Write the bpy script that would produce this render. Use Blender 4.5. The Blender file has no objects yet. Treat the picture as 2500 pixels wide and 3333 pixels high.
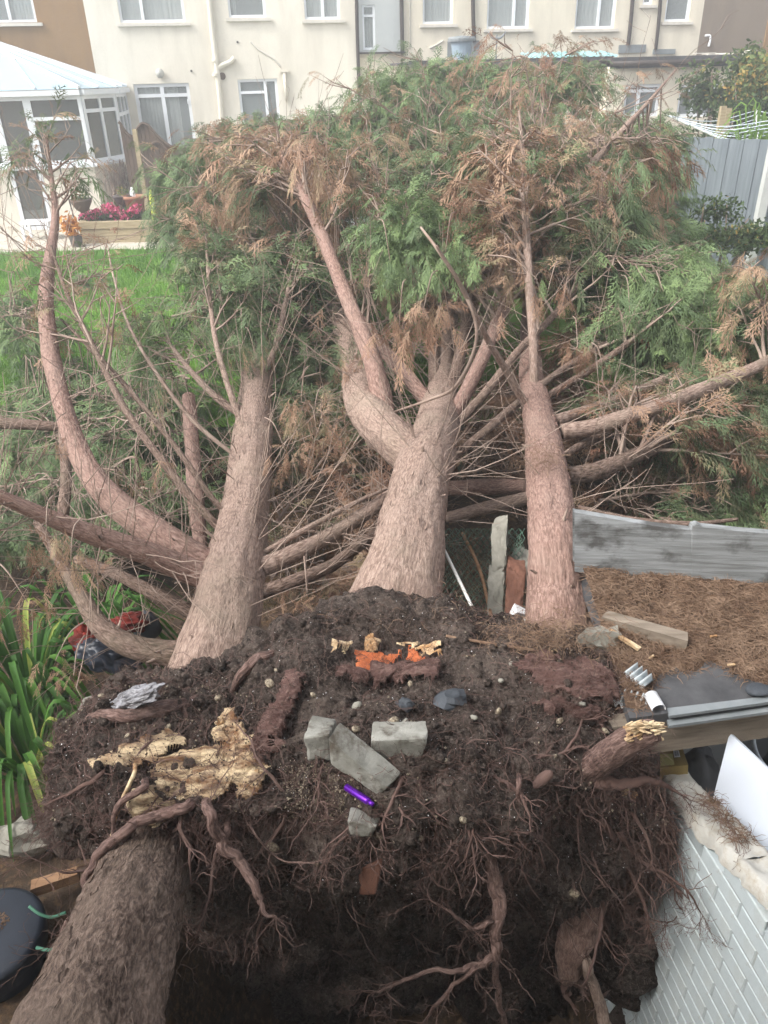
import bpy, math, random
import numpy as np
from mathutils import Matrix, Vector

# ------------------------------------------------------------------ camera, sky, sun, exposure
sc = bpy.context.scene
rng = np.random.default_rng(7)
random.seed(7)
PITCH, ROLL, CAM_Z, FPX = math.radians(29.5), math.radians(1.5), 3.2, 2500.0
FW = np.array([0, math.cos(PITCH), -math.sin(PITCH)])
R0 = np.array([1.0, 0, 0])
U0 = np.array([0, math.sin(PITCH), math.cos(PITCH)])
RT = R0 * math.cos(ROLL) - U0 * math.sin(ROLL)
UP = U0 * math.cos(ROLL) + R0 * math.sin(ROLL)
CAM = np.array([0, 0, CAM_Z])
cd = bpy.data.cameras.new('camera')
cd.sensor_fit = 'VERTICAL'
cd.sensor_height = 36.0
cd.lens = 36.0 * FPX / 3333.0
cd.clip_start, cd.clip_end = 0.02, 2000
co = bpy.data.objects.new('camera', cd)
m = Matrix.Identity(4)
for i in range(3):
    m[i][0], m[i][1], m[i][2], m[i][3] = RT[i], UP[i], -FW[i], CAM[i]
co.matrix_world = m
sc.collection.objects.link(co)
sc.camera = co

SUN_EL, SUN_AZ = math.radians(47), math.radians(-118)      # azimuth from +Y towards +X
w = bpy.data.worlds.new('World')
sc.world = w
w.use_nodes = True
wn = w.node_tree
bg = wn.nodes['Background']
sky = wn.nodes.new('ShaderNodeTexSky')
sky.sky_type = 'NISHITA'
sky.sun_disc = False
sky.sun_elevation = SUN_EL
sky.sun_rotation = SUN_AZ
sky.air_density, sky.dust_density, sky.ozone_density = 1.0, 4.0, 1.0
hs = wn.nodes.new('ShaderNodeHueSaturation')
hs.inputs['Saturation'].default_value = 0.22
wn.links.new(sky.outputs[0], hs.inputs['Color'])
wn.links.new(hs.outputs[0], bg.inputs[0])
bg.inputs[1].default_value = 0.135
sd = bpy.data.lights.new('sun', 'SUN')
sd.energy, sd.angle, sd.color = 1.5, math.radians(24), (1.0, 0.97, 0.92)
so = bpy.data.objects.new('sun', sd)
dv = Vector((math.sin(SUN_AZ) * math.cos(SUN_EL), math.cos(SUN_AZ) * math.cos(SUN_EL), math.sin(SUN_EL)))
so.rotation_euler = dv.to_track_quat('Z', 'Y').to_euler()
so.location = (0, 0, 30)
sc.collection.objects.link(so)
sc.view_settings.view_transform = 'Standard'
sc.view_settings.look = 'None'
sc.view_settings.gamma = 1.0
sc.view_settings.use_curve_mapping = False
sc.view_settings.exposure = 1.38
sc.cycles.max_bounces = 6
sc.cycles.diffuse_bounces = 3
sc.cycles.glossy_bounces = 3
sc.cycles.transmission_bounces = 4
sc.cycles.transparent_max_bounces = 6
sc.cycles.use_adaptive_sampling = True
sc.cycles.adaptive_threshold = 0.03
sc.cycles.use_denoising = True

# ------------------------------------------------------------------ measuring helpers
def ray(x, y):
    return FW + (x - 1250) / FPX * RT + (1666.5 - y) / FPX * UP
def at(x, y, Y):            # the place seen at photo pixel x, y that stands Y metres away
    d = ray(x, y)
    return CAM + d * (Y / d[1])
def atz(x, y, z):           # the same for a known height
    d = ray(x, y)
    return CAM + d * ((z - CAM_Z) / d[2])
def m_per_px(P):
    return float((np.asarray(P) - CAM) @ FW) / FPX
def nrm(v):
    v = np.asarray(v, float)
    return v / (np.linalg.norm(v) + 1e-12)

# ------------------------------------------------------------------ noise
_perm = np.random.default_rng(3).random(4096)
def _h(i, j, k):
    return _perm[(i * 73856093 ^ j * 19349663 ^ k * 83492791) & 4095]
def vnoise(P):
    P = np.asarray(P, float)
    I = np.floor(P).astype(np.int64)
    f = P - I
    f = f * f * (3 - 2 * f)
    i, j, k = I[..., 0], I[..., 1], I[..., 2]
    r = 0
    for a in (0, 1):
        for b in (0, 1):
            for c in (0, 1):
                wgt = (f[..., 0] if a else 1 - f[..., 0]) * (f[..., 1] if b else 1 - f[..., 1]) * (f[..., 2] if c else 1 - f[..., 2])
                r = r + wgt * _h(i + a, j + b, k + c)
    return r * 2 - 1
def fbm(P, oct=4, lac=2.1, gain=0.5):
    P = np.asarray(P, float)
    s, a = 0, 1.0
    for o in range(oct):
        s = s + a * vnoise(P + o * 17.3)
        P = P * lac
        a *= gain
    return s

# ------------------------------------------------------------------ mesh helpers
COL = sc.collection
ORG = {}
class MB:
    """collects vertices and faces; build() links them as ONE mesh object"""
    def __init__(self):
        self.V, self.F, self.UV, self.T, self.n = [], [], [], [], 0
    def add(self, V, F, uv=None, tint=None):
        V = np.asarray(V, float).reshape(-1, 3)
        if not isinstance(F, list):
            F = [F]
        for f in F:
            f = np.asarray(f, np.int64)
            if f.size:
                self.F.append(f + self.n)
        self.V.append(V)
        self.UV.append(np.zeros((len(V), 2)) if uv is None else np.asarray(uv, float))
        t = np.zeros(len(V)) if tint is None else np.broadcast_to(np.asarray(tint, float), (len(V),))
        self.T.append(t)
        self.n += len(V)
        return self
    def box(self, x0, x1, y0, y1, z0, z1, M=None, jit=0.0):
        V = np.array([(x, y, z) for z in (z0, z1) for y in (y0, y1) for x in (x0, x1)], float)
        if jit:
            V = V + rng.normal(0, jit, V.shape)
        if M is not None:
            V = M(V)
        return self.add(V, np.array([(0, 2, 3, 1), (4, 5, 7, 6), (0, 1, 5, 4), (2, 6, 7, 3), (0, 4, 6, 2), (1, 3, 7, 5)]))
    def hexa(self, P):      # eight corners: bottom ring of four, top ring of four
        return self.add(P, np.array([(3, 2, 1, 0), (4, 5, 6, 7), (0, 1, 5, 4), (1, 2, 6, 5), (2, 3, 7, 6), (3, 0, 4, 7)]))
    def tube(self, P, R, sides=8, cap=True, uv=True, tint=None):
        P = np.asarray(P, float)
        n = len(P)
        R = np.broadcast_to(np.asarray(R, float), (n,))
        T = np.gradient(P, axis=0)
        T /= np.linalg.norm(T, axis=1)[:, None] + 1e-12
        ref = np.array([0, 0, 1.0]) if abs(T[0][2]) < 0.9 else np.array([1.0, 0, 0])
        A = np.zeros_like(P)
        a = nrm(np.cross(T[0], ref))
        for i in range(n):
            a = a - T[i] * (a @ T[i])
            a = nrm(a)
            A[i] = a
        B = np.cross(T, A)
        th = np.linspace(0, 2 * math.pi, sides, endpoint=False)
        c, s = np.cos(th), np.sin(th)
        V = P[:, None, :] + R[:, None, None] * (c[None, :, None] * A[:, None, :] + s[None, :, None] * B[:, None, :])
        i = np.arange(n - 1)[:, None] * sides
        j = np.arange(sides)[None, :]
        j2 = (j + 1) % sides
        F = np.stack([i + j, i + j2, i + sides + j2, i + sides + j], -1).reshape(-1, 4)
        L = np.concatenate([[0], np.cumsum(np.linalg.norm(np.diff(P, axis=0), axis=1))])
        UVs = np.stack([np.broadcast_to(np.abs(th / math.pi - 1)[None, :] * math.pi * R.mean(), (n, sides)), np.broadcast_to(L[:, None], (n, sides))], -1).reshape(-1, 2)
        Fs = [F]
        if cap and sides > 2:
            k = self.n
            tri = [(0, b + 1, b) for b in range(1, sides - 1)]
            o = (n - 1) * sides
            tri += [(o, o + b, o + b + 1) for b in range(1, sides - 1)]
            Fs.append(np.array(tri))
        self.add(V.reshape(-1, 3), Fs, UVs, tint)
        return V.reshape(-1, 3)
    def ball(self, c, r, seg=10, rings=6, squash=(1, 1, 1), noise=0.0, nscale=3.0, rot=None):
        V, F = [], []
        for a in range(1, rings):
            ph = math.pi * a / rings
            for b in range(seg):
                t = 2 * math.pi * b / seg
                V.append((math.sin(ph) * math.cos(t), math.sin(ph) * math.sin(t), math.cos(ph)))
        V += [(0, 0, 1), (0, 0, -1)]
        V = np.array(V)
        if noise:
            V = V * (1 + noise * fbm(V * nscale + np.asarray(c) * 9.1, 3))[:, None]
        V = V * np.asarray(squash) * r
        if rot is not None:
            V = V @ np.asarray(rot).T
        V = V + np.asarray(c)
        q = []
        for a in range(rings - 2):
            for b in range(seg):
                q.append((a * seg + b, (a + 1) * seg + b, (a + 1) * seg + (b + 1) % seg, a * seg + (b + 1) % seg))
        tr = []
        top, bot = (rings - 1) * seg, (rings - 1) * seg + 1
        for b in range(seg):
            tr.append((top, b, (b + 1) % seg))
            tr.append((bot, (rings - 2) * seg + (b + 1) % seg, (rings - 2) * seg + b))
        return self.add(V, [np.array(q).reshape(-1, 4), np.array(tr)])
    def lathe(self, c, prof, seg=24):       # prof: (r, z) from bottom to top
        prof = np.array(prof, float)
        th = np.linspace(0, 2 * math.pi, seg, endpoint=False)
        V = np.stack([prof[:, 0][:, None] * np.cos(th), prof[:, 0][:, None] * np.sin(th), np.broadcast_to(prof[:, 1][:, None], (len(prof), seg))], -1).reshape(-1, 3) + np.asarray(c)
        i = np.arange(len(prof) - 1)[:, None] * seg
        j = np.arange(seg)[None, :]
        F = np.stack([i + j, i + (j + 1) % seg, i + seg + (j + 1) % seg, i + seg + j], -1).reshape(-1, 4)
        return self.add(V, F)
    def grid(self, G, uv=None):              # G: (n, m, 3)
        n, mm = G.shape[:2]
        i = np.arange(n - 1)[:, None] * mm
        j = np.arange(mm - 1)[None, :]
        F = np.stack([i + j, i + j + 1, i + mm + j + 1, i + mm + j], -1).reshape(-1, 4)
        return self.add(G.reshape(-1, 3), F, uv)
    def mesh(self, name, mat, smooth=False, origin=(0, 0, 0)):
        V = np.concatenate(self.V) - np.asarray(origin, float)
        me = bpy.data.meshes.new(name)
        me.vertices.add(len(V))
        me.vertices.foreach_set('co', V.astype(np.float32).ravel())
        idx = np.concatenate([f.ravel() for f in self.F])
        tot = np.concatenate([np.full(len(f), f.shape[1]) for f in self.F])
        st = np.concatenate([[0], np.cumsum(tot)[:-1]])
        me.loops.add(len(idx))
        me.loops.foreach_set('vertex_index', idx.astype(np.int32))
        me.polygons.add(len(tot))
        me.polygons.foreach_set('loop_start', st.astype(np.int32))
        me.polygons.foreach_set('use_smooth', np.full(len(tot), smooth))
        UV = np.concatenate(self.UV)
        if UV.any():
            l = me.uv_layers.new(name='UVMap')
            l.data.foreach_set('uv', UV[idx].astype(np.float32).ravel())
        T = np.concatenate(self.T)
        if T.any():
            a = me.attributes.new('tint', 'FLOAT', 'POINT')
            a.data.foreach_set('value', T.astype(np.float32))
        me.update(calc_edges=True)
        me.materials.append(mat)
        return me
    def build(self, name, mat, parent=None, smooth=False, kind=None, label=None, cat=None, group=None, loc=None):
        if parent is not None:
            org = ORG[parent.name]
        else:
            org = np.asarray(loc, float) if loc is not None else np.zeros(3)
        o = bpy.data.objects.new(name, self.mesh(name, mat, smooth, org))
        COL.objects.link(o)
        if parent is not None:
            o.parent = parent
        else:
            o.location = org
        ORG[o.name] = org
        return tag(o, label, cat, group, kind)
def tag(o, label=None, cat=None, group=None, kind=None):
    if label: o['label'] = label
    if cat: o['category'] = cat
    if group: o['group'] = group
    if kind: o['kind'] = kind
    return o
def thing(name, label, cat, loc=(0, 0, 0), group=None):
    o = bpy.data.objects.new(name, None)
    COL.objects.link(o)
    o.empty_display_size = 0.1
    o.location = loc
    ORG[o.name] = np.asarray(loc, float)
    return tag(o, label, cat, group)
def piece(name, me, parent, P, rot=None, scale=None):     # a copy that shares mesh data
    o = bpy.data.objects.new(name, me)
    COL.objects.link(o)
    o.parent = parent
    o.location = np.asarray(P, float) - ORG[parent.name]
    if rot is not None: o.rotation_euler = rot
    if scale is not None: o.scale = scale
    ORG[o.name] = ORG[parent.name]
    return o
def spline(C, n):
    """Catmull-Rom through the rows of C (any number of columns)"""
    C = np.asarray(C, float)
    K = np.vstack([2 * C[0] - C[1], C, 2 * C[-1] - C[-2]])
    t = np.linspace(0, len(C) - 1 - 1e-9, n)
    i = t.astype(int)
    f = (t - i)[:, None]
    p0, p1, p2, p3 = K[i], K[i + 1], K[i + 2], K[i + 3]
    return 0.5 * (2 * p1 + (p2 - p0) * f + (2 * p0 - 5 * p1 + 4 * p2 - p3) * f ** 2 + (3 * p1 - p0 - 3 * p2 + p3) * f ** 3)
def rotm(ax, an):
    return np.array(Matrix.Rotation(an, 3, Vector(ax)))

# ------------------------------------------------------------------ materials
class NT:
    def __init__(self, name):
        self.m = bpy.data.materials.new(name)
        self.m.use_nodes = True
        self.t = self.m.node_tree
        self.p = self.t.nodes['Principled BSDF']
        self.out = self.t.nodes['Material Output']
    def n(self, typ, **kw):
        x = self.t.nodes.new('ShaderNode' + typ)
        for k, v in kw.items():
            if hasattr(x, k) and k not in x.inputs:
                setattr(x, k, v)
            else:
                x.inputs[k].default_value = v
        return x
    def l(self, a, b):
        self.t.links.new(a, b)
    def co(self, kind='Object', scale=(1, 1, 1), rot=(0, 0, 0)):
        tc = self.n('TexCoord')
        mp = self.n('Mapping')
        mp.inputs['Scale'].default_value = scale
        mp.inputs['Rotation'].default_value = rot
        self.l(tc.outputs[kind], mp.inputs[0])
        return mp.outputs[0]
    def noise(self, co, scale, detail=5, rough=0.6, dist=0.0):
        x = self.n('TexNoise')
        x.inputs['Scale'].default_value = scale
        x.inputs['Detail'].default_value = detail
        x.inputs['Roughness'].default_value = rough
        x.inputs['Distortion'].default_value = dist
        self.l(co, x.inputs['Vector'])
        return x.outputs['Fac']
    def ramp(self, fac, stops):
        r = self.n('ValToRGB')
        e = r.color_ramp.elements
        while len(e) > 1: e.remove(e[0])
        e[0].position, e[0].color = stops[0][0], (*stops[0][1], 1)
        for p, c in stops[1:]:
            k = e.new(p)
            k.color = (*c, 1)
        self.l(fac, r.inputs[0])
        return r.outputs[0]
    def mix(self, fac, a, b, mode='MIX'):
        x = self.n('MixRGB')
        x.blend_type = mode
        for s, i in ((fac, 0), (a, 1), (b, 2)):
            if isinstance(s, (int, float)): x.inputs[i].default_value = s
            elif isinstance(s, tuple): x.inputs[i].default_value = (*s, 1)
            else: self.l(s, x.inputs[i])
        return x.outputs[0]
    def math(self, op, a, b=0.0):
        x = self.n('Math')
        x.operation = op
        for s, i in ((a, 0), (b, 1)):
            if isinstance(s, (int, float)): x.inputs[i].default_value = s
            else: self.l(s, x.inputs[i])
        return x.outputs[0]
    def bump(self, h, strength=0.4, dist=0.01):
        b = self.n('Bump')
        b.inputs['Strength'].default_value = strength
        b.inputs['Distance'].default_value = dist
        self.l(h, b.inputs['Height'])
        self.l(b.outputs[0], self.p.inputs['Normal'])
    def done(self, col=None, rough=0.8, spec=0.25):
        if isinstance(col, tuple): self.p.inputs['Base Color'].default_value = (*col, 1)
        elif col is not None: self.l(col, self.p.inputs['Base Color'])
        self.p.inputs['Roughness'].default_value = rough
        self.p.inputs['Specular IOR Level'].default_value = spec
        return self.m

def mottled(name, c1, c2, scale=6.0, rough=0.8, spec=0.25, bump=0.0, bscale=60.0, bdist=0.004, stretch=(1, 1, 1), c3=None, s3=40.0, f3=0.5, lo=0.3, hi=0.7, co='Object'):
    t = NT(name)
    c = t.co(co, stretch)
    n1 = t.noise(c, scale, 6, 0.62)
    col = t.ramp(n1, [(lo, c1), (hi, c2)])
    if c3 is not None:
        n3 = t.noise(c, s3, 4, 0.7)
        col = t.mix(t.ramp(n3, [(0.5, (0, 0, 0)), (0.68, (f3, f3, f3))]), col, c3)
    if bump:
        t.bump(t.noise(c, bscale, 5, 0.65), bump, bdist)
    return t.done(col, rough, spec)

def bark_mat(name, dark, mid, light, moss=(0.2, 0.2, 0.13)):
    t = NT(name)
    uv = t.co('UV', (1, 1, 1))
    st = t.co('UV', (120, 30, 1))
    fib = t.noise(st, 1.0, 6, 0.65, 0.4)
    big = t.noise(t.co('UV', (5, 1.6, 1)), 1.0, 4, 0.6)
    ob = t.noise(t.co('Object'), 3.2, 4, 0.6)
    fl = t.noise(t.co('UV', (190, 80, 1)), 1.0, 3, 0.6)
    col = t.ramp(fib, [(0.36, dark), (0.5, mid), (0.62, light)])
    col = t.mix(t.ramp(big, [(0.42, (0, 0, 0)), (0.7, (0.55, 0.55, 0.55))]), col, light)
    col = t.mix(t.ramp(ob, [(0.5, (0, 0, 0)), (0.72, (0.45, 0.45, 0.45))]), col, moss)
    col = t.mix(t.ramp(fl, [(0.62, (0, 0, 0)), (0.74, (0.7, 0.7, 0.7))]), col, tuple(min(1, x * 1.5) for x in light))
    h = t.math('ADD', fib, t.math('MULTIPLY', fl, 0.4))
    t.bump(h, 0.8, 0.012)
    return t.done(col, 0.85, 0.2)

def foliage_mat(name, stops):
    t = NT(name)
    a = t.n('Attribute')
    a.attribute_name = 'tint'
    nz = t.noise(t.co('Object'), 30.0, 3, 0.6)
    f = t.math('ADD', a.outputs['Fac'], t.math('MULTIPLY', t.math('SUBTRACT', nz, 0.5), 0.16))
    col = t.ramp(f, stops)
    t.done(col, 0.62, 0.25)
    tr = t.n('BsdfTranslucent')
    t.l(col, tr.inputs[0])
    mx = t.n('MixShader')
    mx.inputs[0].default_value = 0.3
    t.l(t.p.outputs[0], mx.inputs[1])
    t.l(tr.outputs[0], mx.inputs[2])
    t.l(mx.outputs[0], t.out.inputs[0])
    return t.m

def glass_mat(name, tintc, rough=0.03, alpha=0.75):
    t = NT(name)
    t.done(tintc, rough, 0.6)
    tr = t.n('BsdfTransparent')
    mx = t.n('MixShader')
    mx.inputs[0].default_value = alpha
    t.l(tr.outputs[0], mx.inputs[1])
    t.l(t.p.outputs[0], mx.inputs[2])
    t.l(mx.outputs[0], t.out.inputs[0])
    return t.m

def render_mat(name, base, dirt, grain=160.0):
    t = NT(name)
    c = t.co('Object')
    n1 = t.noise(c, 0.55, 5, 0.62)
    n2 = t.noise(c, 30.0, 4, 0.7)
    n3 = t.noise(t.co('Object', (1.4, 1.4, 0.25)), 1.6, 4, 0.6)
    col = t.ramp(n1, [(0.35, tuple(x * 0.9 for x in base)), (0.65, base)])
    col = t.mix(t.ramp(n3, [(0.45, (0, 0, 0)), (0.75, (0.75, 0.75, 0.75))]), col, dirt)
    col = t.mix(t.ramp(n2, [(0.4, (0.22, 0.22, 0.22)), (0.65, (0, 0, 0))]), col, dirt)
    t.bump(t.noise(c, grain, 3, 0.7), 0.5, 0.01)
    return t.done(col, 0.9, 0.15)

M = {}
M['cream'] = render_mat('cream_render', (0.80, 0.755, 0.655), (0.57, 0.53, 0.45), 60)
M['cream2'] = render_mat('yellow_cream_render', (0.80, 0.735, 0.60), (0.58, 0.53, 0.43), 60)
M['tan'] = render_mat('tan_pebbledash', (0.30, 0.185, 0.09), (0.20, 0.125, 0.07), 70)
M['greybrown'] = render_mat('greybrown_pebbledash', (0.25, 0.20, 0.155), (0.17, 0.14, 0.115), 70)
M['clad'] = mottled('grey_cladding', (0.42, 0.45, 0.45), (0.5, 0.52, 0.51), 1.2, 0.7)
M['upvc'] = mottled('white_upvc', (0.72, 0.75, 0.79), (0.80, 0.82, 0.84), 2.0, 0.4, 0.4)
M['sill'] = mottled('sill_paint', (0.55, 0.52, 0.47), (0.7, 0.66, 0.58), 8.0, 0.7)
M['pane'] = glass_mat('window_glass', (0.42, 0.46, 0.46), 0.06, 0.36)
M['conpane'] = glass_mat('conservatory_glass', (0.11, 0.13, 0.13), 0.06, 0.62)
M['roofglass'] = glass_mat('roof_glazing', (0.42, 0.56, 0.64), 0.15, 0.82)
M['curtain'] = mottled('net_curtain', (0.62, 0.64, 0.62), (0.80, 0.80, 0.77), 3.0, 0.9, 0.1, stretch=(14, 14, 0.4))
M['room'] = mottled('dark_room', (0.03, 0.032, 0.035), (0.05, 0.05, 0.05), 2.0, 0.9)  # near-black colour stands in for the dimness of an unlit room
M['darkpipe'] = mottled('brown_black_plastic', (0.035, 0.028, 0.026), (0.06, 0.048, 0.043), 6.0, 0.5)
M['creampipe'] = mottled('painted_pipe', (0.60, 0.56, 0.47), (0.68, 0.64, 0.55), 5.0, 0.6)
M['felt'] = mottled('roofing_felt', (0.045, 0.045, 0.048), (0.10, 0.10, 0.105), 9.0, 0.75, 0.3, 0.3, 120)
M['lead'] = mottled('lead_flashing', (0.16, 0.18, 0.19), (0.26, 0.28, 0.29), 6.0, 0.6)
M['bluegrey'] = mottled('blue_grey_plastic', (0.25, 0.33, 0.40), (0.35, 0.43, 0.50), 4.0, 0.5)
M['turq'] = mottled('turquoise_sheet', (0.20, 0.44, 0.47), (0.34, 0.56, 0.58), 3.0, 0.35, 0.5)
M['soil'] = mottled('garden_soil', (0.035, 0.026, 0.02), (0.085, 0.058, 0.04), 4.0, 0.95, 0.1, 0.6, 40, 0.02, c3=(0.16, 0.10, 0.055), s3=24, f3=0.8)
M['lawn'] = mottled('lawn_turf', (0.09, 0.19, 0.03), (0.15, 0.26, 0.05), 3.0, 0.9, 0.1, 0.4, 60, 0.02)
M['slab'] = mottled('patio_slab', (0.42, 0.38, 0.31), (0.56, 0.52, 0.45), 2.5, 0.85, 0.2, 0.2, 80, 0.004, c3=(0.3, 0.27, 0.22), s3=12, f3=0.5)
M['sleeper'] = mottled('weathered_softwood', (0.26, 0.20, 0.12), (0.42, 0.35, 0.23), 3.0, 0.85, 0.2, 0.3, 20, 0.006, stretch=(1.5, 8, 14))
M['bark'] = bark_mat('conifer_bark', (0.13, 0.085, 0.067), (0.265, 0.185, 0.15), (0.39, 0.295, 0.245), (0.24, 0.2, 0.15))
M['redbark'] = bark_mat('red_conifer_bark', (0.12, 0.07, 0.056), (0.245, 0.15, 0.122), (0.36, 0.25, 0.21), (0.24, 0.18, 0.145))
M['darkbark'] = bark_mat('dark_brown_bark', (0.05, 0.033, 0.026), (0.15, 0.10, 0.078), (0.26, 0.19, 0.155), (0.13, 0.12, 0.08))  # darker brown bark colour, used all round some limbs
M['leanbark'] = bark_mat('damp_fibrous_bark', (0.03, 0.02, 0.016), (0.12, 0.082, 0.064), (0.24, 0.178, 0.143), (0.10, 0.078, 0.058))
M['twig'] = mottled('dead_twig', (0.17, 0.115, 0.09), (0.38, 0.30, 0.25), 5.0, 0.85, 0.15)
M['palewood'] = mottled('torn_pale_wood', (0.40, 0.23, 0.11), (0.72, 0.58, 0.38), 9.0, 0.85, 0.15, 0.8, 60, 0.01, c3=(0.20, 0.11, 0.06), s3=26, f3=0.9, lo=.4, hi=.6)
M['stumpwood'] = mottled('snapped_stump_wood', (0.20, 0.105, 0.055), (0.66, 0.52, 0.34), 9.0, 0.9, 0.12, 1.0, 50, 0.012, stretch=(.8, 2.2, 2.6), c3=(0.16, 0.11, 0.085), s3=14, f3=0.95, lo=.38, hi=.58)
M['orangewood'] = mottled('torn_orange_wood', (0.34, 0.085, 0.035), (0.56, 0.18, 0.075), 26.0, 0.85, 0.15, 0.5, 70, 0.008, c3=(0.2, 0.05, 0.02), s3=30, f3=0.6)
M['foliage'] = foliage_mat('conifer_foliage', [(0.0, (0.17, 0.088, 0.058)), (0.18, (0.30, 0.178, 0.118)), (0.36, (0.44, 0.30, 0.205)), (0.46, (0.32, 0.27, 0.16)), (0.56, (0.125, 0.15, 0.078)), (0.75, (0.13, 0.19, 0.095)), (1.0, (0.24, 0.33, 0.14))])
t_ = NT('root_ball_soil')
c_ = t_.co('Object')
cl_ = t_.ramp(t_.noise(c_, 5.0, 6, 0.68), [(0.34, (0.028, 0.021, 0.018)), (0.52, (0.085, 0.066, 0.056)), (0.68, (0.17, 0.135, 0.115))])
cl_ = t_.mix(t_.ramp(t_.noise(c_, 75.0, 4, 0.7), [(0.5, (0, 0, 0)), (0.7, (0.8, 0.8, 0.8))]), cl_, (0.24, 0.195, 0.17))
cl_ = t_.mix(t_.ramp(t_.noise(c_, 42.0, 3, 0.7), [(0.36, (0.85, 0.85, 0.85)), (0.48, (0, 0, 0))]), cl_, (0.018, 0.013, 0.011))
t_.bump(t_.noise(c_, 130.0, 5, 0.7), 1.0, 0.02)
M['rootsoil'] = t_.done(cl_, 0.95, 0.1)
M['rootwood'] = mottled('barked_root', (0.07, 0.035, 0.03), (0.19, 0.115, 0.10), 7.0, 0.9, 0.12, 1.0, 60, 0.014, stretch=(1, 2.4, 2.4), c3=(0.27, 0.19, 0.165), s3=30, f3=0.6)
M['root'] = bark_mat('root_bark', (0.045, 0.026, 0.022), (0.14, 0.085, 0.072), (0.26, 0.175, 0.15), (0.08, 0.06, 0.05))
M['hair'] = mottled('root_hair', (0.03, 0.017, 0.015), (0.15, 0.095, 0.08), 6.0, 0.9, 0.1)
M['pebble'] = mottled('flint_pebble', (0.10, 0.075, 0.05), (0.50, 0.43, 0.32), 130.0, 0.65, 0.3, co='Object', lo=0.38, hi=0.72)
M['conc'] = mottled('concrete_edging', (0.20, 0.195, 0.17), (0.36, 0.355, 0.32), 9.0, 0.9, 0.15, 0.6, 140, 0.006, c3=(0.085, 0.068, 0.052), s3=14, f3=0.9, lo=.35, hi=.65)
M['brick'] = mottled('clay_brick', (0.13, 0.06, 0.042), (0.24, 0.12, 0.085), 9.0, 0.9, 0.15, 0.4, 90, 0.004)
def paint_mat(name, k):
    t = NT(name)
    c = t.co('Object')
    col = t.ramp(t.noise(c, 2.6, 6, 0.65), [(0.35, (0.55 * k, 0.62 * k, 0.64 * k)), (0.65, (0.70 * k, 0.76 * k, 0.78 * k))])
    st = t.noise(t.co('Object', (5, 5, 1.1)), 2.0, 6, 0.7)
    col = t.mix(t.ramp(st, [(0.52, (0, 0, 0)), (0.75, (0.6, 0.6, 0.6))]), col, (0.40, 0.40, 0.33))
    ch = t.noise(c, 22.0, 5, 0.7)
    col = t.mix(t.ramp(ch, [(0.60, (0, 0, 0)), (0.70, (0.6, 0.6, 0.6))]), col, (0.36, 0.34, 0.29))
    t.bump(t.noise(c, 45.0, 6, 0.7), 0.45, 0.006)
    return t.done(col, 0.6, 0.3)
M['paintbrick'] = paint_mat('white_painted_brick', 1.0)
M['mortar'] = paint_mat('painted_mortar', 0.72)
M['cope'] = mottled('wall_top_cement', (0.40, 0.385, 0.345), (0.62, 0.61, 0.57), 9.0, 0.9, 0.15, 0.5, 60, 0.006, c3=(0.36, 0.30, 0.22), s3=18, f3=0.7)
M['beam'] = mottled('weathered_beam', (0.16, 0.13, 0.10), (0.30, 0.25, 0.20), 2.2, 0.85, 0.15, 0.4, 20, 0.006, stretch=(1.2, 12, 16))
t_ = NT('silver_grey_board')
c_ = t_.co('Object', (0.8, 10, 30))
g_ = t_.noise(c_, 2.0, 6, 0.62)
cl_ = t_.ramp(g_, [(0.3, (0.13, 0.135, 0.132)), (0.7, (0.31, 0.325, 0.335))])
bl_ = t_.noise(t_.co('Object', (3.2, 3.2, 5.0)), 1.5, 5, 0.62)
cl_ = t_.mix(t_.ramp(bl_, [(0.5, (0, 0, 0)), (0.62, (0.8, 0.8, 0.8))]), cl_, (0.06, 0.056, 0.053))
t_.bump(t_.noise(c_, 6.0, 5, 0.6), 0.5, 0.006)
M['greywood'] = t_.done(cl_, 0.85, 0.2)
M['fence'] = mottled('blue_grey_fence_board', (0.13, 0.152, 0.172), (0.21, 0.238, 0.26), 2.0, 0.85, 0.2, 0.4, 12, 0.005, stretch=(14, 14, 0.6))
M['concpost'] = mottled('concrete_post', (0.46, 0.47, 0.46), (0.58, 0.59, 0.57), 5.0, 0.9)
M['darkwood'] = mottled('dark_brown_wood', (0.07, 0.05, 0.038), (0.14, 0.10, 0.075), 5.0, 0.85, stretch=(1, 1, 0.2))
M['litter'] = mottled('dry_needle', (0.12, 0.07, 0.045), (0.29, 0.20, 0.14), 14.0, 0.85, 0.15)
M['litterbase'] = mottled('needle_litter_bed', (0.09, 0.055, 0.038), (0.21, 0.14, 0.095), 16.0, 0.95, 0.1, 0.9, 60, 0.02, c3=(0.05, 0.03, 0.02), s3=9, f3=0.7)
M['strap'] = foliage_mat('strap_leaf', [(0.0, (0.02, 0.055, 0.012)), (0.5, (0.055, 0.145, 0.025)), (0.8, (0.11, 0.24, 0.04)), (1.0, (0.34, 0.36, 0.09))])
M['grass'] = foliage_mat('grass_blade', [(0.0, (0.06, 0.15, 0.02)), (0.5, (0.14, 0.30, 0.045)), (1.0, (0.24, 0.38, 0.09))])
M['shrub'] = foliage_mat('shrub_leaf', [(0.0, (0.03, 0.055, 0.02)), (0.5, (0.07, 0.115, 0.04)), (0.8, (0.15, 0.19, 0.06)), (1.0, (0.40, 0.25, 0.07))])
M['flower'] = foliage_mat('pink_petal', [(0.0, (0.45, 0.04, 0.12)), (0.6, (0.70, 0.10, 0.24)), (1.0, (0.80, 0.25, 0.38))])
M['orangeleaf'] = foliage_mat('orange_leaf', [(0.0, (0.45, 0.16, 0.03)), (1.0, (0.68, 0.32, 0.07))])
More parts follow.
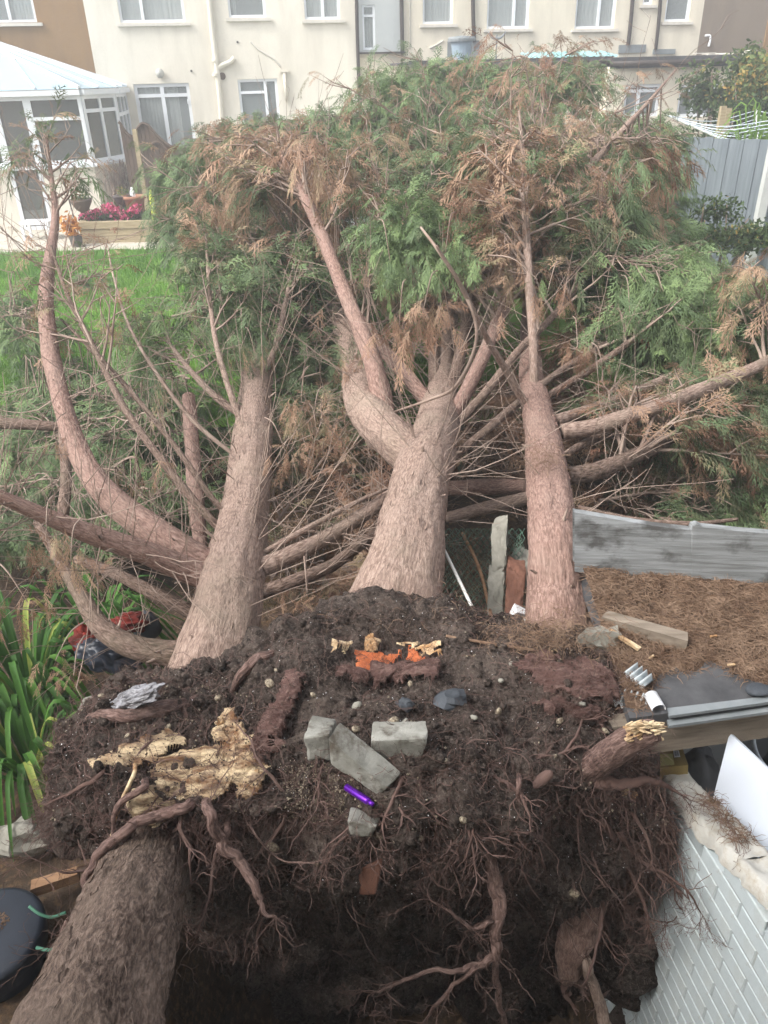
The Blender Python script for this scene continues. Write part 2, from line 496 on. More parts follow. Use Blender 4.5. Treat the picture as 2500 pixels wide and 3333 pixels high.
M['terracotta'] = mottled('terracotta', (0.30, 0.14, 0.09), (0.42, 0.22, 0.15), 8.0, 0.85)
M['urn'] = mottled('dark_urn', (0.06, 0.05, 0.045), (0.13, 0.11, 0.10), 8.0, 0.8)
M['whiteplastic'] = mottled('white_plastic', (0.72, 0.73, 0.75), (0.80, 0.81, 0.82), 6.0, 0.4, 0.4)
M['board'] = mottled('white_melamine', (0.62, 0.67, 0.76), (0.68, 0.73, 0.80), 1.2, 0.35, 0.4)
M['recess'] = mottled('grey_recess', (0.24, 0.25, 0.26), (0.32, 0.33, 0.34), 2.0, 0.85)
M['card'] = mottled('brown_packaging', (0.24, 0.17, 0.06), (0.33, 0.25, 0.10), 7.0, 0.7)
M['cardlabel'] = mottled('yellow_label', (0.46, 0.43, 0.18), (0.54, 0.51, 0.24), 9.0, 0.6)
M['barcode'] = mottled('barcode_sticker', (0.06, 0.06, 0.06), (0.78, 0.78, 0.76), 60.0, 0.6, stretch=(6, 0.2, 0.2), lo=0.48, hi=0.52)
M['blackplastic'] = mottled('black_plastic', (0.012, 0.014, 0.018), (0.03, 0.033, 0.04), 5.0, 0.35, 0.5)
M['potblue'] = mottled('dark_blue_tub', (0.011, 0.015, 0.024), (0.022, 0.028, 0.042), 6.0, 0.4, 0.45)
M['hose'] = mottled('grey_hose', (0.42, 0.46, 0.50), (0.5, 0.54, 0.58), 5.0, 0.5)
M['greenhose'] = mottled('green_hose', (0.05, 0.16, 0.11), (0.09, 0.22, 0.15), 5.0, 0.5)
M['red'] = mottled('red_cloth', (0.06, 0.012, 0.01), (0.24, 0.028, 0.018), 16.0, 0.8)
M['foil'] = mottled('silver_plastic_wrap', (0.05, 0.045, 0.045), (0.30, 0.30, 0.33), 26.0, 0.25, 0.6, 1.0, 18, 0.02)
M['metal'] = mottled('pale_metal_rod', (0.55, 0.54, 0.52), (0.72, 0.71, 0.68), 10.0, 0.45)
M['netting'] = mottled('green_wire_netting', (0.05, 0.11, 0.08), (0.12, 0.20, 0.15), 9.0, 0.6)
M['stone'] = mottled('pale_stone', (0.15, 0.145, 0.12), (0.36, 0.345, 0.30), 6.0, 0.9, 0.15, 0.5, 30, 0.01)
M['slate'] = mottled('blue_slate', (0.03, 0.034, 0.04), (0.08, 0.09, 0.105), 9.0, 0.7, 0.3, 0.5, 30, 0.008)
M['line'] = mottled('pale_blue_line', (0.52, 0.58, 0.66), (0.60, 0.66, 0.72), 5.0, 0.5)
M['yellow'] = mottled('yellow_green_plastic', (0.48, 0.52, 0.06), (0.58, 0.60, 0.10), 5.0, 0.6)
M['planted'] = mottled('plank_wood', (0.20, 0.11, 0.06), (0.36, 0.22, 0.13), 4.0, 0.85, stretch=(1, 9, 9))
M['lamp'] = mottled('lamp_globe', (0.36, 0.36, 0.33), (0.50, 0.50, 0.46), 5.0, 0.35, 0.5)
t_ = NT('purple_metallic_tube')
t_.done((0.14, 0.012, 0.42), 0.28, 0.6)
t_.p.inputs['Metallic'].default_value = 0.6
M['purple'] = t_.m
t_ = NT('clear_corrugated_plastic')
t_.done((0.55, 0.6, 0.62), 0.15, 0.6)
M['clear'] = t_.m
# ------------------------------------------------------------------ the setting: ground
ZG = 0.42
def gz(x, y):
    x, y = np.asarray(x, float), np.asarray(y, float)
    s = np.clip((y - 4.0) / 6.5, 0, 1)
    z = ZG * s * s * (3 - 2 * s)
    l = np.clip((-0.75 - x) / 0.5, 0, 1) * np.clip((3.6 - y) / 1.2, 0, 1)
    z = z + 0.22 * l * l * (3 - 2 * l)
    pit = np.exp(-(((x - 0.12) / 0.95) ** 6 + ((y - 1.6) / 0.95) ** 6))
    return z - 1.5 * pit
def gcoord(lo, hi, step, far):
    c = list(np.arange(lo, hi + 1e-6, step))
    s, a = step, hi
    while a < far:
        s *= 1.5
        a += s
        c.append(a)
    s, a = step, lo
    while a > -far:
        s *= 1.5
        a -= s
        c.insert(0, a)
    return np.array(c)
gx, gy = gcoord(-7, 7, 0.11, 150), gcoord(-0.5, 14, 0.11, 150)
GX, GY = np.meshgrid(gx, gy)
GZ = gz(GX, GY) + 0.035 * fbm(np.stack([GX * 2.2, GY * 2.2, GX * 0], -1), 4) * (np.abs(GX) < 30)
far = np.clip((GY - 15.0) / 0.4, 0, 1)
GZ = GZ * (1 - far) + (ZG - 0.05) * far
MB().grid(np.stack([GX, GY, GZ], -1)).build('ground', M['soil'], smooth=True, kind='structure')

# lawn between the fallen crowns and the far patio
def slope_pt(x, y): return atz(x, y, ZG)
lx = np.arange(-7.5, 6.01, 0.12)
ly = np.arange(7.0, 15.21, 0.12)
LX, LY = np.meshgrid(lx, ly)
LZ = gz(LX, LY) + 0.05 + 0.02 * fbm(np.stack([LX * 2, LY * 2, LX * 0 + 5], -1), 3)
MB().grid(np.stack([LX, LY, LZ], -1)).build('lawn', M['lawn'], smooth=True, kind='structure')
# grass blades
n = 60000
bx_ = rng.uniform(-7.3, 1.0, n)
by_ = rng.uniform(7.2, 15.1, n)
bz_ = gz(bx_, by_) + 0.05
hh = rng.uniform(0.05, 0.13, n)
an = rng.uniform(0, 2 * math.pi, n)
ln = rng.normal(0, 0.035, (n, 2))
wd = 0.006
B0 = np.stack([bx_ - wd * np.cos(an), by_ - wd * np.sin(an), bz_], -1)
B1 = np.stack([bx_ + wd * np.cos(an), by_ + wd * np.sin(an), bz_], -1)
B2 = np.stack([bx_ + ln[:, 0], by_ + ln[:, 1], bz_ + hh], -1)
GV = np.stack([B0, B1, B2], 1).reshape(-1, 3)
pt = 0.5 + 0.35 * fbm(np.stack([bx_ * 1.3, by_ * 1.3, bx_ * 0], -1), 3) + rng.normal(0, 0.12, n)
g = MB()
g.add(GV, np.arange(3 * n).reshape(-1, 3), tint=np.repeat(np.clip(pt, 0.01, 1), 3))
g.build('grass', M['grass'], kind='stuff', label='bright green lawn grass between the fallen conifers and the patio', cat='grass')

# patio of pale slabs
patio = MB().box(-9.5, 4.5, 15.15, 23.5, ZG - 0.3, ZG + 0.03).build('patio', M['mortar'], kind='structure')
for iy in range(9):
    for ix in range(22):
        x0 = -9.4 + ix * 0.62 + (0.31 if iy % 2 else 0)
        y0 = 15.17 + iy * 0.62
        if x0 > -1.5: continue
        b = MB().box(-0.3, 0.3, -0.3, 0.3, -0.02, 0.03 + rng.uniform(-0.004, 0.004))
        if ix == 0 and iy == 0: slab_me = b.mesh('slab', M['slab'])
        piece('slab', slab_me, patio, (x0 + 0.3, y0 + 0.3, ZG + 0.02 + rng.uniform(0, 0.006)))

# ------------------------------------------------------------------ the houses across the gardens
WA = math.radians(10)
W0 = np.array([0, 22.5])
WE = np.array([math.cos(WA), math.sin(WA)])
WN = np.array([math.sin(WA), -math.cos(WA)])
def wl(x, y, off=0.0):          # photo pixel -> (along wall, height) on the wall plane shifted by off towards the gardens
    d = ray(x, y)
    n3 = np.array([WN[0], WN[1], 0])
    t = (off - (CAM[:2] - W0) @ WN) / (d @ n3)
    P = CAM + d * t
    return float((P[:2] - W0) @ WE), float(P[2])
def ws(x, y=120, off=0.0): return wl(x, y, off)[0]
def wz(x, y, off=0.0): return wl(x, y, off)[1]
def WM(V):                      # (s, d, z) -> world
    V = np.asarray(V, float)
    out = np.empty_like(V)
    out[..., 0] = W0[0] + V[..., 0] * WE[0] + V[..., 1] * WN[0]
    out[..., 1] = W0[1] + V[..., 0] * WE[1] + V[..., 1] * WN[1]
    out[..., 2] = V[..., 2]
    return out
def WB(mb, s0, s1, d0, d1, z0, z1):
    mb.box(min(s0, s1), max(s0, s1), min(d0, d1), max(d0, d1), min(z0, z1), max(z0, z1), WM)
    return mb
def wall_holes(s0, s1, z0, z1, holes, mat, parent, d=0.0, name='wall', rev=0.16):
    S = sorted({s0, s1, *[h[0] for h in holes], *[h[1] for h in holes]})
    Z = sorted({z0, z1, *[h[2] for h in holes], *[h[3] for h in holes]})
    S = [s for s in S if s0 <= s <= s1]
    Z = [z for z in Z if z0 <= z <= z1]
    mb = MB()
    for a, b in zip(S[:-1], S[1:]):
        for c, e in zip(Z[:-1], Z[1:]):
            ms, mz = (a + b) / 2, (c + e) / 2
            if any(h[0] < ms < h[1] and h[2] < mz < h[3] for h in holes): continue
            mb.add(WM([(a, d, c), (b, d, c), (b, d, e), (a, d, e)]), np.array([(0, 1, 2, 3)]))
    for h in holes:
        a, b, c, e = h
        for q in (((a, d, c), (a, d - rev, c), (a, d - rev, e), (a, d, e)), ((b, d, c), (b, d, e), (b, d - rev, e), (b, d - rev, c)),
                  ((a, d, e), (a, d - rev, e), (b, d - rev, e), (b, d, e)), ((a, d, c), (b, d, c), (b, d - rev, c), (a, d - rev, c))):
            mb.add(WM(q), np.array([(0, 1, 2, 3)]))
    # the side and rear walls and the top, so that the house is a closed body
    for q in (((s0, d, z0), (s0, d, z1), (s0, d - 7, z1), (s0, d - 7, z0)), ((s1, d, z0), (s1, d - 7, z0), (s1, d - 7, z1), (s1, d, z1)),
              ((s0, d - 7, z0), (s0, d - 7, z1), (s1, d - 7, z1), (s1, d - 7, z0)), ((s0, d, z1), (s1, d, z1), (s1, d - 7, z1), (s0, d - 7, z1))):
        mb.add(WM(q), np.array([(0, 1, 2, 3)]))
    return mb.build(name, mat, parent)
def window(parent, s0, s1, z0, z1, mull=(), trans=(), curtain=None, d=0.0, sill=True, bar=0.055, name='window', curt_mat='curtain', sill_over=0.08):
    """white frame; mull: positions of uprights (0..1), trans: (column index, height 0..1) of crossbars"""
    f = MB()
    dd0, dd1 = d - 0.10, d - 0.045
    WB(f, s0, s0 + bar, dd0, dd1, z0, z1)
    WB(f, s1 - bar, s1, dd0, dd1, z0, z1)
    WB(f, s0 + bar, s1 - bar, dd0, dd1, z0, z0 + bar)
    WB(f, s0 + bar, s1 - bar, dd0, dd1, z1 - bar, z1)
    xs = [s0 + bar] + [v for q in mull for v in (s0 + (s1 - s0) * q - bar * 0.6, s0 + (s1 - s0) * q + bar * 0.6)] + [s1 - bar]
    for q in mull:
        c = s0 + (s1 - s0) * q
        WB(f, c - bar * 0.6, c + bar * 0.6, dd0, dd1 + 0.012, z0 + bar, z1 - bar)
    cols = [(xs[2 * i], xs[2 * i + 1]) for i in range(len(xs) // 2)]
    cells = []
    for i, (a, b) in enumerate(cols):
        zs = [z0 + bar]
        for (ci, q) in trans:
            if ci == i or ci < 0:
                c = z0 + (z1 - z0) * q
                WB(f, a, b, dd0, dd1 + 0.006, c - bar * 0.5, c + bar * 0.5)
                zs += [c - bar * 0.5, c + bar * 0.5]
        zs.append(z1 - bar)
        zs = sorted(zs)
        cells += [(a, b, zs[2 * k], zs[2 * k + 1]) for k in range(len(zs) // 2)]
    wo = f.build(name, M['upvc'], parent)
    for a, b, c, e in cells:
        WB(MB(), a - 0.004, b + 0.004, d - 0.085, d - 0.075, c - 0.004, e + 0.004).build('pane', M['pane'], wo)
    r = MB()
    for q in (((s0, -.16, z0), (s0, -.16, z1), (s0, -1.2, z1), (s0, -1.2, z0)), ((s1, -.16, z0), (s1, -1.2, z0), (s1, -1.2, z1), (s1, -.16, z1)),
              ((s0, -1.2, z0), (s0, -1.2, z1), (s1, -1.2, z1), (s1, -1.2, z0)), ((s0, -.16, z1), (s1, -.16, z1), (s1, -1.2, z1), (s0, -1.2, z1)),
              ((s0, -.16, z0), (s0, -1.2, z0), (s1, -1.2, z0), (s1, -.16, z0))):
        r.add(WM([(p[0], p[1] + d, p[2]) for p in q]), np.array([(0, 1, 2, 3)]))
    r.build('dark_room_box', M['room'], wo)
    if curtain is not None:
        for (q0, q1, top, bot) in curtain:
            a, b = s0 + (s1 - s0) * q0, s0 + (s1 - s0) * q1
            ss = np.linspace(a, b, 60)
            dd = d - 0.19 + 0.018 * np.sin(ss * 70 + 3 * np.sin(ss * 7)) + 0.008 * np.sin(ss * 160)
            G = np.stack([np.stack([ss, dd, np.full(60, z0 + (z1 - z0) * bot)], -1), np.stack([ss, dd, np.full(60, z0 + (z1 - z0) * top)], -1)])
            MB().grid(WM(G)).build('curtain', M[curt_mat], wo, smooth=True)
    if sill:
        WB(MB(), s0 - sill_over, s1 + sill_over * 1.4, d - 0.045, d + 0.07, z0 - 0.075, z0 - 0.012).build('sill', M['sill'], wo)
    return wo
def wpipe(parent, pts, r, mat, name='downpipe', off=0.07, sides=10):
    P = [WM([(*[wl(x, y)[0]], off, wl(x, y)[1])])[0] for x, y in pts]
    if len(P) > 2: P = spline(P, 6 * len(P))
    b = MB()
    b.tube(P, r, sides)
    return b.build(name, M[mat], parent, smooth=True)
def wbase(x): return np.array([*WM([(ws(x), 0, ZG)])[0][:2], ZG])
ZT = 6.6

# --- brown pebbledashed house on the far left
sB = ws(291)
hb = thing('brown_house', 'brown pebbledashed house behind the conservatory', 'house', wbase(150), 'houses across the gardens')
wx = (ws(-140, 60), ws(119, 60), wz(60, 73), wz(60, 73) + 1.35)
wall_holes(sB - 6.0, sB, ZG - 0.2, ZT, [wx], M['tan'], hb)
window(hb, *wx, mull=(0.30, 0.66), curtain=[(0.66, 1.0, 1, 0), (0.0, 0.3, 1, 0)])
# --- cream house
sC1 = ws(1163)
hc = thing('cream_house', 'cream rendered house with patio doors and an old pipe scar on its wall', 'house', wbase(720), 'houses across the gardens')
u1 = (ws(390, 60), ws(603, 60), wz(500, 73), wz(500, 73) + 1.35)
u2 = (ws(745, 50), ws(866, 50), wz(800, 57), wz(800, 57) + 1.25)
u3 = (ws(992, 50), ws(1107, 50), wz(1050, 63), wz(1050, 63) + 1.3)
fd = (ws(437, 300), ws(618, 300), ZG + 0.02, wz(525, 272))
kw = (ws(776, 290), ws(904, 290), wz(840, 420), wz(840, 257))
wall_holes(sB + 0.001, sC1, ZG - 0.2, ZT, [u1, u2, u3, fd, kw], M['cream'], hc)
window(hc, *u1, mull=(0.35,), curtain=[(0.0, 1.0, 1, 0)])
window(hc, *u2, curtain=[(0.0, 0.22, 1, 0)])
window(hc, *u3, mull=(0.52,), curtain=[(0.0, 1, 1, 0)])
zt = wz(525, 311)
dr = window(hc, *fd, mull=(0.5,), trans=((-1, (zt - fd[2]) / (fd[3] - fd[2])),), curtain=[(0.02, 0.46, 0.98, 0.02), (0.54, 0.78, 0.98, 0.3)], sill=False, bar=0.075, name='french_door')
for q in (0.06, 0.94):
    s_ = fd[0] + (fd[1] - fd[0]) * q
    WB(MB(), s_ - 0.012, s_ + 0.012, -0.045, -0.015, wz(525, 340), wz(525, 340) + 0.1).build('hinge', M['upvc'], dr)
kwo = window(hc, *kw, mull=(0.69,), trans=((0, 0.74),), sill=False, bar=0.06, name='kitchen_window')
lo_ = WM([(ws(521, 239), 0.09, wz(521, 239))])[0]
lamp = MB().ball(lo_, 0.105, 20, 12).build('wall_lamp', M['lamp'], hc, smooth=True)
lp = WM([(ws(521, 239), 0.0, wz(521, 239))])[0]
b = MB(); b.tube([lp, lp + np.array([*WN, 0]) * 0.05], 0.075, 16); b.build('lamp_base', M['creampipe'], lamp)
wpipe(hc, [(676, -60), (690, 90), (703, 200), (716, 320), (726, 460)], 0.065, 'creampipe', 'soil_pipe')
for (x, y) in ((701, 196), (703, 243)):
    P = WM([(ws(x, y), 0.07, wz(x, y))])[0]
    b = MB(); b.tube([P - [0, 0, .03], P + [0, 0, .03]], 0.085, 14); b.build('pipe_collar', M['creampipe'], hc)
wpipe(hc, [(708, 222), (728, 210), (748, 203), (762, 188)], 0.055, 'creampipe', 'branch_pipe')
P = WM([(ws(724, 248), 0.005, wz(724, 248))])[0]
b = MB(); b.tube([P, P + np.array([*WN, 0]) * 0.03], 0.08, 20); b.build('round_vent', M['darkwood'], hc)
wpipe(hc, [(814, 135), (840, 160), (872, 180), (895, 195), (913, 218)], 0.02, 'sill', 'pipe_scar', 0.012, 6)
WB(MB(), ws(911, 228), ws(938, 228), 0, 0.1, wz(925, 236), wz(925, 227)).build('hopper', M['creampipe'], hc)
wpipe(hc, [(924, 236), (934, 330)], 0.045, 'creampipe', 'waste_pipe', 0.05)
for (x, y) in ((623, 231), (773, 137)):
    P = WM([(ws(x, y), 0.004, wz(x, y))])[0]
    b = MB(); b.tube([P, P + np.array([*WN, 0]) * 0.02], 0.025, 10); b.build('vent_stub', M['darkpipe'], hc)
wpipe(hc, [(1158, -60), (1162, 120), (1172, 420)], 0.045, 'darkpipe', 'downpipe')
# --- grey clad projection with its narrow window
hg = thing('clad_house', 'narrow grey clad upper floor between two dark downpipes', 'house', wbase(1240), 'houses across the gardens')
gw = (ws(1181, 90), ws(1222, 90), wz(1200, 162), wz(1200, 15))
wall_holes(sC1 + 0.001, ws(1313) - 0.001, wz(1240, 171), ZT, [gw], M['clad'], hg, d=-0.02, name='cladding')
window(hg, *gw, trans=((0, 0.76),), sill=False, d=-0.02, bar=0.05, curtain=[(0, 1, 1, 0)])
WB(MB(), sC1 + 0.02, ws(1313) - 0.03, -7, -0.12, ZG - 0.2, wz(1240, 171) - 0.002).build('ground_floor_wall', M['cream2'], hg)
WB(MB(), sC1 + 0.04, ws(1318), -0.015, 0.06, wz(1240, 175), wz(1240, 169)).build('drip_edge', M['darkpipe'], hg)
wpipe(hg, [(1304, -60), (1306, 60), (1308, 168)], 0.05, 'darkpipe', 'downpipe')
# --- yellow cream house with flat roofed rear extension
def house_b(name, label, x0, x1, wins, mat, base_x):
    h = thing(name, label, 'house', wbase(base_x), 'houses across the gardens')
    H = []
    for wdef in wins:
        H.append((ws(wdef[0], 60), ws(wdef[1], 60), wz((wdef[0] + wdef[1]) / 2, wdef[2]), wz((wdef[0] + wdef[1]) / 2, wdef[2]) + wdef[3]))
    wall_holes(ws(x0) + 0.002, ws(x1), ZG - 0.2, ZT, H, M[mat], h)
    for wdef, hh_ in zip(wins, H):
        window(h, *hh_, mull=wdef[4], curtain=[(0, 1, 1, 0)] if wdef[5] else None)
    return h
h2 = house_b('cream_house', 'yellowish cream house with a brown downpipe and a blue grey tank below', 1313, 1791, [(1376, 1474, 78, 1.3, (), True), (1585, 1721, 93, 1.35, (0.65,), True)], 'cream2', 1550)
wpipe(h2, [(1536, -60), (1538, 60), (1541, 138)], 0.05, 'darkpipe')
wpipe(h2, [(1333, -60), (1334, 60), (1334, 160)], 0.014, 'sill', 'cable', 0.02, 6)
wpipe(h2, [(1398, 157), (1420, 146), (1443, 132)], 0.02, 'sill', 'pipe_scar', 0.015, 6)
WB(MB(), ws(1456, 150), ws(1559, 150), 0.002, 0.05, wz(1500, 186), wz(1500, 133)).build('flashing_panel', M['lead'], h2)
h3 = house_b('cream_house', 'cream house with two dark downpipes and a small bathroom window', 1791, 2276, [(1872, 2001, 93, 1.35, (0.6,), True), (2086, 2117, 15, 0.6, (), False), (2163, 2242, 70, 1.2, (), False)], 'cream2', 2030)
wpipe(h3, [(2060, -60), (2050, 60), (2041, 146)], 0.05, 'darkpipe')
wpipe(h3, [(2150, -60), (2141, 60), (2130, 162)], 0.045, 'darkpipe')
WB(MB(), ws(2014, 150), ws(2100, 150), 0.003, 0.06, wz(2050, 172), wz(2050, 146)).build('flashing_panel', M['lead'], h3)
WB(MB(), ws(2125, 160), ws(2196, 160), 0.003, 0.06, wz(2160, 176), wz(2160, 160)).build('flashing_panel', M['lead'], h3)
h4 = house_b('brown_house', 'grey brown pebbledashed house beyond the flat roofs', 2276, 2760, [], 'greybrown', 2400)
WB(MB(), ws(2488), ws(2760), 0.002, 0.05, ZG, ZT - 0.1).build('tan_wall_strip', M['tan'], h4)
wpipe(h4, [(2290, 117), (2305, 117), (2306, 132), (2301, 152)], 0.03, 'whiteplastic', 'overflow_pipe', 0.08, 8)
# --- flat roofed rear extensions (three metres proud of the houses)
def ext(name, label, x0, x1, yt, dep, win, mat='cream2', base_x=None):
    e = thing(name, label, 'extension', np.array([*WM([(ws((x0 + x1) / 2, 300, dep), dep, ZG)])[0][:2], ZG]))
    s0, s1 = ws(x0, 220, dep), ws(x1, 220, dep)
    zt_ = wz((x0 + x1) / 2, yt, dep)
    H = [(ws(a, 300, dep), ws(b_, 300, dep), wz((a + b_) / 2, 380, dep), wz((a + b_) / 2, tp, dep)) for a, b_, tp in win]
    mb = MB()
    wall_holes(s0, s1, ZG - 0.2, zt_ - 0.16, H, M[mat], e, d=dep)
    for hh_ in H: window(e, *hh_, mull=(0.4,), trans=((-1, 0.8),), d=dep, sill=False, bar=0.07)
    WB(MB(), s0 - 0.05, s1 + 0.05, 0.02, dep + 0.12, zt_ - 0.03, zt_ + 0.015).build('roof', M['felt'], e)
    WB(MB(), s0 - 0.06, s1 + 0.06, dep + 0.122, dep + 0.16, zt_ - 0.2, zt_ + 0.03).build('fascia', M['felt'], e)
    P = [WM([(s0 - 0.1, dep + 0.22, zt_ - 0.1)])[0], WM([(s1 + 0.1, dep + 0.22, zt_ - 0.1)])[0]]
    b = MB(); b.tube(P, 0.055, 10); b.build('gutter', M['darkpipe'], e, smooth=True)
    return e, s0, s1, zt_
e3, s30, s31, z3 = ext('flat_roof_extension', 'cream extension with black felt flat roof and white windows', 1985, 2430, 187, 2.6, [(2035, 2152, 274), (2212, 2335, 271)])
P = [WM([(wl(x, y, 2.8)[0], 2.8, wl(x, y, 2.8)[1])])[0] for x, y in ((2412, 190), (2420, 175), (2432, 168), (2444, 167))]
b = MB(); b.tube(spline(P, 20), 0.03, 8); b.build('bent_pipe', M['creampipe'], e3, smooth=True)
e2, s20, s21, z2 = ext('flat_roof_extension', 'low extension with lead grey flat roof behind the treetops', 1335, 1975, 196, 2.2, [])
# things on that roof
o = wl(1502, 186, 1.2); P = WM([(o[0], 1.2, z2 + 0.02)])[0]
tk = thing('water_tank', 'blue grey plastic tank standing on the flat roof', 'tank', P)
MB().lathe(P, [(0.2, 0), (0.27, 0.42), (0.0, 0.42)], 20).build('tub', M['bluegrey'], tk, smooth=False)
MB().lathe(P, [(0.33, 0.40), (0.34, 0.46), (0.31, 0.50), (0.0, 0.53)], 20).build('lid', M['lead'], tk)
o = wl(1615, 172, 0.9); P = WM([(o[0], 0.9, z2 + 0.015)])[0]
h_ = wz(1615, 113, 0.9) - P[2]
af = thing('weather_vane', 'thin pole with two curved arms on the flat roof', 'pole', P)
b = MB(); b.tube([P, P + [0, 0, h_]], 0.018, 6); b.build('pole', M['lead'], af)
for s in (-1, 1):
    b = MB()
    b.tube(spline([P + [0, 0, h_ - .08], P + [s * .1, 0, h_ - .06], P + [s * .19, 0, h_ + .02], P + [s * .2, 0, h_ + .07]], 10), np.linspace(.04, .012, 10), 6)
    b.build('arm', M['lead'], af, smooth=True)
o0, o1 = wl(1715, 197, 1.9), wl(1985, 195, 1.9)
gx_ = np.linspace(o0[0], o1[0], 80)
G = np.stack([np.stack([gx_, np.full(80, 1.3), z2 + 0.16 + 0.02 * np.sin(gx_ * 40)], -1), np.stack([gx_, np.full(80, 2.35), z2 + 0.03 + 0.02 * np.sin(gx_ * 40)], -1)])
MB().grid(WM(G)).build('corrugated_sheet', M['turq'], smooth=True, label='pale turquoise corrugated sheet lying on the lower flat roof', cat='sheet')
ob_ = wl(2318, 158, 1.6)
P = WM([(ob_[0], 1.6, z3 + 0.02)])[0]
b = MB()
for k in range(5):
    q = P + np.array([rng.uniform(-.45, .35), rng.uniform(-.15, .15), 0.02 + 0.012 * k])
    b.box(-.28, .28, -.06, .06, -.01, .01, lambda V, q=q, a=rng.uniform(-.3, .3): V @ rotm((0, 0, 1), a).T + q)
b.build('roofing_offcuts', M['sill'], label='pale offcuts of roofing lying on the black felt roof', cat='debris')

# ------------------------------------------------------------------ conservatory
CE = 3.4                                  # how far it stands out from the house wall
zs, ze = wz(250, 533, CE), wz(250, 306, CE)      # sill and eaves heights
c1 = wl(262, 310, CE)[0]
c2d = CE - 1.1
c2 = wl(375, 300, c2d)[0]
cL = ws(-260, 310, CE)
cons = thing('conservatory', 'white framed conservatory with glass hipped roof and cream dwarf wall', 'conservatory', np.array([*WM([((cL + c1) / 2, CE / 2, ZG)])[0][:2], ZG]))
plan = [(cL, CE), (c1, CE), (c2, c2d), (c2, 0.02)]
def facet_frame(a, b):
    a, b = np.array(a), np.array(b)
    e = (b - a) / np.linalg.norm(b - a)
    nn = np.array([-e[1], e[0]])          # outwards is +d side for left to right travel
    return a, e, nn, np.linalg.norm(b - a)
def FB(mb, fr, u0, u1, w0, w1, z0, z1):
    a, e, nn, L = fr
    mb.box(u0, u1, w0, w1, z0, z1, lambda V: WM(np.stack([a[0] + V[:, 0] * e[0] + V[:, 1] * nn[0], a[1] + V[:, 0] * e[1] + V[:, 1] * nn[1], V[:, 2]], -1)))
    return mb
def facet(fr, u0, u1, zb, zt_, cols, transz, name='window'):
    f = MB()
    bar = 0.075
    FB(f, fr, u0, u0 + bar, -.06, 0, zb, zt_); FB(f, fr, u1 - bar, u1, -.06, 0, zb, zt_)
    FB(f, fr, u0 + bar, u1 - bar, -.06, 0, zb, zb + bar); FB(f, fr, u0 + bar, u1 - bar, -.06, 0, zt_ - bar, zt_)
    edges = [u0 + bar] + [v for c in cols for v in (u0 + (u1 - u0) * c - .035, u0 + (u1 - u0) * c + .035)] + [u1 - bar]
    for c in cols: FB(f, fr, u0 + (u1 - u0) * c - .035, u0 + (u1 - u0) * c + .035, -.06, .006, zb + bar, zt_ - bar)
    cells = []
    for i in range(len(edges) // 2):
        a, b_ = edges[2 * i], edges[2 * i + 1]
        zz = [zb + bar] + [v for z_ in transz for v in (z_ - .035, z_ + .035)] + [zt_ - bar]
        for z_ in transz: FB(f, fr, a, b_, -.06, .003, z_ - .035, z_ + .035)
        cells += [(a, b_, zz[2 * k], zz[2 * k + 1]) for k in range(len(zz) // 2)]
    wo = f.build(name, M['upvc'], cons)
    for a, b_, c, e in cells: FB(MB(), fr, a - .004, b_ + .004, -.035, -.025, c - .004, e + .004).build('pane', M['conpane'], wo)
    return wo
fA, fBc, fC = facet_frame(plan[0], plan[1]), facet_frame(plan[1], plan[2]), facet_frame(plan[2], plan[3])
dA = wl(100, 400, CE)[0] - cL
dL = wl(0, 400, CE)[0] - cL
zm = wz(220, 385, CE)
door = facet(fA, dL - 0.05, dA, ZG + 0.05, ze - 0.02, (), (zs - 0.05,), 'door')
FB(MB(), fA, dA - .05, dA - .03, .0, .05, zs + .15, zs + .3).build('handle', M['upvc'], door)
facet(fA, dA, fA[3] - 0.01, zs, ze - 0.02, (), (zm,))
facet(fA, 0.0, dL - 0.05, zs, ze - 0.02, (0.5,), (zm,))
facet(fBc, 0.02, fBc[3] - 0.02, zs, ze - 0.02, (0.5,), (zm + .12,))
facet(fC, 0.02, fC[3], zs, ze - 0.02, (0.33, 0.66), (zm,))
for fr, u0, u1 in ((fA, dA, fA[3]), (fBc, 0, fBc[3]), (fC, 0, fC[3]), (fA, 0, dL - .05)):
    FB(MB(), fr, u0, u1, -.16, -.01, ZG - .1, zs - .07).build('dwarf_wall', M['cream'], cons)
    FB(MB(), fr, u0, u1, -.14, .09, zs - .068, zs - .002).build('sill', M['upvc'], cons)
    FB(MB(), fr, u0, u1, -.1, .1, ze - .018, ze + .08).build('gutter', M['upvc'], cons)
FB(MB(), fA, dL - .05, dA, -.1, .1, ze - .018, ze + .08).build('gutter', M['upvc'], cons)
apex = np.array([cL + 0.2, 1.2, wz(-137, 85, 1.2)])
ridge2 = np.array([cL + 0.2, 0.05, apex[2]])
def W3(p): return WM([p])[0]
eav = [np.array([cL, CE, ze + .09]), np.array([c1, CE + .05, ze + .09]), np.array([c2 + .04, c2d, ze + .09]), np.array([c2 + .04, 0.04, ze + .09])]
for tri in ((eav[0], eav[1], apex), (eav[1], eav[2], apex), (eav[2], eav[3], ridge2, apex)):
    mb = MB()
    up_ = np.array([0, 0, .012])
    V = [W3(p) for p in tri]
    nv = len(V)
    mb.add(V + [v + up_ for v in V], [np.array([list(range(nv))[::-1], list(range(nv, 2 * nv))])] + [np.array([(i, (i + 1) % nv, nv + (i + 1) % nv, nv + i)]) for i in range(nv)])
    mb.build('roof_pane', M['roofglass'], cons)
def bar_(p, q, r=.03):
    b = MB(); b.tube([W3(p) + [0, 0, .03], W3(q) + [0, 0, .03]], r, 6); b.build('roof_bar', M['upvc'], cons)
for e_ in eav[1:]: bar_(e_, apex, .04)
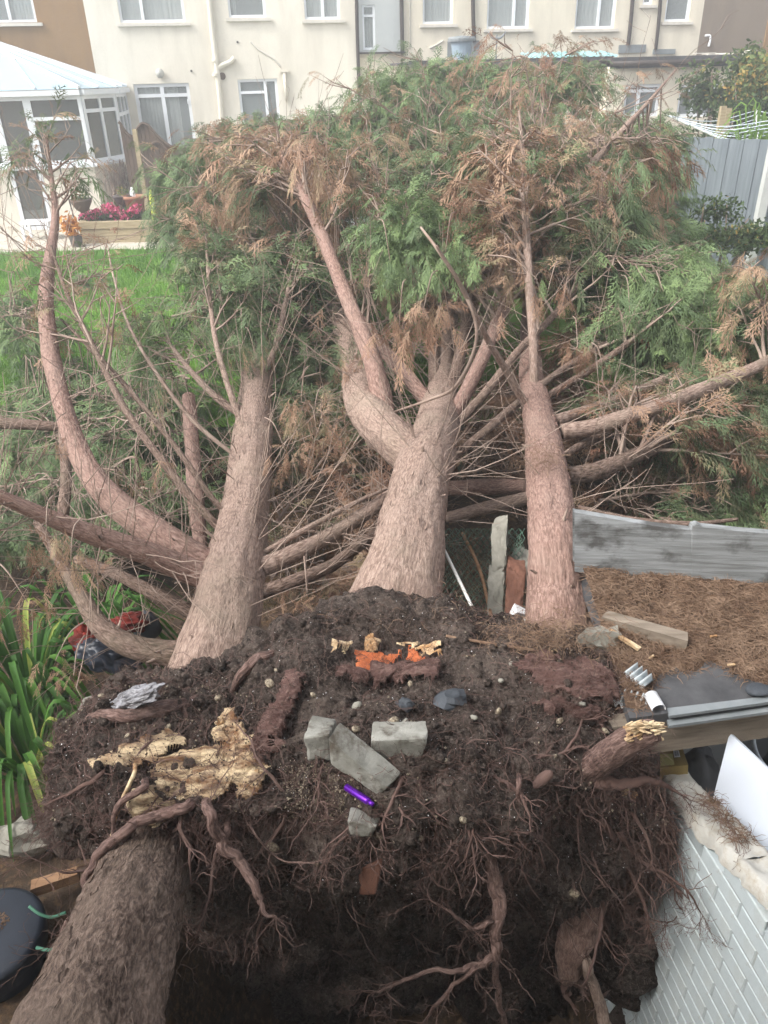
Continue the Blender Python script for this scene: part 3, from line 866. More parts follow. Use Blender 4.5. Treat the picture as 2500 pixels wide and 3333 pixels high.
for q in (0.38, 0.72):
    p = eav[0] * (1 - q) + eav[1] * q
    bar_(p, apex * 0.5 + 0.5 * (eav[1] if q > .5 else eav[0]) if q > .5 else apex, .028)
bar_(eav[1] * .5 + eav[2] * .5, apex, .03)
bar_(eav[2] * .5 + eav[3] * .5, apex * .5 + ridge2 * .5, .03)
bar_(ridge2, apex, .05)
# ------------------------------------------------------------------ things in the far gardens
def leaves(mb, C, size, tint, up=0.3, aspect=2.2):
    n = len(C)
    d = rng.normal(0, 1, (n, 3)); d /= np.linalg.norm(d, axis=1)[:, None]
    q = rng.normal(0, 1, (n, 3)); q[:, 2] += up
    b = np.cross(d, q); b /= np.linalg.norm(b, axis=1)[:, None] + 1e-9
    size = np.broadcast_to(size, (n,))[:, None]
    V = np.stack([C - d * size * .5, C + b * size * .5 / aspect, C + d * size * .5, C - b * size * .5 / aspect], 1).reshape(-1, 3)
    mb.add(V, np.arange(4 * n).reshape(-1, 4), tint=np.repeat(np.clip(tint, .01, 1), 4))
def blob_pts(c, r, n, shell=0.35):
    d = rng.normal(0, 1, (n, 3)); d /= np.linalg.norm(d, axis=1)[:, None]
    rr = (1 - shell * rng.random(n)) * (1 + 0.3 * fbm(d * 2.3 + np.asarray(c), 3))
    return np.asarray(c) + d * rr[:, None] * np.asarray(r)
def ground_at(x, y): return atz(x, y, ZG + 0.04)

# raised bed of sleepers with pink flowers
p0, p1 = ground_at(268, 762), ground_at(520, 772)
L = p1[0] - p0[0]
Yb = 15.9
p0 = at(262, 760, Yb); p1 = at(540, 770, Yb)
bed = thing('raised_bed', 'long raised bed of stacked pale timber sleepers below the conservatory', 'planter', (p0[0], Yb, ZG))
zb = ZG + 0.05
for k in range(3):
    MB().box(p0[0] - .02 * k, p1[0] + .5, Yb + .02 * (k % 2), Yb + .14 + .02 * (k % 2), zb + k * .135, zb + .128 + k * .135).build('sleeper', M['sleeper'], bed)
    MB().box(p0[0] - .02 * k, p0[0] + .13 - .02 * k, Yb + .17, Yb + 1.2, zb + k * .135, zb + .128 + k * .135).build('sleeper', M['sleeper'], bed)
MB().box(p0[0] + .12, p1[0] + .4, Yb + .16, Yb + 1.25, zb, zb + .36).build('bed_soil', M['soil'], bed)
fl = MB()
n = 650
fx = rng.uniform(at(265, 690, 16.4)[0], at(455, 690, 16.4)[0], n)
C = np.stack([fx, rng.uniform(16.15, 16.75, n), zb + .42 + .16 * rng.random(n) + .07 * np.sin(fx * 9)], -1)
leaves(fl, C, rng.uniform(.05, .09, n), rng.uniform(.2, 1, n), 1.0, 1.2)
fpl = thing('flowering_plants', 'mound of bright pink flowers growing in the raised timber bed', 'flowers', (float(fx.mean()), 16.4, zb + .36))
fl.build('blossoms', M['flower'], fpl)
fg = MB()
C = np.stack([rng.uniform(fx.min(), fx.max(), 900), rng.uniform(16.1, 16.8, 900), zb + .36 + .16 * rng.random(900)], -1)
leaves(fg, C, .07, rng.uniform(0, .5, 900))
fg.build('foliage', M['shrub'], fpl)
# dried climber on the dwarf wall
def fac(u, w, z, fr=None):
    fr = fr or fBc
    a, e, nn, L_ = fr
    return WM([(a[0] + u * e[0] + w * nn[0], a[1] + u * e[1] + w * nn[1], z)])[0]
vn = MB()
for k in range(80):
    u = fBc[3] * rng.uniform(.05, 1.0)
    base = fac(u + rng.normal(0, .1), .12, ZG + .02)
    top = fac(np.clip(u + rng.normal(0, .18), 0, fBc[3]), rng.uniform(.12, .28), zs - rng.uniform(-.05, .45))
    mid = (base + top) / 2 + rng.normal(0, .08, 3)
    vn.tube(spline([base, mid, top, top + rng.normal(0, .12, 3) - [0, 0, .15]], 9), np.linspace(.011, .004, 9), 3)
vn.build('dried_climber', M['twig'], label='bare brown climber stems against the conservatory corner', cat='climber', loc=fac(.6, .12, ZG))
# pots
def lathe_thing(name, label, cat, P, prof, mat, seg=24):
    return MB().lathe(P, prof, seg).build(name, M[mat], label=label, cat=cat, loc=P, smooth=True)
zt_ = zb + .36
P = np.array([at(405, 665, 16.75)[0], 16.75, zt_])
MB().box(P[0] - .45, P[0] + .45, 16.5, 17.0, zb + .35, zb + .44).build('timber_step', M['darkwood'], label='dark timber shelf under the urn and the clay pot', cat='shelf')
zt_ = zb + .44
P[2] = zt_
ur = thing('urn', 'dark footed urn with a sprig of yellow leaves', 'urn', P)
MB().lathe(P, [(.1, 0), (.1, .04), (.045, .08), (.05, .14), (.15, .2), (.2, .3), (.23, .33), (.2, .335), (.0, .3)], 24).build('bowl', M['urn'], ur, smooth=True)
b = MB(); leaves(b, blob_pts(P + [0, 0, .4], (.13, .13, .1), 90), .06, rng.uniform(.5, .95, 90)); b.build('sprig', M['shrub'], ur)
P2 = np.array([at(441, 672, 16.7)[0], 16.7, zt_])
lathe_thing('flower_pot', 'terracotta pot with a thick rim beside the dark urn', 'pot', P2, [(.14, 0), (.16, .03), (.2, .26), (.235, .27), (.235, .33), (.2, .33), (.19, .28), (0, .27)], 'terracotta')
P3 = P2 + [-.02, .02, .28]
lathe_thing('bottle', 'small white bottle standing in the terracotta pot', 'bottle', P3, [(.05, 0), (.055, .05), (.05, .12), (.022, .16), (.022, .2), (0, .2)], 'whiteplastic', 14)
P = np.array([at(502, 700, 16.3)[0], 16.3, zb + .36])
lathe_thing('plastic_cone', 'bright yellow green upright object in the bed by the conifer', 'garden ornament', P, [(.05, 0), (.055, .2), (.045, .42), (.015, .55), (0, .56)], 'yellow', 12)
# orange shrub in a small dark stand
P = np.array([at(238, 735, 15.6)[0], 15.6, ZG + .05])
ob = thing('orange_plant', 'clump of bright orange leaves on the patio by the sleepers', 'plant', P)
b = MB(); leaves(b, blob_pts(P + [-.05, 0, .38], (.2, .15, .23), 220, .9), rng.uniform(.09, .16, 220), rng.random(220)); b.build('leaves', M['orangeleaf'], ob)
MB().lathe(P, [(.1, 0), (.13, .22), (.1, .2), (0, .2)], 16).build('pot', M['urn'], ob)
# hanging basket on a hooked pole
P = np.array([at(252, 735, 16.1)[0], 16.1, ZG + .05])
ht = at(232, 545, 16.1)[2] - P[2]
hbk = thing('hanging_basket', 'heart shaped hanging basket on a thin hooked pole', 'basket', P)
b = MB(); b.tube(spline([P, P + [-.06, 0, ht * .6], P + [-.1, 0, ht], P + [.02, 0, ht + .14], P + [.16, 0, ht + .02], P + [.17, 0, ht - .1]], 26), .012, 6); b.build('pole', M['darkpipe'], hbk)
bc = P + [.17, 0, ht - .62]
MB().lathe(bc, [(.02, -.2), (.12, -.14), (.2, 0), (.21, .06), (.17, .05), (0, .03)], 18).build('basket', M['darkwood'], hbk, smooth=True)
b = MB()
for q in (-.19, .19): b.tube([bc + [q, 0, .05], bc + [0, 0, .5]], .006, 4)
b.build('chain', M['darkpipe'], hbk)
b = MB(); leaves(b, blob_pts(bc + [0, 0, .12], (.2, .18, .13), 150), .07, rng.uniform(.4, .9, 150)); b.build('leaves', M['shrub'], hbk)
P = np.array([at(115, 700, 16.6)[0], 16.6, ZG + .05])
tb = thing('garden_table', 'low white box table on the patio by the conservatory door', 'table', P)
MB().box(P[0] - .28, P[0] + .3, 16.4, 16.8, P[2] + .3, P[2] + .36).build('top', M['whiteplastic'], tb)
for sx in (-.25, .27):
    for sy in (-.17, .17): MB().box(P[0] + sx - .025, P[0] + sx + .025, 16.6 + sy - .025, 16.6 + sy + .025, P[2], P[2] + .299).build('leg', M['whiteplastic'], tb)
# carved wooden screen and its post
Ysc = 18.2
S0 = at(415, 560, Ysc)
scn = thing('carved_screen', 'dark carved wooden screen with a scalloped top by the cream wall', 'screen', (S0[0], Ysc, ZG))
def scr_top(x):
    xp = (x - S0[0]) / (at(560, 450, Ysc)[0] - S0[0])
    return np.interp(xp, [0, .03, .1, .22, .32, .45, .58, .72, .9, 1.0], [at(415, y, Ysc)[2] for y in (391, 395, 425, 445, 418, 396, 405, 440, 470, 480)])
for k in range(18):
    xa = S0[0] + k * .085
    zt_ = float(scr_top(xa + .04))
    mb = MB()
    mb.hexa([(xa, Ysc, ZG), (xa + .078, Ysc, ZG), (xa + .078, Ysc + .03, ZG), (xa, Ysc + .03, ZG), (xa, Ysc, float(scr_top(xa))), (xa + .078, Ysc, float(scr_top(xa + .078))), (xa + .078, Ysc + .03, float(scr_top(xa + .078))), (xa, Ysc + .03, float(scr_top(xa)))])
    mb.build('slat', M['darkwood'], scn)
b = MB()
xs_ = np.linspace(S0[0], S0[0] + 1.5, 40)
b.tube(np.stack([xs_, np.full(40, Ysc - .02), scr_top(xs_) - .03], -1), .03, 6); b.build('top_rail', M['darkwood'], scn)
b = MB(); b.tube(spline([(S0[0] + .5, Ysc - .02, scr_top(S0[0] + .5) - .5), (S0[0] + .8, Ysc - .02, scr_top(S0[0] + .7) - .25), (S0[0] + 1.15, Ysc - .02, scr_top(S0[0] + .9) - .5)], 14), .03, 6); b.build('carved_rail', M['darkwood'], scn)
Pp = at(437, 420, 17.9)
MB().box(Pp[0] - .04, Pp[0] + .05, 17.86, 17.94, ZG, Pp[2]).build('fence_post', M['sleeper'], label='slim pale post in front of the carved screen', cat='post', loc=(Pp[0], 17.9, ZG))
# leafy clump on the lawn by the conifer
P = np.array([at(508, 860, 12.6)[0], 12.6, ZG + .05])
b = MB()
for k in range(60):
    a = rng.uniform(0, 6.28); r_ = rng.uniform(.05, .3)
    e_ = P + [math.cos(a) * r_, math.sin(a) * r_, rng.uniform(.1, .32)]
    q = P + [math.cos(a) * r_ * .3, math.sin(a) * r_ * .3, .2]
    b.tube(spline([P + rng.normal(0, .05, 3) * [1, 1, 0], q, e_], 5), np.linspace(.012, .003, 5), 3, tint=rng.uniform(.55, 1))
b.build('bulb_foliage', M['grass'], label='pale green clump of bulb leaves on the lawn', cat='plant', loc=P)

# right: board fence, posts, rotary line, shrubs
Yf0, Yf1 = 12.4, 11.2
fa, fb = at(2225, 470, Yf0), at(2640, 470, Yf1)
fdir = nrm((fb - fa) * [1, 1, 0])
Lf = np.linalg.norm((fb - fa)[:2])
fen = thing('board_fence', 'blue grey fence of upright boards at the garden edge', 'fence', (fa[0], fa[1], ZG))
zf0, zf1 = at(2225, 446, Yf0)[2], at(2640, 462, Yf1)[2]
k, u = 0, 0.0
while u < Lf:
    wd_ = .118 + rng.uniform(-.008, .008)
    a_ = fa + fdir * u; a_[2] = 0
    ztop = zf0 + (zf1 - zf0) * u / Lf + rng.normal(0, .008)
    nn = np.array([-fdir[1], fdir[0], 0])
    off = -nn * (.012 if k % 2 else 0.0)
    q = [a_ + off, a_ + off + fdir * wd_, a_ + off + fdir * wd_ + nn * .016, a_ + off + nn * .016]
    MB().hexa([p + [0, 0, ZG - .05] for p in q] + [p + [0, 0, ztop] for p in q]).build('board', M['fence'], fen)
    u += wd_ - .012; k += 1
for zz in (.5, 1.35):
    q = [fa + [0, .03, 0], fb + [0, .03, 0], fb + [0, .09, 0], fa + [0, .09, 0]]
    MB().hexa([np.array([p[0], p[1], ZG + zz]) for p in q] + [np.array([p[0], p[1], ZG + zz + .07]) for p in q]).build('rail', M['fence'], fen)
pa, pb = at(2462, 752, 11.3), at(2492, 560, 11.35)
MB().box(pa[0] - .05, pa[0] + .06, 11.25, 11.36, ZG - .1, zf1 + .25).build('concrete_post', M['concpost'], label='pale concrete post standing against the grey board fence', cat='post', loc=(pa[0], 11.3, ZG))
# rotary clothes line beyond the fence
Pr = at(2492, 380, 14.0)
zl = at(2380, 400, 14.0)[2]
rd = thing('rotary_clothes_line', 'rotary clothes line with sagging pale blue cords', 'clothes line', (Pr[0], 14.0, ZG))
b = MB(); b.tube([(Pr[0], 14, ZG), (Pr[0], 14, zl - .55)], .025, 10); b.build('pole', M['metal'], rd)
arms = []
for k in range(4):
    a = math.radians(100 + 90 * k + 62)
    e_ = np.array([Pr[0] + 1.55 * math.cos(a), 14 + 1.55 * math.sin(a), zl + .12])
    arms.append(e_)
    b = MB(); b.tube([(Pr[0], 14, zl - .5), e_], .014, 8); b.build('arm', M['metal'], rd)
for r_ in np.linspace(.3, .98, 8):
    for k in range(4):
        c_ = np.array([Pr[0], 14, zl - .5])
        a_, b_ = c_ + (arms[k] - c_) * r_, c_ + (arms[(k + 1) % 4] - c_) * r_
        md = (a_ + b_) / 2 - [0, 0, .05 + .08 * r_]
        b = MB(); b.tube(spline([a_, md, b_], 9), .007, 4); b.build('cord', M['line'], rd)
for (x, y, Y, lab) in ((2355, 345, 14.6, 'tall weathered post behind the clothes line'), (2372, 352, 14.9, 'thinner brown post just beside the tall weathered one')):
    Pq = at(x, y, Y)
    MB().box(Pq[0] - .045, Pq[0] + .045, Y - .045, Y + .045, ZG - .1, Pq[2]).build('garden_post', M['sleeper'], label=lab, cat='post', loc=(Pq[0], Y, ZG))
def shrub(name, label, c, r, n, size, t0, t1, group=None):
    base = np.array([c[0], c[1], ZG])
    t = thing(name, label, 'shrub', base, group)
    b = MB()
    for k in range(9):
        e_ = np.asarray(c) + rng.normal(0, .4, 3) * np.asarray(r)
        b.tube(spline([base + rng.normal(0, .08, 3) * [1, 1, 0], (base + e_) / 2 + rng.normal(0, .1, 3), e_], 8), np.linspace(.03, .008, 8), 5)
    b.build('stems', M['twig'], t)
    b = MB()
    k = max(5, n // 500)
    for j in range(k):
        cc = np.asarray(c) + rng.uniform(-.6, .6, 3) * np.asarray(r)
        leaves(b, blob_pts(cc, np.asarray(r) * .5, n // k, .8), rng.uniform(size * .6, size * 1.3, n // k), np.clip(rng.normal((t0 + t1) / 2, (t1 - t0) / 3, n // k) + .12 * (j % 3 - 1), .01, 1))
    b.build('foliage', M['shrub'], t)
shrub('dark_shrub', 'dark green shrub against the cream extension windows', at(2330, 300, 17.2), (1.0, .6, .8), 3600, .1, .1, .75)
shrub('yellowing_shrub', 'shrub with yellowing leaves at the right hand edge by the tan wall', at(2475, 270, 16.5), (.75, .6, .9), 3000, .1, .5, 1.0)
shrub('low_shrub', 'low dark shrub beneath the clothes line behind the fence', at(2380, 440, 15.4), (1.4, .5, .65), 3200, .1, .0, .55)
shrub('fence_shrub', 'green bushy shrub growing in front of the grey fence', at(2380, 740, 10.6), (.9, .5, .42), 3600, .075, .2, .85)
Pg = np.array([at(2470, 470, 13.2)[0], 13.2, ZG])
b = MB()
for k in range(70):
    a = rng.uniform(0, 6.28); r_ = rng.uniform(.2, .9)
    tp = Pg + [math.cos(a) * r_ * .5, math.sin(a) * r_ * .4, rng.uniform(1.5, 2.35)]
    e_ = Pg + [math.cos(a) * r_, math.sin(a) * r_ * .6, tp[2] - Pg[2] - rng.uniform(.1, .5)]
    b.tube(spline([Pg + rng.normal(0, .08, 3) * [1, 1, 0], (Pg + tp) / 2, tp, e_], 10), np.concatenate([np.full(6, .014), np.linspace(.014, .003, 4)]), 3, tint=rng.uniform(.7, 1))
b.build('tall_grass', M['grass'], label='tall arching pale green ornamental grass by the clothes line', cat='grass plant', loc=Pg)
# ------------------------------------------------------------------ strands (needles, root hairs) as ribbons
def strands(mb, P0, D, L, W, sag=0.0, wob=0.15, k=5, tint=None, droop=(0, 0, -1)):
    n = len(P0)
    L = np.broadcast_to(L, (n,)); W = np.broadcast_to(W, (n,)); sag = np.broadcast_to(sag, (n,))
    D = D / (np.linalg.norm(D, axis=1)[:, None] + 1e-9)
    side = np.cross(D, rng.normal(0, 1, (n, 3))); side /= np.linalg.norm(side, axis=1)[:, None] + 1e-9
    w2 = np.cross(D, side)
    t = np.linspace(0, 1, k)
    p1, p2 = rng.normal(0, 1, n), rng.normal(0, 1, n)
    f1 = np.sin(t[None] * 3.0 + p1[:, None] * 3) - np.sin(p1 * 3)[:, None]
    f2 = np.sin(t[None] * 4.3 + p2[:, None] * 3) - np.sin(p2 * 3)[:, None]
    P = P0[:, None] + D[:, None] * (t[None, :, None] * L[:, None, None]) + side[:, None] * (f1 * (wob * L)[:, None])[..., None] + w2[:, None] * (f2 * (wob * L)[:, None])[..., None]
    P = P + np.asarray(droop)[None, None] * ((t ** 2)[None] * (sag * L)[:, None])[..., None]
    ww = (W[:, None] * (1 - .7 * t[None]))[..., None] * .5
    V = np.stack([P - w2[:, None] * ww, P + w2[:, None] * ww], 2).reshape(-1, 3)
    i = (np.arange(n) * 2 * k)[:, None] + 2 * np.arange(k - 1)[None]
    F = np.stack([i, i + 1, i + 3, i + 2], -1).reshape(-1, 4)
    mb.add(V, F, tint=None if tint is None else np.repeat(np.broadcast_to(tint, (n,)), 2 * k))
    return P[:, -1]

# ------------------------------------------------------------------ lean-to roof, painted brick wall and recess on the right
ZR = 1.30
rFL, rFR, rBL, rBR = atz(2050, 2338, ZR), atz(2660, 2258, ZR), atz(1880, 1862, ZR), atz(2660, 1958, ZR)
lean = thing('lean_to', 'low lean-to roof of dark felt on a timber beam', 'lean-to', (rFR[0], rFR[1], 0.0))
def rq(u, v, z=0.0):
    u, v = np.asarray(u, float)[..., None], np.asarray(v, float)[..., None]
    return (rFL * (1 - u) + rFR * u) * (1 - v) + (rBL * (1 - u) + rBR * u) * v + np.array([0, 0, 1.0]) * np.asarray(z, float)[..., None]
q = [rq(*c) for c in ((0, 0), (1, 0), (1, 1.04), (0, 1.04))]
MB().hexa([p - [0, 0, .035] for p in q] + q).build('felt_deck', M['felt'], lean)
# double felt lip
for z0_, y_ in ((.004, .0), (-.03, -.012)):
    qq = [rq(.2, -.02) + [0, y_, z0_], rq(1, -.02) + [0, y_, z0_], rq(1, .025) + [0, y_, z0_], rq(.2, .025) + [0, y_, z0_]]
    MB().hexa([p - [0, 0, .012] for p in qq] + qq).build('felt_lip', M['lead'], lean)
bf, bb = .02, .10
fdv = nrm((rFR - rFL) * [1, 1, 0]); fnv = np.array([fdv[1], -fdv[0], 0])
a0, a1 = rFL - fdv * .05, rFR
MB().hexa([a0 - fnv * .012 - [0, 0, .20], a1 - fnv * .012 - [0, 0, .20], a1 - fnv * .07 - [0, 0, .20], a0 - fnv * .07 - [0, 0, .20],
           a0 - fnv * .012 - [0, 0, .045], a1 - fnv * .012 - [0, 0, .045], a1 - fnv * .07 - [0, 0, .045], a0 - fnv * .07 - [0, 0, .045]]).build('beam', M['beam'], lean)
# upstanding grey board behind the litter
top = [(1870, 1668), (2000, 1690), (2130, 1712), (2250, 1726), (2256, 1712), (2272, 1708), (2290, 1716), (2420, 1730), (2520, 1738), (2660, 1752)]
bot = [(1870, 1860), (2000, 1885), (2130, 1905), (2250, 1922), (2256, 1922), (2272, 1925), (2290, 1928), (2420, 1940), (2520, 1950), (2660, 1962)]
Yt = lambda x: 2.74 - .12 * (x - 1870) / 790
mb = MB()
F_ = np.array([at(x, y, Yt(x)) for x, y in top]); B_ = np.array([at(x, y, Yt(x) - .03) for x, y in bot])
B_[:, 2] = np.minimum(B_[:, 2], F_[:, 2] - .2)
th_ = np.array([0, .035, 0])
ring = np.stack([B_, F_, F_ + th_, B_ + th_], 0)
mb.grid(np.concatenate([ring, ring[:1]], 0))
mb.build('grey_board', M['greywood'], label='silver grey weathered board standing along the back of the littered roof', cat='board')
# needle litter bed on the roof
nu, nv = 130, 70
U, V_ = np.meshgrid(np.linspace(0, 1, nu), np.linspace(0, 1.02, nv))
edge = .20 + .10 * fbm(np.stack([U * 5, U * 0, U * 0 + 2], -1), 3) + .12 * np.exp(-((U - .48) / .07) ** 2) - .09 * np.clip((U - .62) / .2, 0, 1) - .14 * np.clip((.22 - U) / .1, 0, 1)
hgt = np.clip((V_ - edge) / .05, -1, 1) * .014 + .012 * fbm(np.stack([U * 14, V_ * 8, U * 0], -1), 4) * (V_ > edge) + .03 * np.clip((V_ - .75) / .25, 0, 1) + .05 * np.clip((.25 - U) / .25, 0, 1) * np.clip((V_ - .25) * 3, 0, 1)
lit = thing('needle_litter', 'thick layer of dry brown needles covering the lean-to roof', 'leaf litter', rq(.5, .5))
MB().grid(rq(U, V_, hgt)).build('litter_bed', M['litterbase'], lit, smooth=True, kind='stuff')
n = 15000
su, sv = rng.random(n), rng.random(n)
se = np.interp(su, U[0], edge[0])
keep = sv > se - .02 + rng.normal(0, .015, n)
su, sv = su[keep], sv[keep]
iu, iv = (su * (nu - 1)).astype(int), (sv / 1.02 * (nv - 1)).astype(int)
P0 = rq(su, sv, np.maximum(hgt[iv, iu], 0) + rng.uniform(0.002, .012, len(su)))
a = rng.uniform(0, 6.28, len(su))
b = MB()
strands(b, P0, np.stack([np.cos(a), np.sin(a), rng.normal(.05, .12, len(su))], -1), rng.uniform(.02, .07, len(su)), rng.uniform(.0016, .0036, len(su)), .15, .12, 4)
b.build('needles', M['litter'], lit, kind='stuff')
# timber offcut, splinter, pale chips, block on the roof
def plank(name, label, cat, A, B, w_, h_, mat, up=(0, 0, 1)):
    A, B = np.asarray(A, float), np.asarray(B, float)
    e_ = nrm(B - A); s_ = nrm(np.cross(e_, up)); u_ = np.cross(s_, e_)
    q = [A - s_ * w_ / 2, A + s_ * w_ / 2, B + s_ * w_ / 2, B - s_ * w_ / 2]
    q = [p + rng.normal(0, .003, 3) for p in q]
    return MB().hexa(q + [p + u_ * h_ for p in q]).build(name, M[mat], label=label, cat=cat)
plank('timber_offcut', 'weathered plank lying half buried in the roof needles', 'plank', atz(1965, 2030, ZR + .02), atz(2232, 2108, ZR + .01), .055, .05, 'beam')
plank('split_stake', 'pale freshly split stake beside the right hand trunk', 'stake', atz(1985, 2058, ZR + .06), atz(2078, 2118, ZR + .03), .016, .012, 'palewood')
P = atz(1955, 2110, ZR - .02)
MB().ball(P + [0, 0, .03], .075, 12, 8, (1, .8, .8), .35, 2.5).build('stone_lump', M['stone'], label='rough grey stone lump at the foot of the right hand trunk', cat='stone', loc=P)
b = MB()
for (x, y) in ((2322, 2072), (2380, 2165), (2120, 2140)):
    P = atz(x, y, ZR + .025)
    b.box(-.014, .014, -.004, .004, 0, .005, lambda V, P=P, a=rng.uniform(0, 3): V @ rotm((0, 0, 1), a).T + P)
b.build('wood_chips', M['palewood'], label='scattered pale wood chips on the brown needles', cat='wood chips', kind='stuff')
P = atz(2468, 2245, ZR + .02)
MB().ball(P, .035, 14, 8, (1.3, .9, .45), .1).build('flat_stone', M['slate'], label='dark rounded stone on the felt edge of the roof', cat='stone', loc=P, smooth=True)
# scraps of clear corrugated sheet and the curved gutter end at the roof corner
def corr(A, B, C_, n=30, amp=.012, waves=4):
    t_ = np.linspace(0, 1, n)
    G = np.stack([np.asarray(A) + np.outer(t_, np.asarray(B) - A) + [0, 0, 1] * (amp * np.sin(t_ * waves * 6.28))[:, None], np.asarray(C_) + np.outer(t_, np.asarray(B) - A) + [0, 0, 1] * (amp * np.sin(t_ * waves * 6.28))[:, None]])
    mb = MB(); mb.grid(np.concatenate([G, G[::-1] - [0, 0, .003], G[:1]])); return mb
corr(atz(2030, 2190, ZR + .03), atz(2090, 2240, ZR + .03), atz(2070, 2160, ZR + .05)).build('corrugated_scrap', M['clear'], label='broken clear corrugated plastic at the edge of the root plate', cat='plastic scrap', smooth=True)
corr(atz(1990, 2290, ZR - .02), atz(2110, 2315, ZR - .02), atz(2010, 2245, ZR + .02), waves=6).build('corrugated_scrap', M['clear'], label='strip of clear corrugated plastic lying above the timber beam', cat='plastic scrap', smooth=True)
Pg_ = atz(2145, 2310, ZR + .02)
gdir = nrm(atz(2125, 2275, ZR + .02) - Pg_)
t_ = np.linspace(-.15, math.pi + .15, 14)
sx = nrm(np.cross(gdir, (0, 0, 1)))
arc = np.outer(np.cos(t_), sx) * .024 + np.outer(np.sin(t_), (0, 0, 1)) * .022
G = np.stack([Pg_ + arc, Pg_ + arc + gdir * .07, Pg_ + arc * .92 + gdir * .07, Pg_ + arc * .92, Pg_ + arc])
MB().grid(G).build('gutter_end', M['whiteplastic'], label='curved white plastic capping at the corner of the lean-to', cat='capping', smooth=True)

# painted brick wall
ZWT = 1.04
wn_ = atz(2471, 2893, ZWT)
wv_ = ray(775, 235)
wd3 = nrm(wv_ * [1, 1, 0])
wnl = np.array([-wd3[1], wd3[0], 0])
if wnl[0] > 0: wnl = -wnl
def on_wall(x, y):              # where a line of sight meets the wall's face
    d = ray(x, y)
    return CAM + d * (((wn_ - CAM) @ wnl) / (d @ wnl))
wf_ = on_wall(2120, 2512)
u_far = float((wf_ - wn_) @ wd3)
z_far = float(wf_[2])
UN = .85                          # the wall runs on this far towards the viewpoint
wn_ = wn_ - wd3 * UN
wlen = UN + u_far + .1
def wtop(u): return ZWT + (z_far - ZWT) * np.clip((np.asarray(u, float) - UN) / u_far, -.15, 1.1)
bw = thing('painted_brick_wall', 'white painted brick wall with a rough cement top beside the root hole', 'wall', (wn_[0], wn_[1], -.6))
base = np.array([wn_[0], wn_[1], 0])
def WQ(u, d, z): return base + wd3 * u + wnl * d + np.array([0, 0, z])
def wq_box(u0, u1, d0, d1, z0, z1):
    return MB().hexa([WQ(u0, d0, z0), WQ(u1, d0, z0), WQ(u1, d1, z0), WQ(u0, d1, z0), WQ(u0, d0, z1), WQ(u1, d0, z1), WQ(u1, d1, z1), WQ(u0, d1, z1)])
TH_ = .115
MB().hexa([WQ(-.02, -TH_, -.9), WQ(wlen + .02, -TH_, -.9), WQ(wlen + .02, -.0025, -.9), WQ(-.02, -.0025, -.9), WQ(-.02, -TH_, wtop(0) - .014), WQ(wlen + .02, -TH_, wtop(wlen) - .014), WQ(wlen + .02, -.0015, wtop(wlen) - .014), WQ(-.02, -.0025, wtop(0) - .014)]).build('mortar_core', M['mortar'], bw)
def brick_mesh(L_):
    m_ = MB()
    x, d, z, bv = L_ / 2, .05, .0335, .003
    ring = lambda s, yy: [(-x + s, yy, -z + s), (x - s, yy, -z + s), (x - s, yy, z - s), (-x + s, yy, z - s)]
    V = np.array(ring(0, -d) + ring(0, d - bv) + ring(bv, d))
    F = [(0, 1, 2, 3), (8, 11, 10, 9)] + [(i + 4 * k, i + 4 * k + 4, (i + 1) % 4 + 4 * k + 4, (i + 1) % 4 + 4 * k) for k in (0, 1) for i in range(4)]
    m_.add(V, np.array(F))
    return m_.mesh('brick', M['paintbrick'])
bm_full = brick_mesh(.217)
ang = math.atan2(wd3[1], wd3[0])
flip = nrm(np.array([-math.sin(ang), math.cos(ang), 0])) @ wnl
cz, row = float(wtop(0)) + .02, 0
while cz > -.85:
    u = (0.0 if row % 2 else -.1125)
    while u < wlen:
        uc = u + .1075
        me_ = bm_full
        if 0 <= uc <= wlen and cz + .034 < float(min(wtop(uc - .11), wtop(uc + .11))):
            piece('brick', me_, bw, WQ(uc, -.05 + .0004 + rng.uniform(0, .0016), cz + rng.normal(0, .0015)), (rng.normal(0, .004), rng.normal(0, .006), (ang if flip > 0 else ang + math.pi) + rng.normal(0, .004)))
        u += .225
    cz -= .075; row += 1
ncope = 5
z9 = .5
for k in range(ncope):
    u0, u1 = wlen * k / ncope, wlen * (k + 1) / ncope + .004
    g_ = np.array([[WQ(u, d + .012 * float(fbm(np.array([u * 20, z9, 3.0 * k]), 3)) * (d > -.01), float(wtop(u)) + (.022 if -TH_ + .004 < d < .0 else -.045) + .016 * float(fbm(np.array([u * 16, d * 16, 1.0 * k]), 3))) for d in np.linspace(-TH_ - .004, .005, 13)] for u in np.linspace(u0, u1, 30)])
    MB().grid(g_).build('coping', M['cope'] if k > 0 else M['paintbrick'], bw, smooth=True)
b = MB()
for (x, y, r_) in ((2310, 2700, .035), (2362, 2760, .045), (2270, 2650, .025)):
    P = on_wall(x, y - 30) - wnl * .05
    n = 110
    a, rr = rng.uniform(0, 6.28, n), np.sqrt(rng.random(n)) * r_
    strands(b, P + np.stack([np.cos(a) * rr, np.sin(a) * rr * .7, rng.uniform(0, .012, n)], -1), rng.normal(0, 1, (n, 3)) * [1, 1, .15], rng.uniform(.02, .06, n), .003, .1, .12, 4)
b.build('needle_heap', M['litter'], label='small heaps of dry needles on top of the white wall', cat='leaf litter', kind='stuff')
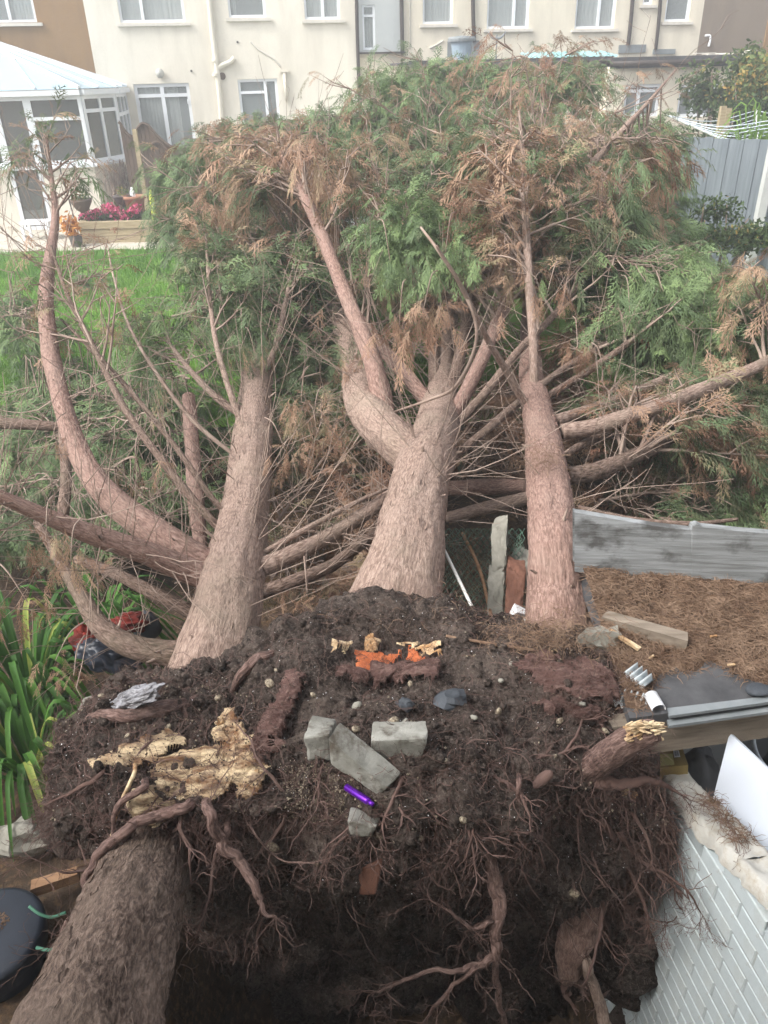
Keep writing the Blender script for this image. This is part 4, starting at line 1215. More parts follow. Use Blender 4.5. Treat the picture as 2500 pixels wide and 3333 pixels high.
# recess under the lean-to
gwl = at(2600, 2500, 2.62); gwr = at(2120, 2500, 2.62)
MB().box(gwr[0], gwl[0] + .5, 2.62, 2.7, -.1, 1.08).build('rear_wall', M['recess'], lean)
MB().box(wn_[0] + .1, gwl[0] + .6, .9, 2.62, -.1, .02).build('recess_floor', M['recess'], lean)
wp0, wp1, wp2 = at(2380, 2384, 1.98), at(2310, 2660, 1.86), at(2600, 2590, 1.74)
wp3 = wp1 + wp2 - wp0
wpn = nrm(np.cross(wp1 - wp0, wp2 - wp0)) * .012
MB().hexa([wp0, wp1, wp3, wp2, wp0 + wpn, wp1 + wpn, wp3 + wpn, wp2 + wpn]).build('melamine_sheet', M['board'], label='plain white panel leaning in the recess under the lean-to', cat='panel')
P = at(2520, 2480, 2.45)
ap = thing('black_sack', 'black plastic sack behind the white panel', 'sack', (P[0], 2.45, .02))
b = MB(); b.ball(P + [.12, .0, -.35], .42, 18, 14, (.55, .3, 1.15), .12, 2.0); b.build('sack', M['blackplastic'], ap, smooth=True)
b = MB(); b.tube(spline([at(2462, 2360, 2.28), at(2452, 2400, 2.22), at(2462, 2450, 2.15), at(2490, 2495, 2.08), at(2540, 2540, 2.0)], 30), .009, 8)
b.build('hose', M['hose'], label='pale grey hose curving over the black sack', cat='hose', smooth=True)
bxA, bxB, bxC, bxD = at(2150, 2385, 2.2), at(2205, 2385, 2.2), at(2240, 2490, 2.02), at(2148, 2500, 2.02)
box_ = thing('cardboard_box', 'brown printed box with a yellow panel and barcode under the beam', 'box', (bxA[0], bxA[1], bxD[2] - .1))
nn_ = nrm(np.cross(bxC - bxD, bxA - bxD))
dn_ = -nn_ * .1
MB().hexa([bxD + dn_, bxC + dn_, bxB + dn_, bxA + dn_, bxD, bxC, bxB, bxA]).build('carton', M['card'], box_)
def onbox(u0, u1, v0, v1, z):
    f = lambda u, v: (bxD * (1 - u) + bxC * u) * (1 - v) + (bxA * (1 - u) + bxB * u) * v
    return MB().add([f(u0, v0) + nn_ * z, f(u1, v0) + nn_ * z, f(u1, v1) + nn_ * z, f(u0, v1) + nn_ * z], np.array([(0, 1, 2, 3)]))
onbox(.0, .52, .04, .36, .002).build('yellow_panel', M['cardlabel'], box_)
onbox(.56, .80, .24, .44, .002).build('sticker', M['whiteplastic'], box_)
for k in range(7): onbox(.585 + .028 * k, .585 + .028 * k + (.018 if k % 3 else .009), .27, .41, .004).build('barcode_bar', M['blackplastic'], box_)
P = at(2290, 2590, 2.1)
MB().ball([P[0] + .02, 2.2, .45], .3, 16, 12, (.5, .5, 1.2), .18, 2.0).build('grey_bag', M['felt'], label='dark grey bag slumped between the box and the white panel', cat='bag', smooth=True)
def gz1(x, y):
    s = min(max((y - 4.0) / 6.5, 0), 1)
    return ZG * s * s * (3 - 2 * s)
# ------------------------------------------------------------------ many thin tubes at once
class TB:
    def __init__(self):
        self.q, self.mb = {}, MB()
    def tube(self, P, R, sides=4, cap=False):
        P = np.asarray(P, float)
        self.q.setdefault((len(P), sides), []).append((P, np.broadcast_to(np.asarray(R, float), (len(P),))))
    def build(self, *a, **k):
        for (n, s), L in self.q.items():
            P = np.stack([x[0] for x in L]); R = np.stack([x[1] for x in L])
            ch = P[:, -1] - P[:, 0]
            ch /= np.linalg.norm(ch, axis=1)[:, None] + 1e-9
            ref = np.where(np.abs(ch[:, 2:3]) < .9, np.array([[0, 0, 1.0]]), np.array([[1.0, 0, 0]]))
            A_ = np.cross(ch, ref); A_ /= np.linalg.norm(A_, axis=1)[:, None] + 1e-9
            B_ = np.cross(ch, A_)
            th = np.linspace(0, 2 * math.pi, s, endpoint=False)
            V = P[:, :, None] + R[:, :, None, None] * (np.cos(th)[None, None, :, None] * A_[:, None, None] + np.sin(th)[None, None, :, None] * B_[:, None, None])
            m_ = len(L)
            i = (np.arange(m_) * n * s)[:, None, None] + (np.arange(n - 1) * s)[None, :, None]
            j = np.arange(s)[None, None]; j2 = (j + 1) % s
            F = np.stack([i + j, i + j2, i + s + j2, i + s + j], -1).reshape(-1, 4)
            self.mb.add(V.reshape(-1, 3), F)
        return self.mb.build(*a, **k)
# ------------------------------------------------------------------ conifer sprays
def frond_template(hi, seed):
    r = np.random.default_rng(seed)
    V, F = [], []
    def tri(a, b, c):
        k = len(V); V.extend([a, b, c]); F.append((k, k + 1, k + 2))
    def blade(p, ang, L_, w_, zt):
        d = np.array([math.cos(ang), math.sin(ang), zt]); s = np.array([-math.sin(ang), math.cos(ang), 0])
        tri(p - s * w_, p + s * w_, p + d * L_)
        return d, s
    nside = 11 if hi else 9
    blade(np.zeros(3), 0, 1.0, .012 if hi else .02, 0)
    for i in range(nside):
        t = .1 + .86 * i / nside
        sd = 1 if i % 2 else -1
        L_ = (.44 * math.sin(math.pi * (.18 + .74 * t)) + .05) * r.uniform(.75, 1.2)
        ang = sd * math.radians(r.uniform(26, 46))
        p = np.array([t, 0, 0])
        zt = r.normal(-.08, .16)
        d, s = blade(p, ang, L_, .014 if hi else .03, zt)
        if not hi:
            for s2 in (1, -1):
                q = p + d * L_ * .45
                a2 = ang + s2 * .6
                d2 = np.array([math.cos(a2), math.sin(a2), zt]); n2 = np.array([-d2[1], d2[0], 0]) * .02
                tri(q - n2, q + n2, q + d2 * L_ * .4)
        if hi:
            ns = 2
            for j in range(ns):
                q = p + d * L_ * (.28 + .62 * j / ns)
                for s2 in (1, -1):
                    a2 = ang + s2 * math.radians(r.uniform(25, 42))
                    l2 = L_ * .42 * (1 - .5 * j / ns) * r.uniform(.8, 1.2)
                    d2 = np.array([math.cos(a2), math.sin(a2), zt + r.normal(0, .1)])
                    n2 = np.array([-d2[1], d2[0], 0]) * .016
                    tri(q - n2, q + n2, q + d2 * l2)
    return np.array(V), np.array(F)
T_HI = [frond_template(True, s) for s in range(6)]
T_LO = [frond_template(False, s + 20) for s in range(6)]
def add_fronds(mb, P, D, S, tint, droop, hi):
    n = len(P)
    if n == 0: return
    D = D / (np.linalg.norm(D, axis=1)[:, None] + 1e-9)
    upv = np.array([0, 0, 1.0]) + rng.normal(0, .45, (n, 3))
    Bv = np.cross(upv, D); Bv /= np.linalg.norm(Bv, axis=1)[:, None] + 1e-9
    Nv = np.cross(D, Bv)
    S = np.broadcast_to(S, (n,)); droop = np.broadcast_to(droop, (n,)); tint = np.broadcast_to(tint, (n,))
    k = rng.integers(0, 6, n)
    for q in range(6):
        T, F = (T_HI if hi else T_LO)[q]
        I = np.where(k == q)[0]
        if len(I) == 0: continue
        V = P[I][:, None] + S[I][:, None, None] * (T[None, :, 0:1] * D[I][:, None] + T[None, :, 1:2] * Bv[I][:, None] + T[None, :, 2:3] * Nv[I][:, None])
        V[..., 2] -= (droop[I] * S[I])[:, None] * (T[None, :, 0] ** 1.7 + 1.2 * np.abs(T[None, :, 1]) ** 1.4)
        # gentle tip-to-base colour drift along each spray
        tv = np.clip(tint[I][:, None] + rng.normal(-.02, .13, (len(I), 1)) * (T[None, :, 0] - .35), .01, 1)
        FF = (np.arange(len(I)) * len(T))[:, None, None] + F[None]
        mb.add(V.reshape(-1, 3), FF.reshape(-1, 3), tint=tv.ravel())

def ctrl(C):    # (px, py, Y, width px) -> xyz, radius
    out = []
    for x, y, Y, w_ in C:
        P = at(x, y, Y)
        out.append((*P, .5 * w_ * m_per_px(P)))
    return np.array(out)
def bark_tube(K, n, sides, amp=.05, seed=0.0, wander=0.0):
    S = spline(K, n)
    P, R = S[:, :3], np.maximum(S[:, 3], .002)
    P = P + (np.stack([fbm(np.stack([np.linspace(0, n / 9, n), np.full(n, seed + q), np.full(n, 1.5 * q)], -1), 2) for q in (1, 2, 3)], -1) * (np.minimum(R, .012) * wander)[:, None] if wander else 0)
    # slight natural wander
    mb = MB()
    V = mb.tube(P, R, sides)
    V = mb.V[0].reshape(n, sides, 3)
    Lc = np.concatenate([[0], np.cumsum(np.linalg.norm(np.diff(P, axis=0), axis=1))])
    th = np.linspace(0, 2 * math.pi, sides, endpoint=False)
    cs, sn = np.cos(th)[None], np.sin(th)[None]
    rr = R[:, None]
    q = np.stack([cs * 9 * (rr / .12) ** .5 + 0 * rr, sn * 9 * (rr / .12) ** .5 + 0 * rr, Lc[:, None] * 12 + 0 * cs + seed], -1)
    rid = fbm(q, 3)
    q2 = np.stack([cs * 1.6 + 0 * rr, sn * 1.6 + 0 * rr, Lc[:, None] * 2.2 + 0 * cs + seed + 40], -1)
    lump = fbm(q2, 3)
    knot = np.clip(vnoise(np.stack([cs * 2.6 + 0 * rr, sn * 2.6 + 0 * rr, Lc[:, None] * 6 + 0 * cs + seed + 9], -1)) - .55, 0, 1) * 1.6
    q3 = np.stack([cs * 22 + 0 * rr, sn * 22 + 0 * rr, Lc[:, None] * 14 + 0 * cs + seed], -1)
    fine = vnoise(q3)
    nv = V - P[:, None]
    f = 1 + amp * (rid * .42 + lump * .8 + fine * .4 + knot * 1.3)
    mb.V[0] = (P[:, None] + nv * f[..., None]).reshape(-1, 3)
    return mb, P, R
TREES = {}
def tree(key, label, base):
    t = thing('fallen_conifer', label, 'tree', base, 'conifers blown over together')
    TREES[key] = dict(o=t, axes=[], twigs=TB(), fol=[MB(), MB()])
    return TREES[key]
def flakes(P, R, parent, mat, n, f1=1.0, lw=(.003, .008), stubs=True):
    """loose bark strips and snapped twig stubs standing off the trunk"""
    b = MB()
    L_ = np.concatenate([[0], np.cumsum(np.linalg.norm(np.diff(P, axis=0), axis=1))])
    x = rng.uniform(0.02, f1, n) * L_[-1]
    p = np.stack([np.interp(x, L_, P[:, i]) for i in range(3)], -1)
    r = np.interp(x, L_, R)
    T_ = np.gradient(P, axis=0); T_ /= np.linalg.norm(T_, axis=1)[:, None]
    i = np.clip(np.searchsorted(L_, x), 0, len(P) - 1)
    ax = T_[i]
    v = rng.normal(0, 1, (n, 3)); v -= ax * (v * ax).sum(1)[:, None]; v /= np.linalg.norm(v, axis=1)[:, None]
    v[:, 2] = np.abs(v[:, 2]) * np.where(rng.random(n) < .8, 1, -1)
    v -= ax * (v * ax).sum(1)[:, None]; v /= np.linalg.norm(v, axis=1)[:, None]
    strands(b, p + v * (r * rng.uniform(.96, 1.03, n))[:, None], ax * rng.choice([-1, 1], (n, 1)) + v * rng.uniform(-.05, .12, (n, 1)) + rng.normal(0, .06, (n, 3)), rng.uniform(.02, .085, n) * np.clip(r / .1, .4, 1.2), rng.uniform(*lw, n) * np.clip(r / .1, .35, 1.2), 0.05, .05, 4)
    b.build('bark_flakes', M[mat], parent, kind='stuff')
    tb = TB()
    if not stubs: return
    for k in range(n // 28):
        q = p[k] + v[k] * r[k] * .9
        d = nrm(v[k] + ax[k] * rng.uniform(-.2, .6) + rng.normal(0, .2, 3))
        l_ = rng.uniform(.015, .07)
        tb.tube(np.array([q, q + d * l_ * .6, q + d * l_]), np.array([.009, .006, .004]) * rng.uniform(.5, 1.2), 6)
    tb.build('twig_stubs', M['twig'], parent, kind='stuff')
def trunk(T, C, n=320, sides=60, mat='bark', amp=.07, name='trunk', seed=0.0, fl=550):
    mb, P, R = bark_tube(ctrl(C), n, sides, amp, seed)
    o = mb.build(name, M[mat], T['o'], smooth=True)
    if fl: flakes(P, R, o, mat, fl, .6)
    return P, R
def limb(T, C, n=90, sides=18, mat='redbark', amp=.07, seed=1.0):
    return trunk(T, C, n, sides, mat, amp, 'limb', seed, 160 if C[0][3] > 70 else 0)

def along(P, R, f):
    L_ = np.concatenate([[0], np.cumsum(np.linalg.norm(np.diff(P, axis=0), axis=1))])
    x = f * L_[-1]
    p = np.array([np.interp(x, L_, P[:, i]) for i in range(3)])
    r = np.interp(x, L_, R)
    i = min(max(np.searchsorted(L_, x), 1), len(P) - 1)
    return p, r, nrm(P[i] - P[i - 1])
def crown_branches(T, P, R, f0, f1, count, Lmax, green, spread=1.0, zmax=3.45, upb=0.25, side=None, nsec=7, nfr=5, fs=.22, inner=0.35, ymin=0.0, hi_y=5.6, taper=.6):
    """side branches with secondary twigs and sprays; green: function (pos, outer) -> tint"""
    tw = T['twigs']
    FP, FD, FS, FT, FDr = [], [], [], [], []
    for k in range(count):
        f = f0 + (f1 - f0) * (k + rng.random()) / count
        p, r, ax = along(P, R, f)
        for _ in range(20):
            v = rng.normal(0, 1, 3)
            v = nrm(v - ax * (v @ ax))
            if v[2] > -.35 and (side is None or side(v)): break
        fr_ = (f - f0) / (f1 - f0 + 1e-9)
        L_ = Lmax * (1 - taper * fr_) * rng.uniform(.6, 1.1)
        d = nrm(v * spread + ax * rng.uniform(.35, .8) + np.array([0, 0, upb * .4]))
        pts = [p + v * r * .5]
        nseg = 7
        for s in range(nseg):
            d = nrm(d + ax * .07 + np.array([0, 0, upb * .10 - .02]) + rng.normal(0, .07, 3))
            q = pts[-1] + d * L_ / nseg
            lo_z = gz1(q[0], q[1]) + .06
            if q[2] < lo_z: q[2] = lo_z + rng.uniform(0, .05); d[2] = abs(d[2]) * .3
            if q[2] > zmax - .12: d = nrm(d * [1, 1, .2] + [0, 0, -.1]); q[2] = min(q[2], zmax - .12 + rng.uniform(-.1, .05))
            pts.append(q)
        pts = np.array(pts)
        rb = max(.006, min(r * .6, .008 + .011 * L_))
        tw.tube(pts, np.linspace(rb, .002, len(pts)), 4, cap=False)
        for j in range(nsec):
            g_ = .22 + .78 * (j + rng.random()) / nsec
            i_ = min(int(g_ * nseg), nseg - 1)
            fr2 = g_ * nseg - i_
            b0 = pts[i_] * (1 - fr2) + pts[i_ + 1] * fr2
            dd = nrm(pts[i_ + 1] - pts[i_])
            sv = nrm(np.cross(dd, rng.normal(0, 1, 3) + [0, 0, 1.2]))
            d2 = nrm(dd * .75 + sv * (1 if j % 2 else -1) * .8 + rng.normal(0, .15, 3))
            l2 = L_ * rng.uniform(.22, .42) * (1.1 - .5 * g_)
            e2 = b0 + d2 * l2 * .5
            e3 = b0 + d2 * l2 + dd * l2 * .15 - np.array([0, 0, .1 * l2])
            for e_ in (e2, e3): e_[2] = min(max(e_[2], gz1(e_[0], e_[1]) + .04), zmax)
            sp = np.array([b0, e2, e3])
            tw.tube(sp, np.array([rb * .5, .0045, .0018]), 3, cap=False)
            outer = g_
            m_ = max(1, int(nfr * .72 + rng.random())) if outer > inner else int(nfr * .35 + rng.random())
            for z in range(m_):
                h = rng.uniform(.35, 1.0)
                pp = (b0 * (1 - h) + e3 * h) + rng.normal(0, .03, 3)
                if pp[1] < ymin: continue
                fd_ = nrm(nrm(e3 - b0) + rng.normal(0, .45, 3) + [0, 0, -.1])
                FP.append(pp); FD.append(fd_); FS.append(fs * rng.uniform(.65, 1.3)); FT.append(outer); FDr.append(rng.uniform(.15, .75))
    if FP:
        FP, FD, FS, FT, FDr = map(np.array, (FP, FD, FS, FT, FDr))
        FP[:, 2] = np.where(FP[:, 2] > zmax - .25, zmax - .25 + .25 * np.tanh((FP[:, 2] - zmax + .25) / .25) + rng.uniform(-.22, .04, len(FP)), FP[:, 2])
        FT = green(FP, FT)
        nearm = FP[:, 1] < hi_y
        add_fronds(T['fol'][0], FP[nearm], FD[nearm], FS[nearm], FT[nearm], FDr[nearm], True)
        add_fronds(T['fol'][0], FP[~nearm], FD[~nearm], FS[~nearm], FT[~nearm], FDr[~nearm], False)
def dead_twigs(T, P, R, f0, f1, count, Lr=(.3, 1.2), v_ok=None, sub=2, r0=.0045):
    tw = T['twigs']
    for k in range(count):
        p, r, ax = along(P, R, rng.uniform(f0, f1))
        for _ in range(30):
            v = rng.normal(0, 1, 3); v = nrm(v - ax * (v @ ax))
            if v[2] > -.5 and (v_ok is None or v_ok(v)): break
        L_ = rng.uniform(*Lr)
        d = nrm(v + ax * rng.uniform(-.1, .5) + rng.normal(0, .2, 3))
        pts = [p + v * r * .9]
        for s in range(6):
            d = nrm(d + rng.normal(0, .12, 3) + np.array([0, 0, .05]))
            pts.append(pts[-1] + d * L_ / 6)
        pts = np.array(pts)
        pts[:, 2] = np.maximum(pts[:, 2], gz(pts[:, 0], pts[:, 1]) + .02)
        rr = r0 * rng.uniform(.5, 1.1) * (L_ ** .5)
        tw.tube(pts, np.linspace(rr, .0012, 7), 3, cap=False)
        for s in range(sub):
            i = rng.integers(2, 6)
            e_ = pts[i] + nrm(nrm(pts[i] - pts[i - 1]) + rng.normal(0, .6, 3)) * L_ * rng.uniform(.15, .4)
            tw.tube(np.array([pts[i], (pts[i] + e_) / 2 + rng.normal(0, .02, 3), e_]), np.array([rr * .5, rr * .4, .001]), 3, cap=False)

def g_mixed(bias):
    def f(p, outer):
        n_ = len(p)
        x = fbm(p * .75 + 3.0, 3) * .9 + bias + (outer - .5) * .5 + rng.normal(0, .16, n_) + np.where(p[:, 0] > -1.6, np.clip((p[:, 1] - 8.6) / 5, -.2, .4), .15) + .14 + .22 * np.clip((p[:, 0] - 1.2) / 1.0, 0, 1)
        gr = np.clip(.57 + .30 * np.minimum(x, 1) + rng.normal(0, .09, n_), .47, 1)
        br = np.clip(.26 + .16 * fbm(p * 1.6 + 9, 3) + rng.normal(0, .11, n_), .02, .52)
        return np.where(x > 0, gr, br)
    return f

# --- tree with the left hand trunk
A = tree('A', 'fallen conifer whose long trunk lies on the left with big limbs curving left', at(690, 2200, 2.4))
PA, RA = trunk(A, [(630, 2400, 2.42, 320), (670, 2260, 2.46, 300), (692, 2180, 2.54, 272), (735, 2000, 2.82, 225), (762, 1850, 3.12, 205), (792, 1700, 3.55, 160), (815, 1500, 4.2, 138), (832, 1300, 5.0, 105), (835, 1180, 5.6, 98), (815, 1050, 6.4, 80), (790, 900, 7.6, 60), (760, 760, 9, 45), (740, 660, 10.2, 22)], seed=1)
PA1, RA1 = limb(A, [(700, 1850, 3.08, 100), (600, 1800, 3.1, 104), (480, 1715, 3.2, 96), (380, 1640, 3.3, 86), (300, 1550, 3.45, 76), (240, 1430, 3.7, 68), (200, 1300, 4.0, 60), (165, 1150, 4.5, 58), (150, 1000, 5.0, 50), (152, 930, 5.3, 46), (165, 820, 5.9, 34), (180, 700, 6.5, 24), (165, 560, 7.2, 14), (150, 440, 7.8, 8)], 200, 40, seed=2)
PA2, RA2 = limb(A, [(690, 1885, 3.0, 80), (600, 1850, 3.0, 82), (450, 1790, 2.95, 74), (300, 1740, 2.9, 64), (150, 1680, 2.85, 54), (0, 1615, 2.8, 44), (-150, 1550, 2.75, 34)], 140, 30, seed=3)
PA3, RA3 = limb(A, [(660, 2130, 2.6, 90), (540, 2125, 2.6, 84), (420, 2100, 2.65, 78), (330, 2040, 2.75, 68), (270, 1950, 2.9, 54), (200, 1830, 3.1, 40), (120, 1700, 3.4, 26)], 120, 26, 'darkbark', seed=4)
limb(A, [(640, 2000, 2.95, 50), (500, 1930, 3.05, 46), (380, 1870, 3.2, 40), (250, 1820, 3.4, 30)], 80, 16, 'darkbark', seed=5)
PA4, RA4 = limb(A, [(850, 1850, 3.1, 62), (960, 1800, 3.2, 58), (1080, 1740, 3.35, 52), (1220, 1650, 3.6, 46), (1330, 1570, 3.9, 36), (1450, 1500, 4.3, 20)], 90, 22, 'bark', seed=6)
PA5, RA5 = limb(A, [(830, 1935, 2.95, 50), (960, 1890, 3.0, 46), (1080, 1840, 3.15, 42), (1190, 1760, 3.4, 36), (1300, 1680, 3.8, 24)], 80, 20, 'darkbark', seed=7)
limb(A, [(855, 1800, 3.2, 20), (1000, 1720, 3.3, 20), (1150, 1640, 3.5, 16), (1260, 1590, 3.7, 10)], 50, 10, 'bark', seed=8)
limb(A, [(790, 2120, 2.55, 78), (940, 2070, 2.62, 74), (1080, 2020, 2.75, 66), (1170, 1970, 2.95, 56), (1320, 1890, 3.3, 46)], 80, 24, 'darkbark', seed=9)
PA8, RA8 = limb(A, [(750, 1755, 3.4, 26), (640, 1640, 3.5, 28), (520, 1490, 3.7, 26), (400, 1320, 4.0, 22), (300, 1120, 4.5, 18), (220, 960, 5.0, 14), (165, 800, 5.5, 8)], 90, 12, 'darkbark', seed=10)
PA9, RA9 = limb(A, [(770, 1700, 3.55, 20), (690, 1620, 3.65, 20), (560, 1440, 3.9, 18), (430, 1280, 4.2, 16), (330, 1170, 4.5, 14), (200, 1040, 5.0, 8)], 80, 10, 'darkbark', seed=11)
PA10, RA10 = limb(A, [(800, 1510, 4.15, 14), (640, 1380, 4.3, 14), (520, 1230, 4.6, 12), (420, 1060, 5.1, 10), (370, 900, 5.7, 7), (350, 800, 6.2, 4)], 80, 8, 'twig', seed=12)
limb(A, [(655, 1790, 3.85, 44), (640, 1640, 4.1, 52), (625, 1450, 4.5, 48), (614, 1290, 4.85, 42)], 70, 20, 'redbark', .1, seed=13)
limb(A, [(200, 1720, 4.2, 40), (215, 1560, 4.5, 36), (205, 1400, 4.9, 30)], 50, 12, 'darkbark', seed=14)
limb(A, [(240, 1392, 5.0, 24), (150, 1386, 5.0, 32), (60, 1380, 5.0, 36), (-60, 1375, 5.0, 40)], 40, 12, 'darkbark', seed=15)
for C0 in ([(810, 1450, 4.5, 20), (750, 1280, 4.8, 20), (700, 1100, 5.3, 17), (680, 920, 5.8, 12), (670, 760, 6.3, 6)], [(855, 1230, 5.3, 22), (900, 1120, 5.5, 20), (930, 980, 5.9, 15), (960, 840, 6.4, 7)], [(815, 1370, 4.75, 22), (700, 1290, 4.9, 22), (590, 1170, 5.3, 16), (520, 1060, 5.7, 6)]):
    p_, r_ = limb(A, C0, 60, 12, 'bark', seed=C0[0][0])
    dead_twigs(A, p_, r_, .1, .95, 14, (.2, .6))
    A.setdefault('extra', []).append((p_, r_))
# --- middle tree, forked
B = tree('B', 'fallen conifer with the thick forked middle trunk rising out of the root plate', at(1280, 2010, 2.4))
PB, RB = trunk(B, [(1250, 2170, 2.66, 390), (1258, 2090, 2.66, 380), (1275, 2000, 2.7, 330), (1294, 1925, 2.78, 285), (1322, 1800, 2.98, 237), (1348, 1650, 3.33, 200), (1378, 1530, 3.65, 178), (1408, 1450, 4.0, 165), (1425, 1380, 4.35, 140), (1430, 1315, 4.7, 118), (1446, 1210, 5.3, 66), (1466, 1050, 6.2, 46), (1485, 900, 7.4, 38), (1500, 750, 8.9, 42), (1510, 600, 10.8, 28), (1515, 530, 11.8, 14)], 340, 64, seed=21)
PB1, RB1 = trunk(B, [(1390, 1520, 3.75, 110), (1300, 1445, 4.05, 140), (1222, 1370, 4.35, 135), (1175, 1290, 4.8, 112), (1160, 1200, 5.3, 88), (1130, 1100, 5.9, 70), (1060, 950, 7.1, 58), (960, 800, 8.6, 45), (880, 680, 10.2, 22)], 240, 56, 'bark', .085, 'fork_stem', 22)
PB2, RB2 = limb(B, [(1258, 1350, 4.4, 58), (1240, 1280, 4.52, 68), (1205, 1150, 4.75, 60), (1150, 1020, 5.1, 50), (1085, 860, 5.6, 44), (1020, 700, 6.3, 38), (950, 560, 7.0, 30), (900, 460, 7.6, 14)], 150, 26, seed=23)
PB3, RB3 = limb(B, [(1405, 1330, 4.65, 52), (1330, 1230, 4.9, 46), (1240, 1130, 5.3, 42), (1180, 1050, 5.8, 38), (1080, 940, 6.5, 30), (960, 840, 7.4, 18)], 100, 18, seed=24)
PB4, RB4 = limb(B, [(1465, 1375, 4.38, 46), (1530, 1250, 4.7, 48), (1590, 1120, 5.0, 44), (1650, 980, 5.5, 40), (1720, 830, 6.2, 30), (1790, 690, 7.0, 16)], 110, 18, seed=25)
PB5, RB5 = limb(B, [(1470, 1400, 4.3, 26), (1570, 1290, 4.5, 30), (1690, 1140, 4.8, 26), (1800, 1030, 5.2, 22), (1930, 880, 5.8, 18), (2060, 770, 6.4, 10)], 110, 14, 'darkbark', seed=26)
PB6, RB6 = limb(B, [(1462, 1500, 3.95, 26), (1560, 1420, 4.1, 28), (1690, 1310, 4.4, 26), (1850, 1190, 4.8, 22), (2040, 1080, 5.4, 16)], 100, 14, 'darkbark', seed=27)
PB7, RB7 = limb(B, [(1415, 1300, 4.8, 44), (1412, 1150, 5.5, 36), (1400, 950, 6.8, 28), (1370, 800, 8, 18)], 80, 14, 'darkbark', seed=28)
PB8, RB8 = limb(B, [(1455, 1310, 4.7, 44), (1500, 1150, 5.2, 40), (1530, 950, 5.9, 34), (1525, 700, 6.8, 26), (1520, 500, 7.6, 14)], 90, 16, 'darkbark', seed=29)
# pale bent cane in front
limb(B, [(1285, 1340, 4.3, 7), (1400, 1300, 4.2, 10), (1480, 1260, 4.1, 12), (1540, 1150, 4.05, 12), (1548, 1050, 4.05, 11), (1500, 930, 4.1, 14), (1430, 820, 4.2, 12), (1370, 740, 4.4, 8)], 90, 8, 'twig', .03, seed=30)
# --- right hand tree
C_ = tree('C', 'fallen conifer with the straight reddish trunk nearest the littered roof', at(1815, 2060, 2.3))
PC, RC = trunk(C_, [(1820, 2230, 2.56, 240), (1820, 2140, 2.58, 228), (1816, 2040, 2.62, 205), (1812, 1930, 2.74, 190), (1806, 1820, 2.85, 172), (1795, 1700, 3.1, 150), (1782, 1550, 3.55, 134), (1764, 1420, 4.0, 114), (1745, 1320, 4.4, 96), (1730, 1230, 4.85, 80), (1725, 1100, 5.6, 62), (1728, 900, 7.2, 45), (1715, 700, 9.2, 32), (1700, 560, 11.0, 14)], 320, 60, 'redbark', seed=41)
PC1, RC1 = limb(C_, [(1830, 1405, 4.02, 54), (1950, 1385, 4.05, 52), (2130, 1325, 4.12, 50), (2290, 1265, 4.25, 46), (2400, 1222, 4.4, 42), (2500, 1175, 4.6, 38), (2650, 1080, 5.2, 24)], 120, 22, 'bark', seed=42)
PC2, RC2 = limb(C_, [(1810, 1370, 4.22, 40), (1940, 1330, 4.4, 42), (2090, 1270, 4.6, 38), (2210, 1215, 4.9, 34), (2320, 1150, 5.2, 26), (2400, 1100, 5.6, 16)], 110, 20, 'bark', seed=43)
PC3, RC3 = limb(C_, [(1840, 1550, 3.7, 60), (1950, 1530, 3.8, 60), (2120, 1460, 4.1, 48), (2260, 1390, 4.5, 36), (2400, 1330, 4.9, 20)], 90, 18, 'darkbark', seed=44)
PC4, RC4 = limb(C_, [(1738, 1290, 4.55, 28), (1737, 1150, 4.7, 30), (1724, 950, 5.0, 28), (1710, 700, 5.5, 24), (1700, 500, 6.0, 18), (1690, 360, 6.4, 8)], 100, 14, 'bark', seed=45)
limb(C_, [(1722, 1340, 4.35, 26), (1650, 1210, 4.3, 26), (1590, 1110, 4.2, 20), (1500, 930, 4.05, 14), (1420, 800, 4.0, 8)], 70, 10, 'bark', seed=46)
PC5, RC5 = limb(C_, [(1728, 900, 7.2, 36), (1790, 760, 6.7, 32), (1900, 570, 6.8, 26), (2030, 420, 7.2, 18), (2130, 310, 7.6, 10), (2200, 225, 7.9, 4)], 100, 16, 'bark', seed=47)
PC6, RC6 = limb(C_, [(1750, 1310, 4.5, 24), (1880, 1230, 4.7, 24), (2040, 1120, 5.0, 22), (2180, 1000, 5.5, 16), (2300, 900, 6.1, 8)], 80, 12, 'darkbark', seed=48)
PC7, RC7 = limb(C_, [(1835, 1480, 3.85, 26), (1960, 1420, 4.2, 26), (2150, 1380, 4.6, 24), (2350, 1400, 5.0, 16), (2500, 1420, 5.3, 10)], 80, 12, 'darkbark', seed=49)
limb(C_, [(1715, 1585, 4.3, 46), (1600, 1585, 4.5, 54), (1460, 1590, 4.6, 48)], 50, 18, 'redbark', .08, seed=50)
limb(C_, [(1720, 1620, 4.2, 42), (1600, 1650, 4.15, 44), (1450, 1685, 4.1, 34)], 50, 16, 'bark', .08, seed=51)
limb(C_, [(1880, 1655, 3.2, 26), (2050, 1690, 3.1, 22), (2250, 1705, 3.05, 18), (2400, 1690, 3.1, 12)], 60, 10, 'darkbark', seed=52)
# --- trunk leaning back towards the camera, bottom left
E_ = thing('leaning_trunk', 'dark fibrous conifer trunk leaning out of the root hole at the lower left', 'tree trunk', at(600, 2480, 2.25))
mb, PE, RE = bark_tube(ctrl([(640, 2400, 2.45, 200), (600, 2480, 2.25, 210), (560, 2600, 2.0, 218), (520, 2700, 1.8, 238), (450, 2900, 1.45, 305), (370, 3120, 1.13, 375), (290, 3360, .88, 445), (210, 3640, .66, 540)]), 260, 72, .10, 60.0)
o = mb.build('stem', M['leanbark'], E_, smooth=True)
flakes(PE, RE, o, 'leanbark', 1300, .95, (.0025, .005), False)

